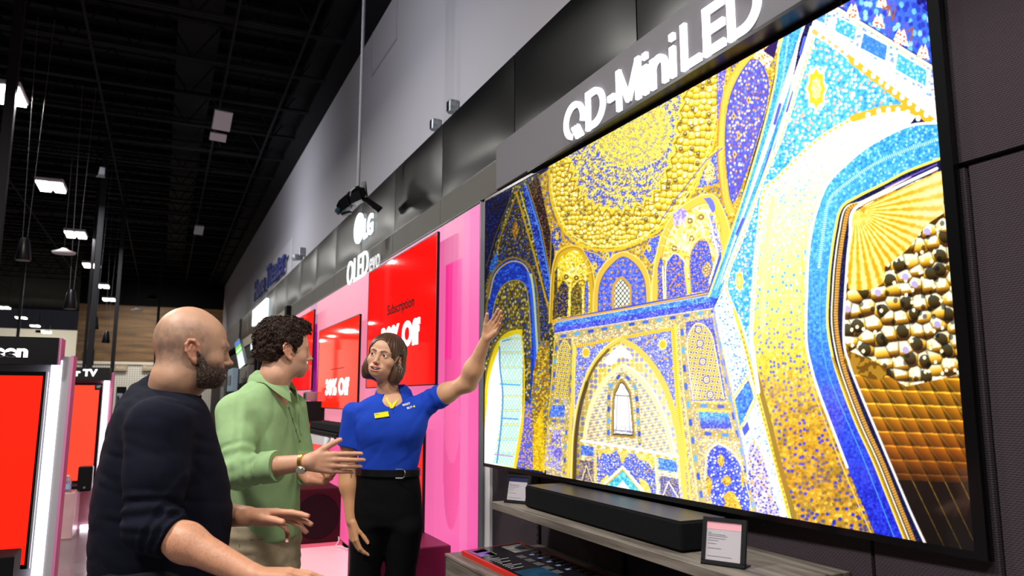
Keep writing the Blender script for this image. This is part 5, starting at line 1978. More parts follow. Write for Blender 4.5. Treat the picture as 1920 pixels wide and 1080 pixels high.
M_bez = mat('bezel', '#08080a', .22)
tvbox(MB(), .0, TVW + .012, -.012, TVH, -.002, -.02).build('case', M_bez, tvr)
m = MB()
tvbox(m, -.006, 0.004, -.014, TVH + .006, -.018, .004)
tvbox(m, TVW + .0, TVW + .03, -.016, TVH + .01, -.02, .004)
tvbox(m, 0, TVW, -.018, .0, -.02, .004)
tvbox(m, 0, TVW, TVH, TVH + .014, -.02, .004)
m.build('bezel', M_bez, tvr)
tvbox(MB(), TVW * .3, TVW * .7, .3, 1.1, -.02, -.03).build('wall_mount', M_matte, tvr)
tvbox(MB(), -.008, -.006, -.014, TVH + .006, -.018, .004).build('side_trim', M_grey, tvr)
# pixel grid of the screen; columns packed evenly as seen along its length
NU, NV = 920, 900
s_ = np.linspace(0, 1, NU)
k_ = 2.6
dfar, dnear = 3.4, 1.45
su = s_ * dfar / (s_ * dfar + (1 - s_) * dnear)
U_ = su[:, None] * TVW
V_ = (np.linspace(0, 1, NV)[None, :]) * TVH
Pl = U_[..., None] * uu + V_[..., None] * zax
Pw = Pl + TVA
rel = Pw - EYE
dd = rel @ CF
px_ = 960 + FPX * (rel @ CR) / dd
py_ = 540 - FPX * (rel @ CU) / dd
# measured outline of the picture area: compensate the lens' small bow so the picture fills the panel
fx = np.clip(px_ - AX, 0, AW - 2)
fy = np.clip(py_ - AY, 0, AH - 2)
ix, iy = fx.astype(int), fy.astype(int)
tx, ty = (fx - ix)[..., None], (fy - iy)[..., None]
colr = (ART[iy, ix] * (1 - tx) * (1 - ty) + ART[iy, ix + 1] * tx * (1 - ty) + ART[iy + 1, ix] * (1 - tx) * ty + ART[iy + 1, ix + 1] * tx * ty)
colr = np.clip(colr, 0, 1.3)
# the picture shown is brighter toward its middle and upper right, dim at its far left and lower right
_g = 1.02 + .17 * np.exp(-((px_ - 1400) / 260) ** 2) + .10 * np.clip((px_ - 1150) / 400, 0, 1) * np.clip((650 - py_) / 300, 0, 1)
_g = _g * (1 - .2 * np.clip((1060 - px_) / 120, 0, 1) * np.clip((700 - py_) / 60, 0, 1))
_l = .10 * np.exp(-((px_ - 1330) / 330) ** 2)
colr = colr * (_g - _l)[..., None] + _l[..., None]
colr = np.where(colr <= .04045, colr / 12.92, ((colr + .055) / 1.055) ** 2.4)
idx = np.arange(NU * NV).reshape(NU, NV)
qd = np.stack([idx[:-1, :-1], idx[1:, :-1], idx[1:, 1:], idx[:-1, 1:]], -1).reshape(-1, 4)
M_art = mat('screen_picture', '#000000', .06, attr=True, es=1.12, spec=.5)
_b = M_art.node_tree.nodes['Principled BSDF']
for l in list(_b.inputs['Base Color'].links):
    M_art.node_tree.links.remove(l)
_b.inputs['Base Color'].default_value = (.004, .004, .005, 1)
rawmesh('screen', (Pl + nrm * .001).reshape(-1, 3), qd, M_art, tvr, col=colr.reshape(-1, 3))
del ART, _xx, _yy
# ================================================================ LEFT KIOSKS AND FAR MERCHANDISE
M_kgrey = mat('kiosk_grey', '#8d8a92', .5)
M_kpink = mat('kiosk_pink', '#c0729c', .45)
M_sign = mat('sign_black', '#0a090c', .3)
M_scr1 = mat('orange_red_screen', '#200400', .1, emit='#ff2410', es=1.08, spec=.6)
M_scr2 = mat('coral_screen', '#200400', .1, emit='#ff4a30', es=1.05, spec=.6)
M_st = mat('sign_text', '#ffffff', emit='#ffffff', es=1.1)


def kiosk(Y, pts, word, lb, tlb, wordbox, scr, body, tilt):
    """free-standing display facing -Y. pts: measured x,z extents"""
    pass


# --- near kiosk (plane y = 4.4)
Y = 4.4
xr = -.42
k = empty('display_kiosk', (xr, Y, 0), 0, 'near grey display kiosk at the left edge with a bright light strip', 'kiosk')
zs = on(1, Y, 111, 685)[2]
zt = on(1, Y, 115, 635)[2]
xs = on(1, Y, 113, 640)[0] - xr
tl = .065


def slab(x0, x1, y0, y1, z0, z1):
    """panel leaning back by tl per metre above the floor"""
    a = [(x0, y0 + z0 * tl, z0), (x1, y0 + z0 * tl, z0), (x1, y1 + z0 * tl, z0), (x0, y1 + z0 * tl, z0)]
    b = [(x0, y0 + (z1) * tl, z1), (x1, y0 + z1 * tl, z1), (x1, y1 + z1 * tl, z1), (x0, y1 + z1 * tl, z1)]
    return a, b


OY = -1.6 * tl
for o in (0,):
    m = MB()
    a, b = slab(-1.9, .0, OY + .03, OY + .16, .0, 1.66)
    m.hexa(a, b)
    m.build('body', M_kgrey, k)
    m = MB()
    a, b = slab(.0, .012, OY - .0, OY + .17, .0, 1.665)
    m.hexa(a, b)
    m.build('side_panel', M_kpink, k)
    m = MB()
    a, b = slab(-.036, -.0, OY + .005, OY + .03, .0, 1.66)
    m.hexa(a, b)
    m.build('edge_frame', mat('kiosk_edge', '#9a979c', .4), k)
    m = MB()
    a, b = slab(-.083, -.036, OY - .0, OY + .03, .0, 1.64)
    m.hexa(a, b)
    m.build('light_strip', M_led, k)
MB().box(-1.9, xs, -.06, .12, zs, zt).build('sign', M_sign, k)
MB().box(xs, xs + .012, -.05, .12, zs, zt).build('sign_side', M_kpink, k)
zz0 = on(1, Y - .06, 20, 670)[2]
zz1 = on(1, Y - .06, 20, 652)[2]
xe = on(1, Y - .062, 52, 670)[0] - xr
text('Screen', 'lettering', M_st, k, (xe - .275, -.063, zz0), (1, 0, 0), (0, 0, 1), .275, (zz1 - zz0) / .74, .003, .05)
# its television
Yt = Y - .08
xa = on(1, Yt, 88, 697)[0]
ztp = on(1, Yt, 88, 697)[2]
tz0 = on(1, Yt - .07, 45, 1068)[2]
t = empty('television', (xa, Yt, 0), 0, 'tall orange-red screen of the near kiosk, cut by the left picture edge', 'television')
m = MB()
for (x0, x1, z0, z1) in ((-1.6, .0, tz0, ztp),):
    a, b = slab(x0, x1, OY, OY + .035, z0, z1)
    m.hexa(a, b)
m.build('case', M_glossb, t)
a, b = slab(-1.59, -.014, OY - .002, OY, tz0 + .02, ztp - .02)
s = MB().hexa(a, b).build('screen', M_scr1, t)
a, b = slab(-.003, .006, OY - .002, OY + .03, tz0, ztp)
MB().hexa(a, b).build('edge_trim', M_grey, t)
p = on(1, 4.0, 27, 1043)
o = MB().box(-.5, 0, 0, .2, -p[2], 0, .004).build('counter_box', M_matte, loc=p)
tag(o, 'black edged box at the bottom left corner in front of the orange-red screen', 'box')
# --- far kiosk
Y = 9.9
xr = on(1, Y, 212, 700)[0]
k = empty('display_kiosk', (xr, Y, 0), 0, 'far pink display kiosk with a bright light strip, behind the bald man', 'kiosk')
P = lambda x, y: on(1, Y, x, y) - np.array((xr, Y, 0))
zt_, zs_ = P(208, 690)[2], P(208, 714)[2]
xl = P(60, 700)[0]
xsr = P(207, 700)[0]
MB().box(xl, 0, .02, .2, .0, P(212, 700)[2]).build('body', mat('kiosk_rose', '#b88a98', .4), k)
MB().box(xl, xsr, -.1, .1, zs_, zt_).build('sign', M_sign, k)
MB().box(-.01, .01, -.02, .22, 0, P(212, 700)[2] + .01).build('side_panel', mat('kiosk_pink_light', '#d98ab4', .4), k)
MB().box(-.085, -.03, -.0, .02, .06, P(212, 703)[2]).build('light_strip', M_led, k)
MB().box(P(150, 990)[0], -.03, -.01, .02, P(180, 992)[2] + .01, P(180, 985)[2] + .01).build('light_strip', M_led, k)
text('Better TV', 'lettering', M_st, k, (P(184, 700)[0] - .46, -.103, P(150, 706)[2]), (1, 0, 0), (0, 0, 1), .46, .082, .003, .05)
t = empty('television', (0, Y, 0), 0, 'coral red screen of the far pink kiosk', 'television')
Q = lambda x, y: on(1, Y - .05, x, y)
x0, x1, z0, z1 = Q(80, 800)[0], Q(193, 720)[0], Q(180, 905)[2], Q(180, 719)[2]
MB().box(x0, x1, -.05, .015, z0, z1, .004).build('case', M_glossb, t)
rawmesh('screen', [(x0 + .02, -.052, z0 + .03), (x1 - .03, -.052, z0 + .03), (x1 - .03, -.052, z1 - .02), (x0 + .02, -.052, z1 - .02)], [(0, 1, 2, 3)], M_scr2, t)
bx = Q(178, 724)[0]
MB().box(bx, x1 - .01, -.056, -.05, z1 - .075, z1 - .01).build('badge', M_sign, t)
text('60" Class', 'badge_text', M_white, t, (bx + .02, -.058, z1 - .05), (1, 0, 0), (0, 0, 1), .13, .03)
# things on its ledge
lz = on(1, Y - .5, 140, 922)[2]
o = MB().box(xl + xr, on(1, Y - .5, 143, 925)[0], Y - .62, Y - .0, .0, lz, .005).build('stone_counter', mat('rose_stone', '#c9a8a8', .3, noise=(2.5, .25)))
tag(o, 'pale rose stone counter standing before the far pink kiosk', 'counter')
r = empty('soundbar', (0, Y - .2, 0), 0, 'low black soundbar below the coral red screen', 'soundbar')
a = on(1, Y - .2, 110, 918)
b = on(1, Y - .2, 171, 904)
MB().box(a[0], b[0], -.06, .1, on(1, Y - .2, 150, 919)[2], on(1, Y - .2, 150, 910)[2], .006).build('bar', M_black, r)
MB().box(a[0], b[0], -.03, .195, on(1, Y - .2, 150, 921)[2], on(1, Y - .2, 150, 919)[2]).build('ledge', M_matte, r)
r = empty('bookshelf_speaker', (on(1, Y - .3, 160, 900)[0], Y - .3, on(1, Y - .3, 160, 918)[2]), 0, 'upright black speaker standing at the right end of the far soundbar', 'speaker')
MB().box(-.07, .07, -.07, .07, 0, .25, .008).build('cabinet', M_black, r)
MB().lathe([(.001, 0), (.012, 0), (.001, .004)], (.0, -.074, .03), 12, ax=(0, 1, 0)).build('badge', M_grey, r)
p = on(1, Y - .5, 126, 921)
r = empty('water_bottle', (p[0], Y - .5, lz), 0, 'small clear plastic water bottle on the rose stone counter', 'bottle')
MB().lathe([(.001, 0), (.033, .0), (.035, .02), (.035, .1), (.03, .12), (.013, .145), (.013, .16), (.001, .16)], n=18).build('shell', mat('clear_plastic', '#dfe6ee', .1, trans=.85), r, smooth=True)
MB().lathe([(.0355, .03), (.0358, .032), (.0358, .085), (.0355, .087)], n=18).build('label', mat('bottle_label', '#8fb2d8', .5), r)
MB().lathe([(.001, .158), (.016, .158), (.016, .175), (.001, .176)], n=14).build('cap', M_white, r)
# ---------------------------------------------------------------- merchandise far behind the men
cl = [('#16181c', 215, 236, 775, 725, 20), ('#1e8088', 236, 252, 770, 736, 22), ('#14161a', 252, 262, 780, 728, 21), ('#50617a', 214, 222, 800, 742, 19),
      ('#2b2f36', 222, 240, 820, 770, 18), ('#8b6a48', 214, 230, 835, 795, 17), ('#22262c', 240, 262, 830, 776, 18)]
for i, (c, xa, xb, yb, yt, d) in enumerate(cl):
    a = on(1, d, xa, yb)
    b = on(1, d, xb, yt)
    r = empty('merchandise_box', (a[0], d, 0), 0, {0: 'black boxed goods on the far shelves left of the bald man', 1: 'teal boxed goods on the far shelves beside the navy shoulder', 2: 'narrow black carton right of the teal goods', 3: 'slim blue-grey carton at the far aisle end', 4: 'dark grey carton below the black goods', 5: 'brown carton low in the far aisle', 6: 'dark carton below the teal goods'}[i], 'carton', 'boxed goods in the far aisle')
    MB().box(0, b[0] - a[0], 0, .5, a[2], b[2], .01).build('carton', mat('carton_' + c[1:], c, .6, noise=(3, .4)), r)
    MB().box((b[0] - a[0]) * .1, (b[0] - a[0]) * .7, -.005, 0, a[2] + (b[2] - a[2]) * .55, a[2] + (b[2] - a[2]) * .75).build('label', mat('carton_label_%d' % (i % 3), ('#aab4c0', '#2b3a52', '#7e8894')[i % 3], .5), r)
    MB().box(-.02, b[0] - a[0] + .02, -.02, .52, 0, a[2] - .002).build('shelf_unit', M_matte, r)
# dark television wall continuing past the pink display
tag(MB().box(1.72, 2.28, 11.56, 30, 0, 2.6).build('wall_tv_run', mat('tv_run', '#3a3634', .8)), kind='structure')
tag(MB().box(1.62, 1.70, 11.36, 11.55, 2.2, 2.81).build('trim_8', M_matte), kind='structure')
tag(MB().box(1.69, 1.98, 11.56, 19.2, 2.62, 2.815).build('trim_9', mat('cream_band', '#9a9284', .8)), kind='structure')
tag(MB().box(1.66, 1.98, 19.3, 34, 2.75, 3.375).build('trim_10', wood('brown_fascia', '#2a221c', '#4c4038', axis=1, scale=1, stretch=8)), kind='structure')


def far_tv(pts, x, bands, lb):
    P_ = [on(0, x, *q) for q in pts]   # tl,tr,br,bl
    r = empty('television', (0, 0, 0), 0, lb, 'television', 'tilted screens on the far wall run')
    off = np.array((.05, .03, 0))
    MB().hexa([P_[3], P_[2], P_[1], P_[0]], [q + off for q in (P_[3], P_[2], P_[1], P_[0])]).build('case', M_black, r)
    tl_, tr, br, bl = P_
    mc = (bl + br) / 2
    MB().box(mc[0] + .02, mc[0] + .08, mc[1] - .03, mc[1] + .03, 0, mc[2] + .1).build('pole', M_black, r)
    o = -np.array((.004, 0, 0))
    for (v0, v1, mm) in bands:
        rawmesh('screen', [tl_ + (bl - tl_) * v1 + o, tr + (br - tr) * v1 + o, tr + (br - tr) * v0 + o, tl_ + (bl - tl_) * v0 + o], [(0, 1, 2, 3)], mm, r)


M_sb = mat('scr_blue', '#000000', .1, emit='#3a78c8', es=.9)
M_sg = mat('scr_green', '#000000', .1, emit='#5ae030', es=1.1)
M_sw = mat('scr_white', '#000000', .1, emit='#e2f2f4', es=1.1)
far_tv([(440, 644), (449, 634), (460, 683), (449, 692)], 1.35, [(0, .22, M_sb), (.22, .34, M_sg), (.34, .42, M_sw), (.42, .5, M_sg), (.5, 1, M_sw)], 'tilted screen with green and white picture between the two men')
far_tv([(470, 645), (482, 640), (482, 652), (470, 657)], 1.5, [(0, 1, M_sw)], 'small white glowing screen behind the hair of the man in green')
far_tv([(478, 615), (492, 612), (490, 622), (478, 628)], 1.45, [(0, 1, M_sg)], 'green screen peeking behind the curly hair')
for i, (xa, xb, ya, yb, c) in enumerate(((462, 482, 662, 690, '#0e0e12'), (448, 466, 684, 720, '#5f5a56'), (425, 436, 690, 735, '#7c98a8'), (436, 448, 690, 760, '#101014'), (410, 425, 700, 780, '#1a1c22'), (470, 500, 690, 760, '#24242a'))):
    ux = (1.58, 1.2, .98, 1.42, 1.08, 1.32)[i]
    a = on(0, ux, xa, yb)
    b = on(0, ux, xb, ya)
    y0, y1 = min(a[1], b[1]), max(a[1], b[1])
    r = empty('display_unit', (ux, y0, 0), 0, ['black monitor back on the far wall run', 'grey speaker on the far wall run', 'pale blue lit unit between the men', 'black upright stand between the men', 'dark stand beside the bald chin', 'dark cabinet below the white glowing screen'][i], 'display unit', 'units on the far wall run')
    MB().box(0, .09, 0, y1 - y0, max(0, a[2]), b[2], .01).build('cabinet', mat('unit_' + c[1:], c, .5), r)
    MB().box(-.01, .0, (y1 - y0) * .2, (y1 - y0) * .8, a[2] + (b[2] - a[2]) * .3, a[2] + (b[2] - a[2]) * .7).build('front', mat('unit_front', '#33363e', .3), r)
    if a[2] > .1:
        MB().box(.02, .08, (y1 - y0) * .4, (y1 - y0) * .6, 0, a[2]).build('post', M_matte, r)
# ================================================================ PEOPLE: shared modelling
def nrmz(v):
    v = np.asarray(v, float)
    return v / (np.linalg.norm(v) + 1e-12)


class Person:
    def __init__(s, x, y, az, label):
        a = math.radians(az)
        s.fw = np.array((math.sin(a), math.cos(a), 0))
        s.rt = np.array((math.cos(a), -math.sin(a), 0))
        s.O = np.array((x, y, 0.))
        s.R = np.stack([s.rt, s.fw, (0, 0, 1.)], 1)   # local -> world columns
        s.root = empty('person', s.O, 0, label, 'person')
        s.az = az

    def L(s, px, py, d):
        return (dep(px, py, d) - s.O) @ s.R

    def loc(s, w):
        return (np.asarray(w) - s.O) @ s.R

    def put(s, name, v, q, m, col=None, parent=None, smooth=True):
        return rawmesh(name, v @ s.R.T, q, m, parent or s.root, smooth=smooth, col=col)

    def vec(s, w):
        return np.asarray(w, float) @ s.R


def frame(az_off, pitch=0, roll=0):
    """head frame in person coordinates: columns right, forward, up. az_off clockwise from the person's forward"""
    a, p, r = (math.radians(q) for q in (az_off, pitch, roll))
    f = np.array((math.sin(a) * math.cos(p), math.cos(a) * math.cos(p), math.sin(p)))
    rt = np.array((math.cos(a), -math.sin(a), 0))
    up = np.cross(rt, f)
    rt2 = rt * math.cos(r) - up * math.sin(r)
    up2 = up * math.cos(r) + rt * math.sin(r)
    return np.stack([rt2, f, up2], 1)


EYE_C = (.0315, .0745, -.001)


def mirror(p):
    q = p.copy()
    q[:, 0] = np.abs(q[:, 0])
    return q


def ear_sdf(q, s=1.):
    """q mirrored coordinates"""
    c = np.array((.0785, -.012, -.010))
    e = (q - c)
    # lean the ear back a little and flare it from the skull
    a = math.radians(14)
    y, z = e[:, 1] * math.cos(a) + e[:, 2] * math.sin(a), -e[:, 1] * math.sin(a) + e[:, 2] * math.cos(a)
    x = e[:, 0] - .25 * (-y) * 1.0
    w = np.stack([x, y, z], 1) / s
    pts = [(0, .012, -.004), (.002, .013, .014), (.004, .006, .028), (.004, -.007, .032), (.004, -.017, .022), (.004, -.019, .004), (.002, -.013, -.014), (0, -.004, -.026)]
    helix = chain(w, pts, [.003, .0032, .0036, .0038, .0038, .0036, .0032, .004], .004)
    plate = el(w, (-.002, -.004, .004), (.0035, .014, .028))
    lobe = el(w, (.0, .003, -.027), (.004, .008, .009))
    anti = chain(w, [(.001, -.008, -.010), (.003, -.010, .006), (.003, -.003, .018)], [.003, .0032, .003], .003)
    trag = el(w, (.001, .012, -.008), (.004, .004, .006))
    d = smin(helix, plate, .004)
    d = smin(d, lobe, .006)
    d = smin(d, anti, .003)
    d = smax(d, -el(w, (.004, .003, -.006), (.006, .007, .010)), .003)
    d = smin(d, trag, .003)
    return d * s


def head_sdf(p, o):
    q = mirror(p)
    jw = o.get('jaw', 1.)
    d = el(p, (0, -.02, .032), (.0765, .099, .089 * o.get('crown', 1)))
    d = smin(d, el(p, (0, .034, .03), (.062, .056, .062)), .03)
    d = smin(d, el(p, (0, .026, -.03), (.061 * jw, .062, .07)), .03)
    d = smin(d, el(q, (.018 * jw, .018, -.072), (.04 * jw, .056, .04)), .025)
    d = smin(d, el(p, (0, .066, -.098 + o.get('chin_z', 0)), (.023 * jw, .021, .018)), .022)
    d = smin(d, el(q, (.045, .05, -.03), (.021, .024, .019)), .02)
    d = smin(d, rc(q, (.012, .089, .014), (.043, .072, .018), .0085 * o.get('brow', 1), .008), .014)
    d = smax(d, -el(q, (.031, .101, -.003), (.019, .016, .0125)), .014)
    # nose
    n = o.get('nose', 1.)
    d = smin(d, rc(p, (0, .087, .010), (0, .1035 + .004 * (n - 1) * 4, -.030), .0075, .0088 * n), .012)
    d = smin(d, el(p, (0, .1085 * (1 + .04 * (n - 1)), -.035), (.0102 * n, .0115 * n, .009)), .006)
    d = smin(d, el(q, (.0125 * n, .0965, -.0385), (.0068 * n, .0095, .0068)), .005)
    d = smax(d, -el(q, (.0068, .1035, -.0465), (.0038, .006, .0042)), .003)
    # mouth
    mo = o.get('open', 0.)
    sm = o.get('smile', 0.)
    mw = o.get('mw', 1.)
    pt = o.get('pout', 1.)
    qm = q * np.array((1 / mw, 1, 1))
    d = smin(d, el(p, (0, .077 - .003 * (1 - pt), -.07), (.028 * mw, .02, .021)), .02)
    ul = chain(qm, [(0, .0985, -.0635 + mo * .3), (.008, .0975, -.0620 + mo * .3), (.024, .0835, -.0665 + sm)], [.0042 * pt, .0046 * pt, .0024], .003)
    ll = chain(qm, [(0, .0965, -.0745 - mo), (.010, .0945, -.0738 - mo), (.022, .0835, -.0685 + sm)], [.0058 * pt, .0054 * pt, .0024], .003)
    d = smin(d, ul, .005)
    d = smin(d, ll, .005)
    if mo > 0:
        qc = qm.copy()
        qc[:, 2] -= sm * (qm[:, 0] / .024) ** 2 - mo * .3
        qc[:, 1] += 9. * qm[:, 0] ** 2 * 2
        d = smax(d, -el(qc, (0, .093, -.0680), (.0225, .012, .0012 + mo * .72)), .002)
    else:
        d = smax(d, -chain(qm, [(0, .1045, -.0685), (.012, .1, -.0682), (.024, .0875, -.0672 + sm)], [.0014, .0012, .001], .002), .002)
    # eyelids over the eyeball, with an almond opening
    lid = np.linalg.norm(q - EYE_C, axis=1) - .0140
    d = smin(d, lid, .004)
    ow = o.get('eye_open', 1.)
    d = smax(d, -el(q, (EYE_C[0] + .0005, .0915, EYE_C[2] + .0003), (.0128 * (1 + .1 * (ow > 1)), .012, .0044 * ow)), .0015)
    d = smax(d, -(np.linalg.norm(q - EYE_C, axis=1) - .0118), .001)
    d = smin(d, ear_sdf(q, o.get('ear', 1.)), .004)
    return d


def make_eyes(P, HR, HO, gaze, iris, parent):
    """eyeballs as child meshes; gaze is a direction in head coordinates"""
    g = nrmz(gaze)
    for s in (-1, 1):
        c = np.array((EYE_C[0] * s, EYE_C[1], EYE_C[2]))
        vs, fs = [], []
        n, mth = 24, 16
        a = nrmz(np.cross(g, (0, 0, 1)))
        b = np.cross(a, g)
        for i in range(mth + 1):
            t = math.pi * i / mth * (1 if i > 4 else 1)
            for j in range(n):
                f = 2 * math.pi * j / n
                vs.append(c + .0121 * (g * math.cos(t) + (a * math.cos(f) + b * math.sin(f)) * math.sin(t)))
        for i in range(mth):
            for j in range(n):
                fs.append((i * n + j, i * n + (j + 1) % n, (i + 1) * n + (j + 1) % n, (i + 1) * n + j))
        vs = np.array(vs)
        ang = np.arccos(np.clip((vs - c) @ g / .0121, -1, 1))
        col = np.tile(hx('#e6ded8'), (len(vs), 1))
        col[ang < .60] = hx(iris)
        col[ang < .28] = (.004, .004, .004)
        P.put('eye', vs @ HR.T + HO, np.array(fs), M_eye, col, parent)


def hand_parts(w, F, N, side, curl=(.2, .2, .25, .3), thumb=(.6, .7, .15), s=1., spread=.06, bend=None):
    """returns palm and finger pieces. w wrist, F finger direction, N palm-facing normal, side +1 right -1 left.
    thumb = weights (toward thumb side, forward, palmward)"""
    F = nrmz(F)
    N = nrmz(N - np.dot(N, F) * F)
    D = -N
    T = np.cross(D, F) * side
    pal = []
    kn = []
    offs = (.030, .0105, -.0105, -.029)
    lens = ((.043, .026, .021), (.047, .029, .022), (.044, .027, .022), (.034, .020, .019))
    fw = (.088, .091, .087, .079)
    rr = (.0092, .0094, .0089, .0078)
    for i in range(4):
        k = w + (F * fw[i] + T * offs[i] + D * (.003 if i in (1, 2) else 0)) * s
        kn.append(k)
        b = w + (F * .012 + T * offs[i] * .62) * s
        pal.append((b, k, .0145 * s, .0105 * s))
    th0 = w + (F * .018 + T * .018 + N * .006) * s
    tdir = nrmz(T * thumb[0] + F * thumb[1] + N * thumb[2])
    th1 = th0 + tdir * .044 * s
    t2 = nrmz(tdir + F * .25)
    th2 = th1 + t2 * .034 * s
    t3 = nrmz(t2 + F * .15 + N * .1)
    th3 = th2 + t3 * .026 * s
    pal.append((th0, th1, .0155 * s, .0125 * s))
    pal.append((w + (F * .03 + T * -.02 + N * .006) * s, w + (F * .07 + T * -.026 + N * .004) * s, .0125 * s, .009 * s))
    fingers = []
    for i in range(4):
        sp = (1.4, .4, -.5, -1.5)[i] * spread
        f0 = nrmz(F + T * sp)
        c = curl[i]
        ang = 0
        pts = [kn[i]]
        for j in range(3):
            ang += c * (1., 1.25, .8)[j]
            dr = f0 * math.cos(ang) + N * math.sin(ang)
            pts.append(pts[-1] + dr * lens[i][j] * s)
        r = rr[i] * s
        fingers.append((pts, [r * 1.05, r * .96, r * .88, r * .78]))
    fingers.append(([th1, th2, th3], [.0118 * s, .0102 * s, .0088 * s]))
    return pal, fingers


def hand_eval(p, hp):
    pal, fingers = hp
    d = None
    for a, b, ra, rb in pal:
        e = rc(p, a, b, ra, rb)
        d = e if d is None else smin(d, e, .010)
    for pts, rs in fingers:
        f = chain(p, pts, rs, .003)
        d = smin(d, f, .005)
    return d


def nails(P, hp, parent, m, N_of):
    """small nail plates on each fingertip"""
    pal, fingers = hp
    for pts, rs in fingers:
        a, b = pts[-2], pts[-1]
        f = nrmz(b - a)
        dn = N_of - np.dot(N_of, f) * f
        dn = nrmz(dn)
        sd = np.cross(f, dn)
        c = b + dn * rs[-1] * .86
        vs = []
        for i in range(5):
            for j in range(4):
                u = (j / 3 - .5) * 2
                v = i / 4
                vs.append(c + f * (-.006 + .013 * v) + sd * u * rs[-1] * .62 - dn * (u * u * rs[-1] * .28))
        fs = [(i * 4 + j, i * 4 + j + 1, (i + 1) * 4 + j + 1, (i + 1) * 4 + j) for i in range(4) for j in range(3)]
        P.put('fingernail', np.array(vs), np.array(fs), m, None, parent)


def bounds(pts, pad):
    p = np.array(pts)
    return p.min(0) - pad, p.max(0) + pad


def folds(p, A, sc, seed, dirv=None):
    """soft cloth folds: ridged noise squeezed across dirv"""
    q = p * sc
    if dirv is not None:
        dv = nrmz(dirv)
        q = q + np.outer(p @ dv, dv) * sc * 2.2
    n = vnoise(q, seed)
    r = (1 - np.abs(n)) ** 3
    return A * (r - .3) + A * .4 * vnoise(q * 2.3, seed + 5)


def limb_rings(p, a, b, A, lam, t0, t1, seed):
    """creases wrapping round a limb between fractions t0..t1"""
    a = np.asarray(a, float)
    b = np.asarray(b, float)
    L = np.linalg.norm(b - a)
    ax = (b - a) / L
    s = (p - a) @ ax
    n = vnoise(p * 16, seed) * 1.1
    w = np.clip((s / L - t0) / .12, 0, 1) * np.clip((t1 - s / L) / .12, 0, 1)
    return A * np.sin(2 * math.pi * s / lam + n * 3) * w


def skin_color(v, base, var=.06, seed=3):
    n = fbm(v * 60, seed, 2)[:, None]
    return np.tile(base, (len(v), 1)) * (1 + var * n)


def blend(col, mask, h, s=1.):
    m = np.clip(mask, 0, 1)[:, None] * s
    c = np.array(hx(h)) if isinstance(h, str) else h
    return col * (1 - m) + c * m


def march(f, P, px, py, t0, t1):
    """first hit of the sight line with a garment surface, in person coordinates, with its normal"""
    ts = np.linspace(t0, t1, 400)
    W = np.array([dep(px, py, t) for t in ts])
    d = f((W - P.O) @ P.R)
    k = np.argmax(d < 0)
    if d[k] >= 0:
        k = int(np.argmin(d))
    p = (W[k] - P.O) @ P.R
    e = .004
    g = np.array([f(np.array([p + e * np.eye(3)[i]]))[0] - f(np.array([p - e * np.eye(3)[i]]))[0] for i in range(3)])
    return p, nrmz(g)


def merge(parts):
    vs, qs, cs = [], [], []
    n = 0
    for v, q, c in parts:
        vs.append(v)
        qs.append(q + n)
        cs.append(c)
        n += len(v)
    return np.concatenate(vs), np.concatenate(qs), np.concatenate(cs)


def collar(P, C, rin, rout, zin, zout, gap, m, parent, lean=0., n=40, th=.0035, tip=.02, name='collar'):
    """folded collar round the neck. C centre; rin/rout (x,y) radii; gap half-angle of the front opening"""
    vs = []
    for i in range(n + 1):
        t = i / n
        a = math.pi / 2 + gap + (2 * math.pi - 2 * gap) * t       # angle from +x; front is +y
        fr = max(0., math.sin(a))                                   # 1 at the front
        endf = max(0, 1 - min(t, 1 - t) * n / 7.)
        ci, si = math.cos(a), math.sin(a)
        ztop = zin - lean * fr * .6
        a_in = np.array((C[0] + rin[0] * ci, C[1] + rin[1] * si, C[2] + ztop))
        zb = zout - lean * fr - tip * endf
        o = np.array((C[0] + rout[0] * ci * (1 + .05 * endf), C[1] + rout[1] * si * (1 + .12 * endf), C[2] + zb))
        mid = (a_in + o) / 2 + np.array((ci, si, .35)) * .008
        low = np.array((C[0] + rin[0] * ci * 1.02, C[1] + rin[1] * si * 1.02, C[2] + ztop - .03))
        nr = np.array((ci, si, .3))
        vs.append([low, a_in, a_in + nr * th * .6 + (0, 0, .002), mid + nr * th, o + nr * th, o, mid - nr * 0])
    k = len(vs[0])
    mb = MB()
    mb.loft([[tuple(q @ P.R.T) for q in r] for r in vs])
    return mb.build(name, m, parent, smooth=True)


M_eye = mat('eye_wet', attr=True, rough=.08, spec=.6)
M_skin = mat('skin', attr=True, rough=.46, spec=.4, sss=.12, bump=('noise', 420, .12))
M_nail = mat('nail', '#d9a893', .25)
# ================================================================ THE BALD MAN IN THE NAVY SWEATER
def leg_sdf(p, hips, feet, r0=.085, r1=.055, knee=.0):
    d = None
    for h, f in zip(hips, feet):
        h, f = np.array(h, float), np.array(f, float)
        k = (h + f) / 2 + np.array((0, .015 + knee, .02))
        e = chain(p, [h, k, f], [r0, r0 * .74, r1], .03)
        d = e if d is None else smin(d, e, .02)
    return d


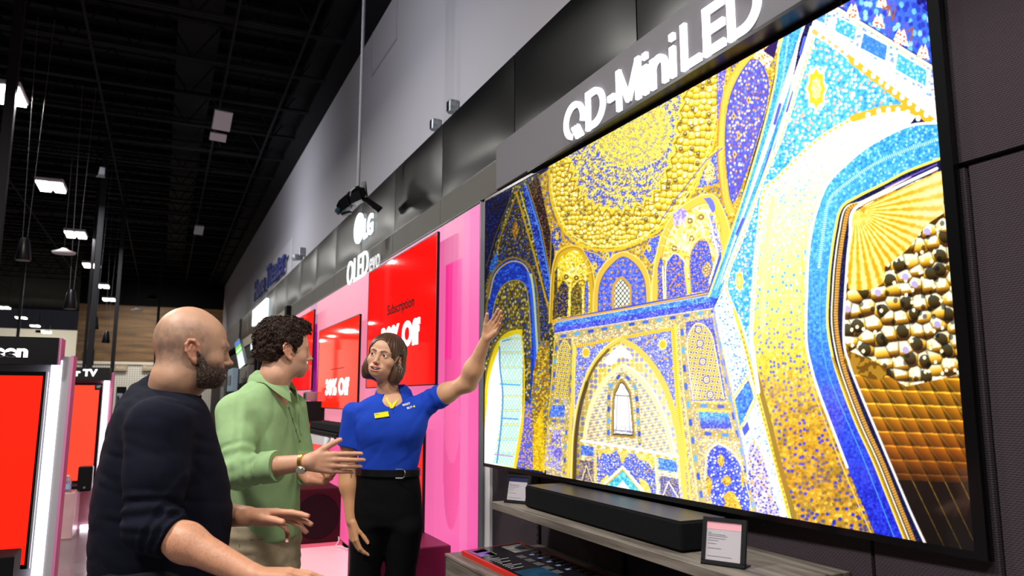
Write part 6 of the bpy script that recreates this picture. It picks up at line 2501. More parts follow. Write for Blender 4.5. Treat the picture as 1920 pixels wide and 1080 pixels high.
def shoes(P, feet, m, s=1.):
    for f in feet:
        f = np.array(f, float)
        c = np.array((f[0], f[1] + .05, .0))

        def fn(p):
            d = el(p, c + (0, .02, .035), (.048 * s, .14 * s, .045))
            d = smin(d, el(p, c + (0, -.05, .06), (.04, .055, .055)), .03)
            return smax(d, .004 - p[:, 2], .004)
        lo, hi = c + (-.08, -.2, -.01), c + (.08, .22, .14)
        v, q = sdf_mesh(fn, lo, hi, .006)
        o = P.put('shoe', v, q, m)
        mb = MB()
        mb.prism([tuple((c + (0, .02, 0))[:2] + np.array((.05 * math.cos(t), .145 * math.sin(t)))) for t in np.linspace(0, 2 * math.pi, 24, endpoint=False)], .012, (0, 0, 0), P.rt, P.fw, (0, 0, 1))
        mb.build('sole', M_matte, o)


def rows(P, R_, d, kx=None, ky=None):
    """torso sections from measured silhouette rows (y, left x, right x, half depth), seen from depth d.
    kx/ky: which local half axis the silhouette gives"""
    zs, cx, cy, rx, ry = [], [], [], [], []
    for (y, xl, xr, other) in R_[::-1]:
        c = P.L((xl + xr) / 2, y, d)
        h = (xr - xl) / 2 * d / FPX
        zs.append(c[2])
        cx.append(c[0])
        cy.append(c[1])
        if kx:
            rx.append(h)
            ry.append(other)
        else:
            rx.append(other)
            ry.append(h)
    return [np.array(q) for q in (zs, cx, cy, rx, ry)]


def cut_end(d, p, c, e, m=.005):
    """trim a sleeve square at c (coming from e)"""
    ax = nrmz(c - e)
    return smax(d, (p - c) @ ax - m, .004)


def bald_man():
    d0 = 2.16
    base = dep(310, 1000, d0)
    P = Person(base[0], base[1], 84, 'bald bearded man in a navy sweater at the left, gesturing with open hands')
    L = P.L
    S = rows(P, [(728, 262, 352, .085), (745, 238, 372, .14), (765, 224, 384, .185), (800, 212, 394, .205), (850, 202, 408, .205), (900, 191, 420, .2), (950, 184, 427, .2), (1010, 180, 424, .2), (1080, 180, 414, .19), (1160, 186, 412, .185)], d0)
    shN, elN, wrN = L(300, 800, 1.97), L(284, 985, 1.90), L(470, 1078, 1.84)
    cuN = elN + (wrN - elN) * .22
    shF, elF, wrF = L(320, 800, 2.36), L(350, 960, 2.42), L(462, 968, 2.22)
    cuF = elF + (wrF - elF) * .35

    def sweater(p):
        d = section(p, *S, n=2.2)
        a = smin(chain(p, [shN + (0, -.005, .0), (shN + elN) / 2, elN + (0, -.005, 0)], [.080, .075, .062], .02), rc(p, elN, cuN + (cuN - elN) * .3, .062, .056), .03)
        a = a + limb_rings(p, shN, elN, .004, .036, .62, 1.12, 4) + limb_rings(p, elN, cuN, .0045, .026, .2, 1.1, 5)
        a = cut_end(a, p, cuN, elN)
        b = cut_end(smin(chain(p, [shF, elF], [.08, .062], .02), rc(p, elF, cuF, .062, .05), .02), p, cuF, elF)
        d = smin(d, rc(p, L(284, 746, 2.165), L(292, 735, 2.165), .062, .05), .05)
        d = smin(smin(d, a, .05), b, .04)
        d = d + folds(p, .0032, 8, 3, (0, .3, 1))
        # drape lines from armpit
        # neck opening
        d = smax(d, -rc(p, nb + (0, .01, .0), nb + (0, .02, .12), .064, .07), .006)
        return d
    nb = L(318, 722, 2.165)
    HO = L(364, 656, 2.165)
    hs = .935
    HR = frame(84 - 84, -2, 0) * hs
    # ---- garment
    lo, hi = bounds([(S[1].min() - .2, S[2].min() - .2, S[0][0]), (S[1].max() + .2, S[2].max() + .2, S[0][-1]), shN, elN, cuN, shF, elF, cuF], .13)
    lo[2] = S[0][0] - .03
    v, q = sdf_mesh(sweater, lo, hi, .0052)
    v = relax(v, q, 1)
    P.put('sweater', v, q, mat('navy_knit', '#10121f', .9, bump=('weave', 190, .15), noise=(40, .12)))
    # ribbed neck band
    mb = MB()
    ring = []
    for t in np.linspace(0, 2 * math.pi, 48, endpoint=False):
        pass
    pts = []
    for t in np.linspace(0, 2 * math.pi, 40, endpoint=False):
        pr = np.array((math.cos(t), math.sin(t)))
        # find garment edge height around the neck
        c = nb + np.array((pr[0] * .068, .014 + pr[1] * .07, 0))
        zz = np.linspace(-.06, .08, 60)
        dd_ = sweater(np.array([c + (0, 0, z) for z in zz]))
        k = np.where(dd_ < 0)[0]
        z = zz[k[-1]] if len(k) else 0
        pts.append(c + (0, 0, z + .001))
    pts = np.array(pts)
    for _ in range(3):
        pts = (np.roll(pts, 1, 0) + pts + np.roll(pts, -1, 0)) / 3
    pts = list(pts) + [pts[0]]
    mb.tube([tuple(q_ @ P.R.T) for q_ in pts], .0065, 8)
    mb.build('neck_band', mat('navy_rib', '#0f1326', .9, bump=('weave', 260, .6)), P.root, smooth=True)
    # ---- head
    o = dict(jaw=1.12, nose=1.0, brow=1.5, crown=1.13, eye_open=.7, open=.0035, ear=1.1)
    nbh = (nb + (0, 0, -.06) - HO) @ HR / hs ** 2

    def head(p):
        d = head_sdf(p, o)
        d = smin(d, chain(p, [(0, -.035, -.055), (0, -.045, -.09), nbh], [.062, .064, .075], .03), .03)
        d = smin(d, rc(p, (0, .0, -.085), nbh + (0, .02, .03), .045, .05), .03)
        return d
    v, q = sdf_mesh(head, (-.1, -.15, -.25), (.1, .135, .14), .0022)
    v = relax(v, q, 1, .4)
    base_c = np.array(hx('#b38a70'))
    c = skin_color(v, base_c, .05)
    x, y, z = np.abs(v[:, 0]), v[:, 1], v[:, 2]
    fz = fbm(v * 90, 9, 2)
    # shaved hair shadow round the sides and back
    hl = np.clip((.088 - z - .45 * np.maximum(y, 0)) / .03, 0, 1) * np.clip((z + .07) / .03, 0, 1) * np.clip((.045 - y) / .02, 0, 1)
    earm = np.clip(1 - ear_sdf(mirror(v), 1.1) / .004, 0, 1)
    c = blend(c, hl * (.55 + .3 * fz + .25 * fbm(v * 22, 4, 2)) * (1 - earm), '#64564f', .75)
    beard = np.clip((-.030 - z - .0 * y + np.clip((.03 - y) / .05, 0, 1) * .05) / .018, 0, 1) * np.clip((y + .012) / .018, 0, 1) * np.clip((z + .14) / .02, 0, 1)
    cheek = np.clip((y - .068) / .012, 0, 1) * np.clip((z + .05) / .008, 0, 1)
    beard = beard * (1 - cheek)
    c = blend(c, beard * (.8 + .3 * fz), '#3b2c2a', .85)
    c = blend(c, earm, '#c07a62', .6)
    c = blend(c, np.clip(1 - np.linalg.norm((v - (0, .105, -.035)) / (.016, .02, .014), axis=1), 0, 1) * 2, '#c4745c', .4)
    lip = np.clip(1 - chain(mirror(v), [(0, .0965, -.075), (.010, .0945, -.0742), (.02, .0835, -.0685)], [.005, .0048, .002], .003) / .0025, 0, 1)
    c = blend(c, lip, '#a85a50', .8)
    bro = np.clip(1 - rc(mirror(v), (.014, .093, .017), (.044, .08, .021), .0042, .003) / .003, 0, 1)
    c = blend(c, bro * (.8 + .3 * fz), '#3a2a24', .85)
    mq_ = mirror(v)
    lash_ = np.clip(1 - np.abs(np.linalg.norm((mq_ - (EYE_C[0] + .0005, .0895, EYE_C[2] + .0006)) / (.0132, .02, .0052), axis=1) - 1.02) / .22, 0, 1) * (v[:, 1] > .07)
    c = blend(c, lash_, '#2a1a14', .75)
    headpart = (v @ HR.T + HO, q, c)
    # ---- arms and hands
    cam_dir = P.vec(CF)
    right_dir = P.vec(CR)
    up = np.array((0, 0, 1.))
    parts = [headpart]
    M_ = []
    FN = nrmz(right_dir * .9 + up * -.08 + cam_dir * .25)
    handN = hand_parts(wrN, FN, -up, 1, (.15, .15, .2, .25), (.7, .7, .2), 1.04)
    FF = nrmz(right_dir * .97 - up * .05 + cam_dir * .1)
    handF = hand_parts(wrF, FF, nrmz(-up * .75 - cam_dir * .6), -1, (.10, .17, .24, .5), (.35, .9, .35), 1.05, .1)
    for (e, w, hp) in ((elN, wrN, handN), (elF, wrF, handF)):
        def arm(p, e=e, w=w, hp=hp):
            m_ = e + (w - e) * .35
            d = chain(p, [e + (w - e) * .1, m_, w], [.036, .0445, .029], .03)
            return smin(d, hand_eval(p, hp), .016)
        pts_ = [e, w] + [q_ for f in hp[1] for q_ in f[0]]
        lo, hi = bounds(pts_, .06)
        v, q = sdf_mesh(arm, lo, hi, .0026)
        v = relax(v, q, 1, .4)
        c = skin_color(v, np.array(hx('#c08a6c')), .08)
        tips = np.zeros(len(v))
        for f in hp[1]:
            tips = np.maximum(tips, np.clip(1 - np.linalg.norm(v - f[0][-1], axis=1) / .02, 0, 1))
        c = blend(c, tips, '#cf8a78', .6)
        # arm hair as darker flecks on the forearm
        s_ = ((v - e) @ nrmz(w - e)) / np.linalg.norm(w - e)
        c = blend(c, np.clip(s_ * 3, 0, 1) * np.clip((1.0 - s_) * 4, 0, 1) * np.clip(.3 + fbm(v * 420, 8, 2) * 1.2, 0, 1), '#7a4e36', .3)
        parts.append((v, q, c))
    feet = [L(310, 1000, 2.06) * (1, 1, 0) + (0, -.02, .07), L(310, 1000, 2.28) * (1, 1, 0) + (0, .02, .07)]
    hips = [np.array((f[0] * .8, f[1], .9)) for f in feet]

    def hidden(p):
        d = section(p, S[0], S[1], S[2], S[3] * .86, S[4] * .86)
        d = smin(d, leg_sdf(p, hips, feet, .08, .04), .04)
        d = smin(d, chain(p, [shN, elN], [.055, .045]), .04)
        return smin(d, chain(p, [shF, elF], [.055, .045]), .04)
    lo, hi = bounds([feet[0], feet[1], (S[1].min() - .2, S[2].min() - .2, 0), (S[1].max() + .2, S[2].max() + .2, S[0][-1])], .05)
    v, q = sdf_mesh(hidden, lo, hi, .012)
    parts.append((v, q, skin_color(v, base_c)))
    v, q, c = merge(parts)
    body = P.put('body', v, q, M_skin, c)
    make_eyes(P, HR, HO, (.05, 1, -.02), '#3a2a1c', body)
    nails(P, handF, body, M_nail, nrmz(up * .8 + cam_dir * .4))
    # teeth
    tv_ = []
    mb = MB()
    for k in range(-3, 4):
        cc = np.array((k * .0055, .0885 - abs(k) * .0014, -.0668))
        q8 = [cc + (a * .0026, b * .002, e_ * .0034) for e_ in (-1, 1) for a, b in ((-1, -1), (1, -1), (1, 1), (-1, 1))]
        q8 = [tuple((HR @ q_ + HO) @ P.R.T) for q_ in q8]
        mb.hexa(q8[:4], q8[4:])
    mb.build('teeth', mat('tooth', '#efe8e0', .3), body)
    # beard: a close-cropped shell with bristles

    def beardf(p):
        x, y, z = np.abs(p[:, 0]), p[:, 1], p[:, 2]
        side = np.clip((.040 - y) / .045, 0, 1)
        top = -.050 + side * .052
        m1 = z - top                        # below the cheek line
        m2 = (-.004 + np.clip(-.035 - z, 0, 1) * .15 - y)                    # in front of the ear
        m3 = (-.119 - z)
        m4 = smax(y - .072, -(z + .050), .004)   # bare upper cheeks near the nose
        lipz = el(p, (0, .094, -.0705), (.0215, .03, .0088))
        reg = smax(smax(smax(m1, m2, .008), m3, .008), -lipz, .003)
        reg = smax(reg, -smax(np.abs(x) - .03, np.abs(z + .02) - .03, .002) if False else reg, .0)
        th = .0036 * np.clip(-reg / .014, 0, 1)
        base = head(p) - th - (.0010 * vnoise(p * 420, 2) + .0007 * vnoise(p * 190, 5)) * np.clip(-reg / .006, 0, 1)
        return smax(base, reg + .001, .001)
    v, q = sdf_mesh(beardf, (-.09, -.03, -.14), (.09, .13, .02), .0022)
    n = fbm(v * np.array((420, 300, 420)), 12, 2)[:, None]
    cb = np.array(hx('#43352f')) * (1 + .35 * n)
    cb = blend(cb, np.clip(n[:, 0] * 1.4 - .35, 0, 1), '#94857f', .6)
    P.put('beard', v @ HR.T + HO, q, mat('beard_hair', attr=True, rough=.8), cb, body)
    # eyebrow hairs
    for s in (-1, 1):
        mb = MB()
        rg = random.Random(4)
        for k in range(60):
            t = rg.random()
            a = np.array((s * (.013 + .028 * t), .0935 - .014 * t * t, .014 + .006 * t + rg.uniform(-.003, .003)))
            b = a + np.array((s * .006, -.001, .002 + rg.uniform(-.001, .001)))
            mb.tube([tuple((HR @ a + HO) @ P.R.T), tuple((HR @ b + HO) @ P.R.T)], [.0006, .0003], 4)
        mb.build('eyebrow', mat('brow_hair', '#2c201c', .7), body)
    # trousers and shoes

    def pants(p):
        hipc = np.array(((feet[0][0] + feet[1][0]) / 2, feet[0][1], .95))
        d = el(p, hipc, (.19, .16, .16))
        return smin(d, leg_sdf(p, hips, feet, .105, .07), .05) + folds(p, .004, 8, 6)
    lo, hi = bounds([feet[0], feet[1], hips[0] + (0, 0, .22), hips[1] + (0, 0, .22)], .2)
    lo[2] = .04
    v, q = sdf_mesh(pants, lo, hi, .011)
    P.put('trousers', v, q, mat('dark_trousers', '#1c1e24', .8))
    shoes(P, feet, mat('shoe_brown', '#2b1d14', .4))
    return P


# ================================================================ THE MAN IN THE GREEN SHIRT
def green_man():
    d0 = 3.0
    base = dep(492, 1000, d0)
    P = Person(base[0], base[1], 122, 'curly-haired man in a pale green shirt and khaki trousers, wearing a gold watch')
    L = P.L
    S = rows(P, [(706, 478, 536, .05), (720, 455, 543, .07), (738, 432, 552, .09), (770, 420, 560, .112), (825, 418, 566, .118), (880, 421, 572, .122), (940, 423, 573, .125), (997, 424, 570, .125), (1010, 426, 568, .125)], d0, kx=True)
    # the trunk faces partly to the camera: silhouette half width applies to x, reduced for the turn
    shN, elN, wrN = L(440, 772, 2.86), L(447, 884, 2.74), L(578, 866, 2.66)
    cuN = elN + (wrN - elN) * .52
    shF, elF, wrF = L(545, 765, 3.12), L(566, 872, 3.16), L(580, 897, 2.90)
    cuF = elF + (wrF - elF) * .5
    nb = L(512, 712, 3.0)
    HO = L(535, 656, 3.0)
    hs = .95
    HR = frame(80 - P.az, 0, 0) * hs

    def shirt(p):
        d = section(p, *S, n=2.25)
        a = smin(chain(p, [shN, (shN + elN) / 2, elN], [.072, .066, .060], .02), rc(p, elN, cuN + (cuN - elN) * .2, .060, .050), .03)
        a = a + limb_rings(p, shN, elN, .0042, .05, .55, 1.15, 34) + limb_rings(p, elN, cuN, .003, .04, -.1, .8, 35)
        a = cut_end(a, p, cuN, elN, .0)
        b = cut_end(smin(chain(p, [shF, elF], [.066, .056], .02), rc(p, elF, cuF, .056, .048), .02), p, cuF, elF, .0)
        d = smin(smin(d, a, .035), b, .03)
        d = d + folds(p, .0034, 5, 31, (.5, .3, .2))
        d = smax(d, -rc(p, nb + (0, .0, .0), nb + (0, .02, .12), .058, .066), .006)
        # open V at the throat
        vv = p - (nb + (0, .075, -.02))
        d = smax(d, -smax(np.abs(vv[:, 0]) * 1.0 - .024 - vv[:, 2] * .45, np.maximum(-vv[:, 2] - .075, -vv[:, 1] - .03), .004), .004)
        return smax(d, S[0][0] + .004 - p[:, 2] - .008 * np.sin(p[:, 0] * 9), .004)
    M_shirt = mat('green_linen', '#91b07e', .85, bump=('noise', 500, .2), noise=(22, .08))
    lo, hi = bounds([(S[1].min() - .22, S[2].min() - .2, S[0][0]), (S[1].max() + .22, S[2].max() + .2, S[0][-1]), shN, elN, cuN, shF, elF, cuF], .11)
    lo[2] = S[0][0] - .03
    v, q = sdf_mesh(shirt, lo, hi, .0058)
    v = relax(v, q, 1)
    sh = P.put('shirt', v, q, M_shirt)
    # cuffs: rolled bands
    for c_, e, r_ in ((cuN, elN, .053), (cuF, elF, .05)):
        ax = nrmz(c_ - e)
        mb = MB()
        prof = [(r_ - .006, .012), (r_ + .001, .014), (r_ + .005, .006), (r_ + .005, -.045), (r_, -.052), (r_ - .006, -.05)]
        mb.lathe(prof, tuple(c_ @ P.R.T), 28, ax=tuple(ax @ P.R.T))
        mb.build('cuff', M_shirt, P.root, smooth=True)
    collar(P, nb + (0, -.002, .0), (.061, .064), (.088, .094), .034, -.012, .42, M_shirt, P.root, lean=.055, tip=.028)
    # placket line with buttons, chest pocket outline
    mbp = MB()
    pts = []
    for k in range(7):
        t = k / 6
        p_, n_ = march(shirt, P, 541 + t * 20, 765 + t * 62, 2.5, 3.3)
        pts.append(tuple((p_ + n_ * .0005) @ P.R.T))
        if k % 2 == 0:
            mbp2 = MB()
            mbp2.lathe([(.0001, 0), (.0045, 0), (.005, .0015), (.0001, .002)], tuple((p_ + n_ * .002) @ P.R.T), 12, ax=tuple(n_ @ P.R.T))
            mbp2.build('button', mat('shirt_button', '#5d6b4c', .4), sh)
    mbp.tube(pts, .0022, 6)
    mbp.build('placket', mat('green_seam', '#6f8c62', .9), sh)
    pk = []
    for (x, y) in ((560, 775), (560, 800), (563, 813), (566, 818)):
        p_, n_ = march(shirt, P, x, y, 2.5, 3.3)
        pk.append(tuple((p_ + n_ * .0006) @ P.R.T))
    MB().tube(pk, .0018, 6).build('pocket_seam', MATS['green_seam'], sh)
    # head
    o = dict(jaw=1.02, nose=1.1, brow=1.1, crown=1.0, ear=1.12)
    nbh = (nb + (0, 0, -.07) - HO) @ HR / hs ** 2

    def head(p):
        d = head_sdf(p, o)
        return smin(d, chain(p, [(0, -.03, -.06), (0, -.035, -.1), nbh], [.056, .058, .068], .03), .03)
    v, q = sdf_mesh(head, (-.12, -.16, -.26), (.12, .14, .14), .0025)
    v = relax(v, q, 1, .4)
    bc = np.array(hx('#d3a288'))
    c = skin_color(v, bc, .04)
    earm = np.clip(1 - ear_sdf(mirror(v), 1.12) / .004, 0, 1)
    c = blend(c, earm, '#d08c74', .6)
    x, y, z = np.abs(v[:, 0]), v[:, 1], v[:, 2]
    st_ = np.clip((-.045 - z) / .02, 0, 1) * np.clip((y + .01) / .03, 0, 1) * np.clip((z + .13) / .03, 0, 1)
    c = blend(c, st_, '#a88676', .45)
    bro = np.clip(1 - rc(mirror(v), (.014, .093, .017), (.044, .08, .021), .0042, .003) / .003, 0, 1)
    c = blend(c, bro, '#3a2820', .85)
    lip = np.clip(1 - chain(mirror(v), [(0, .0985, -.069), (.010, .0955, -.069), (.02, .0855, -.0685)], [.007, .0068, .002], .003) / .0025, 0, 1)
    c = blend(c, lip, '#b4685c', .7)
    mq_ = mirror(v)
    lash_ = np.clip(1 - np.abs(np.linalg.norm((mq_ - (EYE_C[0] + .0005, .0895, EYE_C[2] + .0006)) / (.0132, .02, .0052), axis=1) - 1.02) / .22, 0, 1) * (v[:, 1] > .07)
    c = blend(c, lash_, '#2a1a14', .75)
    parts = [(v @ HR.T + HO, q, c)]
    cam_dir, right_dir = P.vec(CF), P.vec(CR)
    up = np.array((0, 0, 1.))
    FN = nrmz(right_dir * .97 - up * .06 + cam_dir * .12)
    handN = hand_parts(wrN, FN, nrmz(cam_dir * .9 - up * .1), 1, (.05, .1, .14, .2), (.75, .85, .0), 1.02, .03)
    FF = nrmz(right_dir * .8 - cam_dir * .25 + up * .05)
    handF = hand_parts(wrF, FF, nrmz(up * .85 - cam_dir * .4), -1, (.75, .8, .85, .9), (.6, .7, .5), .95, .03)
    for (e, w, hp, cc) in ((elN, wrN, handN, '#c08e72'), (elF, wrF, handF, '#b07a60')):
        def arm(p, e=e, w=w, hp=hp):
            m_ = e + (w - e) * .35
            d = chain(p, [e + (w - e) * .12, m_, w], [.034, .0405, .0265], .03)
            return smin(d, hand_eval(p, hp), .014)
        lo, hi = bounds([e, w] + [q_ for f in hp[1] for q_ in f[0]], .055)
        v, q = sdf_mesh(arm, lo, hi, .003)
        v = relax(v, q, 1, .4)
        c = skin_color(v, np.array(hx(cc)), .07)
        tips = np.zeros(len(v))
        for f in hp[1]:
            tips = np.maximum(tips, np.clip(1 - np.linalg.norm(v - f[0][-1], axis=1) / .022, 0, 1))
        c = blend(c, tips, '#d29a8a', .6)
        parts.append((v, q, c))
    feet = [L(470, 1000, 2.92) * (1, 1, 0) + (0, 0, .07), L(520, 1000, 3.08) * (1, 1, 0) + (0, 0, .07)]
    hips = [np.array((f[0] * .85, f[1], .92)) for f in feet]

    def hidden(p):
        d = section(p, S[0], S[1], S[2], S[3] * .8, S[4] * .8)
        d = smin(d, leg_sdf(p, hips, feet, .075, .04), .04)
        d = smin(d, chain(p, [shN, elN], [.045, .034]), .02)
        return smin(d, chain(p, [shF, elF], [.045, .034]), .02)
    lo, hi = bounds([feet[0], feet[1], (S[1].min() - .2, S[2].min() - .15, 0), (S[1].max() + .2, S[2].max() + .15, S[0][-1])], .05)
    v, q = sdf_mesh(hidden, lo, hi, .012)
    parts.append((v, q, skin_color(v, bc)))
    v, q, c = merge(parts)
    body = P.put('body', v, q, M_skin, c)
    make_eyes(P, HR, HO, (.1, 1, .02), '#4a3a28', body)
    nails(P, handN, body, M_nail, nrmz(-cam_dir))

    # hair: thick wavy mass with curls
    def hairf(p):
        q_ = mirror(p)
        n = .006 * vnoise(p * 55, 3) + .0045 * vnoise(p * 110, 4)
        d = el(p, (0, -.022, .043), (.090, .112, .097))
        d = smin(d, el(p, (0, .045, .098), (.06, .055, .034)), .03)
        d = smin(d, el(p, (0, -.075, -.02), (.072, .05, .06)), .03)
        d = d - n
        # clear the face, ears and nape
        face = smax(smax(.055 - p[:, 1] + .0 * p[:, 2], p[:, 2] - .078, .01), -1e3 * np.ones(len(p)), 0)
        d = smax(d, -smax(.052 - p[:, 1], p[:, 2] - .074, .012), .006)
        d = smax(d, -smax(.012 - p[:, 1] + np.maximum(p[:, 2], 0) * .35, p[:, 2] + .012, .008), .004)
        d = smax(d, -el(q_, (.086, -.01, -.012), (.03, .026, .034)), .004)
        d = smax(d, -.062 - p[:, 2] - .3 * np.minimum(p[:, 1] + .05, 0), .01)
        return d
    v, q = sdf_mesh(hairf, (-.12, -.16, -.1), (.12, .13, .16), .0028)
    n = fbm(v * 120, 21, 2)[:, None]
    ch = np.array(hx('#2a1b14')) * (1 + .5 * n)
    ho = P.put('hair', v @ HR.T + HO, q, mat('dark_hair', attr=True, rough=.75, spec=.2), ch, P.root)
    vo, qo = v, q
    rg = random.Random(9)
    mb = MB()
    sel = [i for i in range(len(v)) if v[i][2] > -.03]
    for k in range(1000):
        i = rg.choice(sel)
        p0 = v[i]
        if p0[2] < .04 and rg.random() < .6:
            continue
        nr = nrmz(p0 - np.array((0, -.02, .02)))
        flow = nrmz(np.array((rg.uniform(-.5, .5), rg.uniform(-1, .6), rg.uniform(-.9, .3))))
        t1 = nrmz(flow - np.dot(flow, nr) * nr)
        t2 = np.cross(nr, t1)
        Ln = rg.uniform(.016, .034)
        am = rg.uniform(.002, .005)
        ph = rg.uniform(0, 6.28)
        pts = []
        for j in range(9):
            u = j / 8
            pts.append(p0 - nr * .002 + t1 * Ln * (u - .3) + t2 * am * math.sin(ph + u * 6.5) + nr * (.0045 * math.sin(u * math.pi) + .002 * math.cos(ph + u * 7) + .003 * u * u - .5 * 8 * (Ln * (u - .3)) ** 2))
        mb.tube([tuple((HR @ q_ + HO) @ P.R.T) for q_ in pts], [.0006, .0014, .0019, .002, .002, .0018, .0014, .0009, .0003], 5)
    mb.build('curls', mat('curl_hair', '#2b1b14', .6, noise=(70, .6), spec=.25), ho, smooth=True)
    # watch
    ax = nrmz(wrN - elN)
    wc = wrN - ax * .018
    r = empty('wrist_watch', P.O + wc @ P.R.T, 0)
    tagm = mat('gold_band', '#c9a45a', .3, metal=.9)
    bpy.data.objects.remove(r)
    mb = MB().lathe([(.0305, -.008), (.033, -.0075), (.033, .0075), (.0305, .008)], tuple((wc - P.O * 0) @ P.R.T), 30, ax=tuple(ax @ P.R.T))
    wroot = mb.build('wrist_watch', tagm, None, smooth=True)
    wroot.location = P.O
    tag(wroot, 'gold banded wrist watch on the right wrist of the man in green', 'watch')
    wd = nrmz(-cam_dir * .75 - up * .65)
    wd = nrmz(wd - np.dot(wd, ax) * ax)
    face_c = wc + wd * .033
    mb = MB().lathe([(.001, -.004), (.0175, -.004), (.0185, .0), (.0165, .005), (.001, .0055)], tuple(face_c @ P.R.T), 28, ax=tuple(wd @ P.R.T))
    mb.build('case', mat('watch_case', '#b9b4a4', .2, metal=.9), wroot, smooth=True)
    mb = MB().lathe([(.0005, .0056), (.0145, .0056), (.0145, .0062), (.0005, .0063)], tuple(face_c @ P.R.T), 28, ax=tuple(wd @ P.R.T))
    mb.build('dial', mat('watch_dial', '#dcd8cc', .2), wroot)

    # trousers
    wz = S[0][0] + .03
    hc = L(494, 1015, 3.0)

    def pants(p):
        d = section(p, np.array([hc[2] - .2, hc[2] - .12, hc[2] - .04, hc[2] + .06]), np.array([hc[0]] * 4), np.array([hc[1]] * 4), np.array([.15, .158, .152, .145]), np.array([.12, .128, .118, .108]))
        d = smin(d, leg_sdf(p, hips, feet, .102, .075), .03)
        d = d + folds(p, .0035, 10, 41, (0, 0, 1)) + .002 * np.sin(p[:, 2] * 120 + 3 * vnoise(p * 12, 3)) * np.clip((p[:, 2] - hc[2] + .2) * 8, 0, 1)
        return d
    lo, hi = bounds([feet[0], feet[1], hc + (-.05, 0, .06), hc + (.05, 0, .06)], .19)
    lo[2], hi[2] = .05, hc[2] + .07
    v, q = sdf_mesh(pants, lo, hi, .0075)
    pt = P.put('trousers', v, q, mat('khaki_cotton', '#a2947a', .85, bump=('weave', 160, .3), noise=(30, .08)))
    for seam in (((447, 996), (449, 1020), (450, 1050), (452, 1080)), ((449, 1006), (470, 1012), (490, 1012), (503, 1005)), ((424, 1000), (423, 1030), (420, 1070))):
        pts = []
        for (x, y) in seam:
            p_, n_ = march(pants, P, x, y, 2.5, 3.4)
            pts.append(tuple((p_ + n_ * .0006) @ P.R.T))
        MB().tube(pts, .0016, 6).build('seam', mat('khaki_seam', '#6e6350', .9), pt)
    shoes(P, feet, mat('shoe_tan', '#5b4630', .5))
    return P


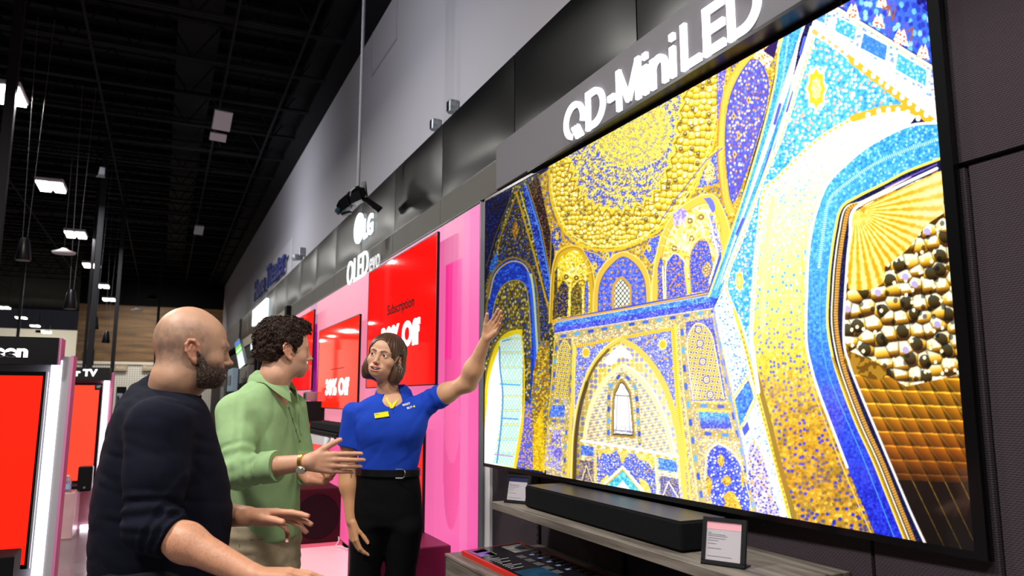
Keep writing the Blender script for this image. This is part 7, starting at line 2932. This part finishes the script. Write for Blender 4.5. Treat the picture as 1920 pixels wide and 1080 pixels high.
# ================================================================ THE WOMAN IN THE BLUE POLO
def woman():
    d0 = 3.72
    base = dep(735, 1000, d0)
    P = Person(base[0], base[1], 200, 'smiling woman in a royal blue polo shirt pointing up at the big screen')
    L = P.L
    S = rows(P, [(739, 704, 762, .05), (748, 684, 782, .075), (760, 668, 800, .095), (785, 664, 803, .118), (815, 668, 798, .12), (845, 672, 789, .108), (874, 672, 783, .1), (890, 675, 780, .094), (910, 680, 775, .086), (950, 690, 766, .075)], d0, kx=True)
    # her left arm is at image right (local -x)
    shR, elR, wrR = L(661, 773, 3.72), L(653, 880, 3.73), L(659, 976, 3.66)
    shL, elL, wrL = L(797, 757, 3.74), L(878, 717, 3.64), L(912, 633, 3.52)
    cuR = shR + (elR - shR) * .57
    cuL = shL + (elL - shL) * .44
    nb = L(738, 735, 3.73)
    HO = L(723, 668, 3.70)
    HR = frame(218 - P.az, 2, 0)
    # roll the head so its crown leans to image right
    ra = math.radians(11)
    k_ = HR[:, 1]
    up0, rt0 = HR[:, 2].copy(), HR[:, 0].copy()
    HR[:, 2] = up0 * math.cos(ra) - rt0 * math.sin(ra)
    HR[:, 0] = rt0 * math.cos(ra) + up0 * math.sin(ra)
    bust = [L(712, 803, 3.665), L(762, 801, 3.665)]

    def torso(p):
        d = section(p, *S, n=2.3)
        d = smin(d, el(p, bust[0], (.064, .05, .062)), .07)
        d = smin(d, el(p, bust[1], (.064, .05, .062)), .07)
        return d

    vN = nb + (0, .085, -.028)

    def polo(p):
        d = torso(p)
        a = cut_end(rc(p, shR, cuR + (cuR - shR) * .4, .050, .068), p, cuR, shR, 0)
        b = cut_end(rc(p, shL, cuL + (cuL - shL) * .4, .057, .058), p, cuL, shL, 0) + limb_rings(p, shL, cuL, .003, .05, .1, .9, 52)
        d = smin(smin(d, a, .03), b, .04)
        d = d + folds(p, .003, 6, 51, (.5, 0, .6))
        # pull folds from the raised arm to the waist
        wst = np.clip((p[:, 2] - S[0][0]) / .05, 0, 1)
        d = smax(d, -rc(p, nb, nb + (0, .02, .12), .052, .062), .006)
        vv = p - vN
        d = smax(d, -smax(np.abs(vv[:, 0]) - .030 - vv[:, 2] * .55, np.maximum(-vv[:, 2] - .052, -vv[:, 1] - .05), .003), .003)
        return d
    M_polo = mat('royal_polo', '#1f45b8', .8, bump=('weave', 200, .25))
    M_yel = mat('polo_yellow', '#e6e21c', .6)
    lo, hi = bounds([(S[1].min() - .2, S[2].min() - .15, S[0][0]), (S[1].max() + .2, S[2].max() + .18, S[0][-1]), shR, cuR, shL, cuL], .08)
    lo[2] = S[0][0] - .01
    v, q = sdf_mesh(polo, lo, hi, .0055)
    v = relax(v, q, 1)
    po = P.put('polo_shirt', v, q, M_polo)
    collar(P, nb + (0, .0, .004), (.054, .056), (.094, .104), .032, -.026, .60, M_polo, po, lean=.048, tip=.03)
    # yellow inner placket along the V
    for s in (-1, 1):
        mb = MB()
        rr_ = []
        for t in np.linspace(0, 1, 7):
            z = -.052 + t * .052
            xo = s * (.030 + z * .55 + .001)
            base_p = vN + np.array((xo, 0.0, z))
            ys = np.linspace(.05, -.08, 80)
            dd_ = torso(np.array([base_p + (0, y, 0) for y in ys]))
            k = int(np.argmax(dd_ < 0.001))
            c_ = base_p + (0, ys[k] + .001, 0)
            wv = .006 + .012 * t
            rr_.append([c_ + (-s * wv, .002, .004), c_ + (s * .003, .0055, 0), c_ + (s * .003, .001, 0), c_ + (-s * wv, -.0035, .004)])
        mb.loft([[tuple(q_ @ P.R.T) for q_ in r_] for r_ in rr_])
        mb.build('placket', M_yel, po)
    # buttons and seam under the V
    pts = [tuple((lambda a: (a[0] + a[1] * .0004))(march(polo, P, x, y, 3.3, 4)) @ P.R.T) for x, y in ((737, 758), (737, 766), (738, 775))]
    MB().tube(pts, .0016, 6).build('placket_seam', mat('polo_seam', '#15308c', .8), po)
    # name tag
    cps = [march(polo, P, x, y, 3.3, 4) for x, y in ((702, 776), (728, 772), (729.5, 781), (704, 785))]
    n_ = nrmz(sum(c_[1] for c_ in cps))
    cs = [c_[0] for c_ in cps]
    cm = sum(cs) / 4
    U = nrmz(cs[1] - cs[0])
    V = nrmz(cs[0] - cs[3])
    n_ = nrmz(np.cross(U, V))
    w2, h2 = .034, .0125
    q4 = [cm + n_ * .006 + U * a * w2 + V * b * h2 for a, b in ((-1, -1), (1, -1), (1, 1), (-1, 1))]
    tg = MB().hexa([tuple((q_ + n_ * 0) @ P.R.T) for q_ in q4], [tuple((q_ + n_ * .003) @ P.R.T) for q_ in q4])
    ntag = tg.build('name_tag', M_yel, None)
    ntag.location = P.O
    tag(ntag, 'small yellow name tag pinned on the blue polo shirt', 'name tag')
    tx = text('Taylor', 'name_text', mat('tag_ink', '#2a2a30', .6), ntag, (q4[3] + U * .004 - V * .0105 + n_ * .0032) @ P.R.T, U @ P.R.T, V @ P.R.T, .022, .006, .0004)
    # chest logo
    cps = [march(polo, P, x, y, 3.3, 4) for x, y in ((755, 761), (773, 756), (760, 769), (775, 764))]
    U = nrmz(cps[1][0] - cps[0][0])
    V = nrmz(cps[0][0] - cps[2][0])
    V = nrmz(V - np.dot(U, V) * U)
    n_ = nrmz(np.cross(U, V))
    o0 = cps[2][0] + n_ * .004
    lg = text('BUY', 'chest_logo', mat('logo_white', '#f2f2f6', .6), po, (o0 + U * .010) @ P.R.T, U @ P.R.T, V @ P.R.T, .030, .0105, .0012, .02)
    text('BEST', 'chest_logo', MATS['logo_white'], po, (cps[0][0] + n_ * .004 - V * .004) @ P.R.T, U @ P.R.T, V @ P.R.T, .040, .0105, .0012, .02)
    c_ = o0 + U * .045 + V * .004
    MB().prism([tuple(q_) for q_ in ((-.004, 0), (.0, .005), (.006, .005), (.006, -.005), (0, -.005))], .0014, c_ @ P.R.T, U @ P.R.T, V @ P.R.T, n_ @ P.R.T).build('logo_tag', M_yel, po)
    # ---- head
    o = dict(jaw=1.0, nose=.84, brow=.6, crown=.88, chin_z=.006, open=.0052, smile=.0075, ear=.92, eye_open=1.12, mw=1.26, pout=.55)
    nbh = (nb + (0, -.005, -.08) - HO) @ HR

    def head(p):
        d = head_sdf(p, o)
        d = smin(d, chain(p, [(0, -.022, -.06), (nbh * .45 + np.array((0, -.01, -.05))), nbh], [.047, .046, .058], .03), .028)
        return d
    v, q = sdf_mesh(head, (-.12, -.16, -.24), (.12, .13, .14), .0022)
    v = relax(v, q, 1, .4)
    bc = np.array(hx('#cf9f83'))
    c = skin_color(v, bc, .03)
    mq = mirror(v)
    bl = np.clip(1 - np.linalg.norm((mq - (.045, .06, -.035)) / (.028, .03, .02), axis=1), 0, 1)
    c = blend(c, bl * 1.5, '#d08a74', .5)
    lip = np.clip(1 - smin(chain(mq / (1.26, 1, 1), [(0, .0985, -.0620), (.008, .0975, -.0603), (.024, .0835, -.0590)], [.0030, .0032, .002], .003), chain(mq / (1.26, 1, 1), [(0, .0965, -.0797), (.010, .0945, -.0790), (.022, .0835, -.0610)], [.0040, .0038, .002], .003), .001) / .002, 0, 1)
    c = blend(c, lip, '#b25a56', .85)
    cav = (np.abs(v[:, 0]) < .028) & (np.abs(v[:, 2] + .069 - .0075 * (mq[:, 0] / .03) ** 2) < .0055) & (v[:, 1] < .0945 - .25 * mq[:, 0]) & (v[:, 1] > .06)
    c = blend(c, cav.astype(float), '#4a1c1a', .9)
    bro = np.clip(1 - chain(mq, [(.012, .095, .0155), (.028, .092, .0205), (.046, .078, .0185)], [.0032, .003, .0016], .002) / .0022, 0, 1)
    c = blend(c, bro, '#4a3020', .9)
    lash = np.clip(1 - np.abs(np.linalg.norm((mq - (EYE_C[0] + .0005, .0895, EYE_C[2] + .0006)) / (.0132, .02, .0052), axis=1) - 1.02) / .16, 0, 1) * (v[:, 1] > .078)
    c = blend(c, lash * (mq[:, 2] > -.0005), '#2a1a14', .8)
    c = blend(c, np.clip(1 - ear_sdf(mq, .92) / .004, 0, 1), '#d08c74', .4)
    parts = [(v @ HR.T + HO, q, c)]
    cam_dir, right_dir = P.vec(CF), P.vec(CR)
    up = np.array((0, 0, 1.))
    FL = nrmz(dep(941, 590, 3.44) - dep(912, 631, 3.52)) @ P.R
    handL = hand_parts(wrL, FL, nrmz(-cam_dir * .75 - right_dir * .55), -1, (.06, .09, .14, .2), (.55, .9, .1), .93, .02)
    FR = nrmz(-up * .97 + right_dir * .18 + cam_dir * -.05)
    # relaxed hand by the thigh, back of the hand toward the camera
    handR = hand_parts(wrR, FR, nrmz(cam_dir * .55 + right_dir * .75), 1, (.28, .36, .42, .48), (.35, .95, .45), 1.04, .02)
    for (s0, e, w, hp, cc, wr_) in ((shR, elR, wrR, handR, '#c08d66', .027), (shL, elL, wrL, handL, '#cf9f7c', .0235)):
        def arm(p, s0=s0, e=e, w=w, hp=hp, wr_=wr_):
            m_ = e + (w - e) * .3
            d = chain(p, [s0 + (e - s0) * .1, s0 + (e - s0) * .5, e, m_, w], [.042, .043, .038, .041, wr_], .045)
            return smin(d, hand_eval(p, hp), .012)
        lo, hi = bounds([s0, e, w] + [q_ for f in hp[1] for q_ in f[0]], .055)
        v, q = sdf_mesh(arm, lo, hi, .0028)
        v = relax(v, q, 1, .4)
        c = skin_color(v, np.array(hx(cc)), .04)
        tips = np.zeros(len(v))
        for f in hp[1]:
            tips = np.maximum(tips, np.clip(1 - np.linalg.norm(v - f[0][-1], axis=1) / .02, 0, 1))
        c = blend(c, tips, '#d69a84', .5)
        if s0 is shR:
            tp = march(arm, P, 659, 889, 3.4, 4)[0]
            r_ = (v - tp)
            cross = np.minimum(np.abs(r_ @ P.vec(CR)) + np.abs(r_[:, 2]) * .12, np.abs(r_[:, 2] - .004) + np.abs(r_ @ P.vec(CR)) * .25)
            tm = (np.linalg.norm(r_, axis=1) < .019) & (cross < .0042)
            c = blend(c, tm.astype(float), '#4a3c34', .8)
        parts.append((v, q, c))
    feet = [L(690, 1080, 3.72) * (1, 1, 0) + (0, 0, .07), L(758, 1080, 3.76) * (1, 1, 0) + (0, 0, .07)]
    hipL = [L(692, 988, 3.72), L(759, 988, 3.72)]

    def hidden(p):
        d = section(p, S[0], S[1], S[2], S[3] * .85, S[4] * .85)
        for a, b, f in zip(hipL, (L(683, 1090, 3.72), L(750, 1090, 3.74)), feet):
            d = smin(d, chain(p, [a, b, f], [.07, .055, .035], .03), .02)
        d = smin(d, rc(p, shR, elR, .04, .035), .04)
        # chest inside the open collar
        return smin(d, el(p, nb + (0, .02, -.07), (.09, .075, .07)), .03)
    lo, hi = bounds([feet[0], feet[1], (S[1].min() - .2, S[2].min() - .15, 0), (S[1].max() + .2, S[2].max() + .15, S[0][-1])], .03)
    v, q = sdf_mesh(hidden, lo, hi, .010)
    parts.append((v, q, skin_color(v, bc)))
    v, q, c = merge(parts)
    body = P.put('body', v, q, M_skin, c)
    make_eyes(P, HR, HO, (.45, 1, .02), '#33241a', body)
    nails(P, handR, body, M_nail, nrmz(-cam_dir))
    mb = MB()
    for k in range(-5, 6):
        cc = np.array((k * .0047, .0925 - abs(k) ** 1.6 * .0009, -.0655 + k * k * .00026))
        q8 = [cc + (a * .0022, b * .002, e_ * .0042) for e_ in (-1, 1) for a, b in ((-1, -1), (1, -1), (1, 1), (-1, 1))]
        q8 = [tuple((HR @ q_ + HO) @ P.R.T) for q_ in q8]
        mb.hexa(q8[:4], q8[4:])
    mb.build('teeth', mat('tooth', '#efe8e0', .3), body)

    # ---- hair: chin-length bob parted near the middle, tucked behind the ear at image right
    def bob(p):
        q_ = mirror(p)
        th = np.arctan2(p[:, 1] + .02, p[:, 0])
        strand = .0013 * np.sin(th * 46 + 5 * vnoise(p * 14, 2)) + .0022 * vnoise(np.stack([th * 7, p[:, 2] * 6, th * 0], 1), 7)
        d = el(p, (0, -.016, .027), (.088, .116, .092))
        low = el(p, (0, -.035, -.05), (.098, .082, .085))
        side = el(q_, (.075, .0, -.075), (.028, .042, .058))
        d = smin(d, low, .03)
        d = smin(d, side, .025)
        d = d - strand
        # opening for the face
        fc = el(p, (.0, .105, -.036), (.067, .085, .112))
        d = smax(d, -fc, .006)
        d = smax(d, -el(p, (0, .075, -.13), (.06, .09, .07)), .01)
        # her left ear free (image right)
        d = smax(d, -el(p, (-.088, .012, -.012), (.03, .03, .034)), .005)
        d = smax(d, -.135 - p[:, 2] + .008 * np.sin(th * 5), .008)
        return d
    v, q = sdf_mesh(bob, (-.13, -.15, -.16), (.13, .12, .15), .0028)
    th = np.arctan2(v[:, 1] + .02, v[:, 0])
    st_ = np.sin(th * 40 + 6 * vnoise(v * 12, 3))[:, None] * .5 + vnoise(np.stack([th * 30, v[:, 2] * 8, th * 0], 1), 8)[:, None]
    ch = np.array(hx('#4d3526')) * (1 + .38 * st_)
    hb_ = P.put('hair', v @ HR.T + HO, q, mat('brown_hair', attr=True, rough=.38, spec=.4), ch, P.root)
    # locks combed down over the mass
    rg = random.Random(5)
    mb = MB()

    def surf(dr, off):
        """point on the hair mass along direction dr from its centre"""
        c0 = np.array((0, -.028, 0.))
        ts = np.linspace(.05, .17, 60)
        dd_ = bob(np.array([c0 + dr * t for t in ts]))
        k = np.where(dd_ < 0)[0]
        return (c0 + dr * ts[k[-1]] + dr * off) if len(k) else None
    for k in range(230):
        th0 = rg.uniform(-math.pi * 1.18, math.pi * .18)      # around the back; front faces +90 deg
        if math.sin(th0) > .35:
            continue
        pts = []
        off = rg.uniform(-.0015, .0022)
        z0, z1 = rg.uniform(.055, .1), rg.uniform(-.13, -.09)
        ok = True
        for j in range(10):
            t = j / 9
            z = z0 + (z1 - z0) * t
            r_ = 1.0
            a = th0 + .12 * math.sin(t * 3 + k)
            dr = nrmz((math.cos(a) * .09, math.sin(a) * .1, z))
            s_ = surf(dr, off)
            if s_ is None:
                ok = False
                break
            pts.append(s_)
        if ok:
            mb.tube([tuple((HR @ q_ + HO) @ P.R.T) for q_ in pts], [.0008] + [.0021] * 7 + [.0014, .0004], 5)
    mb.build('locks', mat('lock_hair', '#5a3f2c', .36, noise=(50, .45)), hb_, smooth=True)

    # ---- trousers, belt
    hp_ = rows(P, [(876, 672, 784, .103), (900, 669, 786, .106), (930, 664, 790, .11), (960, 658, 792, .114), (985, 662, 788, .108)], 3.73, kx=True)

    def pants(p):
        d = section(p, *hp_, n=2.3)
        kn = [L(683, 1090, 3.72), L(750, 1090, 3.74)]
        for a, b, f in zip(hipL, kn, feet):
            d = smin(d, chain(p, [a, b, f + (0, 0, .02)], [.092, .073, .05], .03), .03)
        return d + folds(p, .002, 12, 61)
    lo, hi = bounds([feet[0], feet[1], (hp_[1].min() - .17, hp_[2].min() - .12, hp_[0][-1]), (hp_[1].max() + .17, hp_[2].max() + .12, hp_[0][-1])], .03)
    lo[2] = .06
    hi[2] = hp_[0][-1] + .015
    v, q = sdf_mesh(pants, lo, hi, .0075)
    P.put('trousers', v, q, mat('black_trousers', '#08080b', .75))
    bz = L(728, 889, 3.6)[2]
    mb = MB()
    cx_, cy_ = np.interp(bz, hp_[0], hp_[1]), np.interp(bz, hp_[0], hp_[2])
    rx_, ry_ = np.interp(bz, hp_[0], hp_[3]) + .005, np.interp(bz, hp_[0], hp_[4]) + .005
    ring = []
    for t in np.linspace(0, 2 * math.pi, 64, endpoint=False):
        c_, s_ = math.cos(t), math.sin(t)
        e_ = 2 / 2.3
        x_ = rx_ * abs(c_) ** e_ * (1 if c_ > 0 else -1)
        y_ = ry_ * abs(s_) ** e_ * (1 if s_ > 0 else -1)
        ring.append((x_, y_))
    rings = []
    for (k, z) in ((1, -.017), (1.03, -.0165), (1.03, .0165), (1, .017)):
        rings.append([tuple(np.array((cx_ + x_ * k, cy_ + y_ * k, bz + z + .02 * (x_ / rx_) * .2)) @ P.R.T) for x_, y_ in ring])
    blt = mb.loft(rings + [rings[0]], cap=False).build('belt', mat('black_leather', '#0a0a0c', .28), P.root, smooth=True)
    bc_ = L(748, 893, 3.6)
    yb = cy_ + ry_ * 1.045
    pts = []
    for t in np.linspace(-math.pi / 2, math.pi / 2, 12):
        pts.append((bc_[0] - .012 - .016 * math.cos(t), yb + .001, bz + .0215 * math.sin(t)))
    pts = [(bc_[0] + .018, yb + .001, bz - .0215)] + pts + [(bc_[0] + .018, yb + .001, bz + .0215)]
    MB().tube([tuple(np.array(q_) @ P.R.T) for q_ in pts], .0028, 8).build('buckle', mat('chrome', '#d8d8dc', .12, metal=1), blt, smooth=True)
    shoes(P, feet, mat('shoe_black', '#0c0c0e', .4), .85)
    return P


bald_man()
green_man()
woman()
# ================================================================ LIGHT
def area(name, loc, tgt, w, h, e, col=(1, .97, .92), spread=180):
    l = bpy.data.lights.new(name, 'AREA')
    l.shape = 'RECTANGLE'
    l.size = w
    l.size_y = h
    l.energy = e
    l.color = col
    l.spread = math.radians(spread)
    o = bpy.data.objects.new(name, l)
    COL.objects.link(o)
    o.location = loc
    d = Vector(tgt) - Vector(loc)
    o.rotation_euler = d.to_track_quat('-Z', 'Y').to_euler()
    return o


for (x, y) in ((-2.0, 10.7), (-2.0, 15.3), (-2.0, 19.7), (-2.0, 28.6), (-6.15, 41.6), (-6., 24)):
    area('ceiling_lamp', (x, y, 5.15), (x, y, 0), .7, .35, 160)
# lamps of the same rows above and behind the camera
for i, (x, y, e) in enumerate(((-2.0, 6.2, 200), (-2.0, 1.7, 260), (-2.0, -2.2, 200), (.6, .2, 110))):
    o = copy_tree(hb)
    o.location = (x, y, 5.2)
    tag(o, 'twin-panel ceiling light overhead and outside the picture', 'ceiling light', 'overhead lights outside the picture')
    area('ceiling_lamp', (x, y, 5.15), (x, y, 0), .7, .35, e)
area('wall_fill_light', (-1.2, 5.5, 5.1), (2.3, 7.5, 4.6), .8, .4, 42, (.93, .94, 1), 120)  # fill light added to brighten the near upper wall, no known source
area('wall_fill_light', (-1.2, 14, 5.1), (2.3, 15, 4.6), .8, .4, 50, (.93, .94, 1), 120)  # second added fill light, for the middle of the upper wall
area('back_wall_fill_light', (-6.5, 50, 5.1), (-7, 57, 3.2), 2, .6, 420, (1, .95, .85), 150)  # added fill light, keeps the far pale wall from going dark
area('pegboard_fill_light', (-.5, 32, 5.2), (-.5, 35, 2), 2, .4, 90, (1, .93, .8), 140)  # added fill light for the wood wall and pegboard
for (q, lb) in (((-1.2, 5.5, 5.1), 'added black lamp aimed at the near part of the upper grey wall'),
                ((-1.2, 14, 5.1), 'added black lamp aimed at the middle of the upper grey wall'),
                ((-.5, 32, 5.2), 'added black lamp aimed at the wood wall and pegboard'),
                ((-6.5, 50, 5.1), 'added black lamp aimed at the far pale back wall')):
    r = empty('added_spotlight', q, 0, lb, 'added_spotlight', 'added black spotlights under the roof')  # made-up housing standing in as the fixture of each added fill light
    MB().box(-.14, .14, -.10, .10, .06, .2, .01).build('housing', M_matte, r)
    MB().tube([(0, 0, .2), (0, 0, 6.2 - q[2])], .01, 6).build('stem', M_matte, r)
w = bpy.data.worlds.new('world')
SC.world = w
w.use_nodes = True
w.node_tree.nodes['Background'].inputs[0].default_value = (.02, .02, .025, 1)
w.node_tree.nodes['Background'].inputs[1].default_value = .6
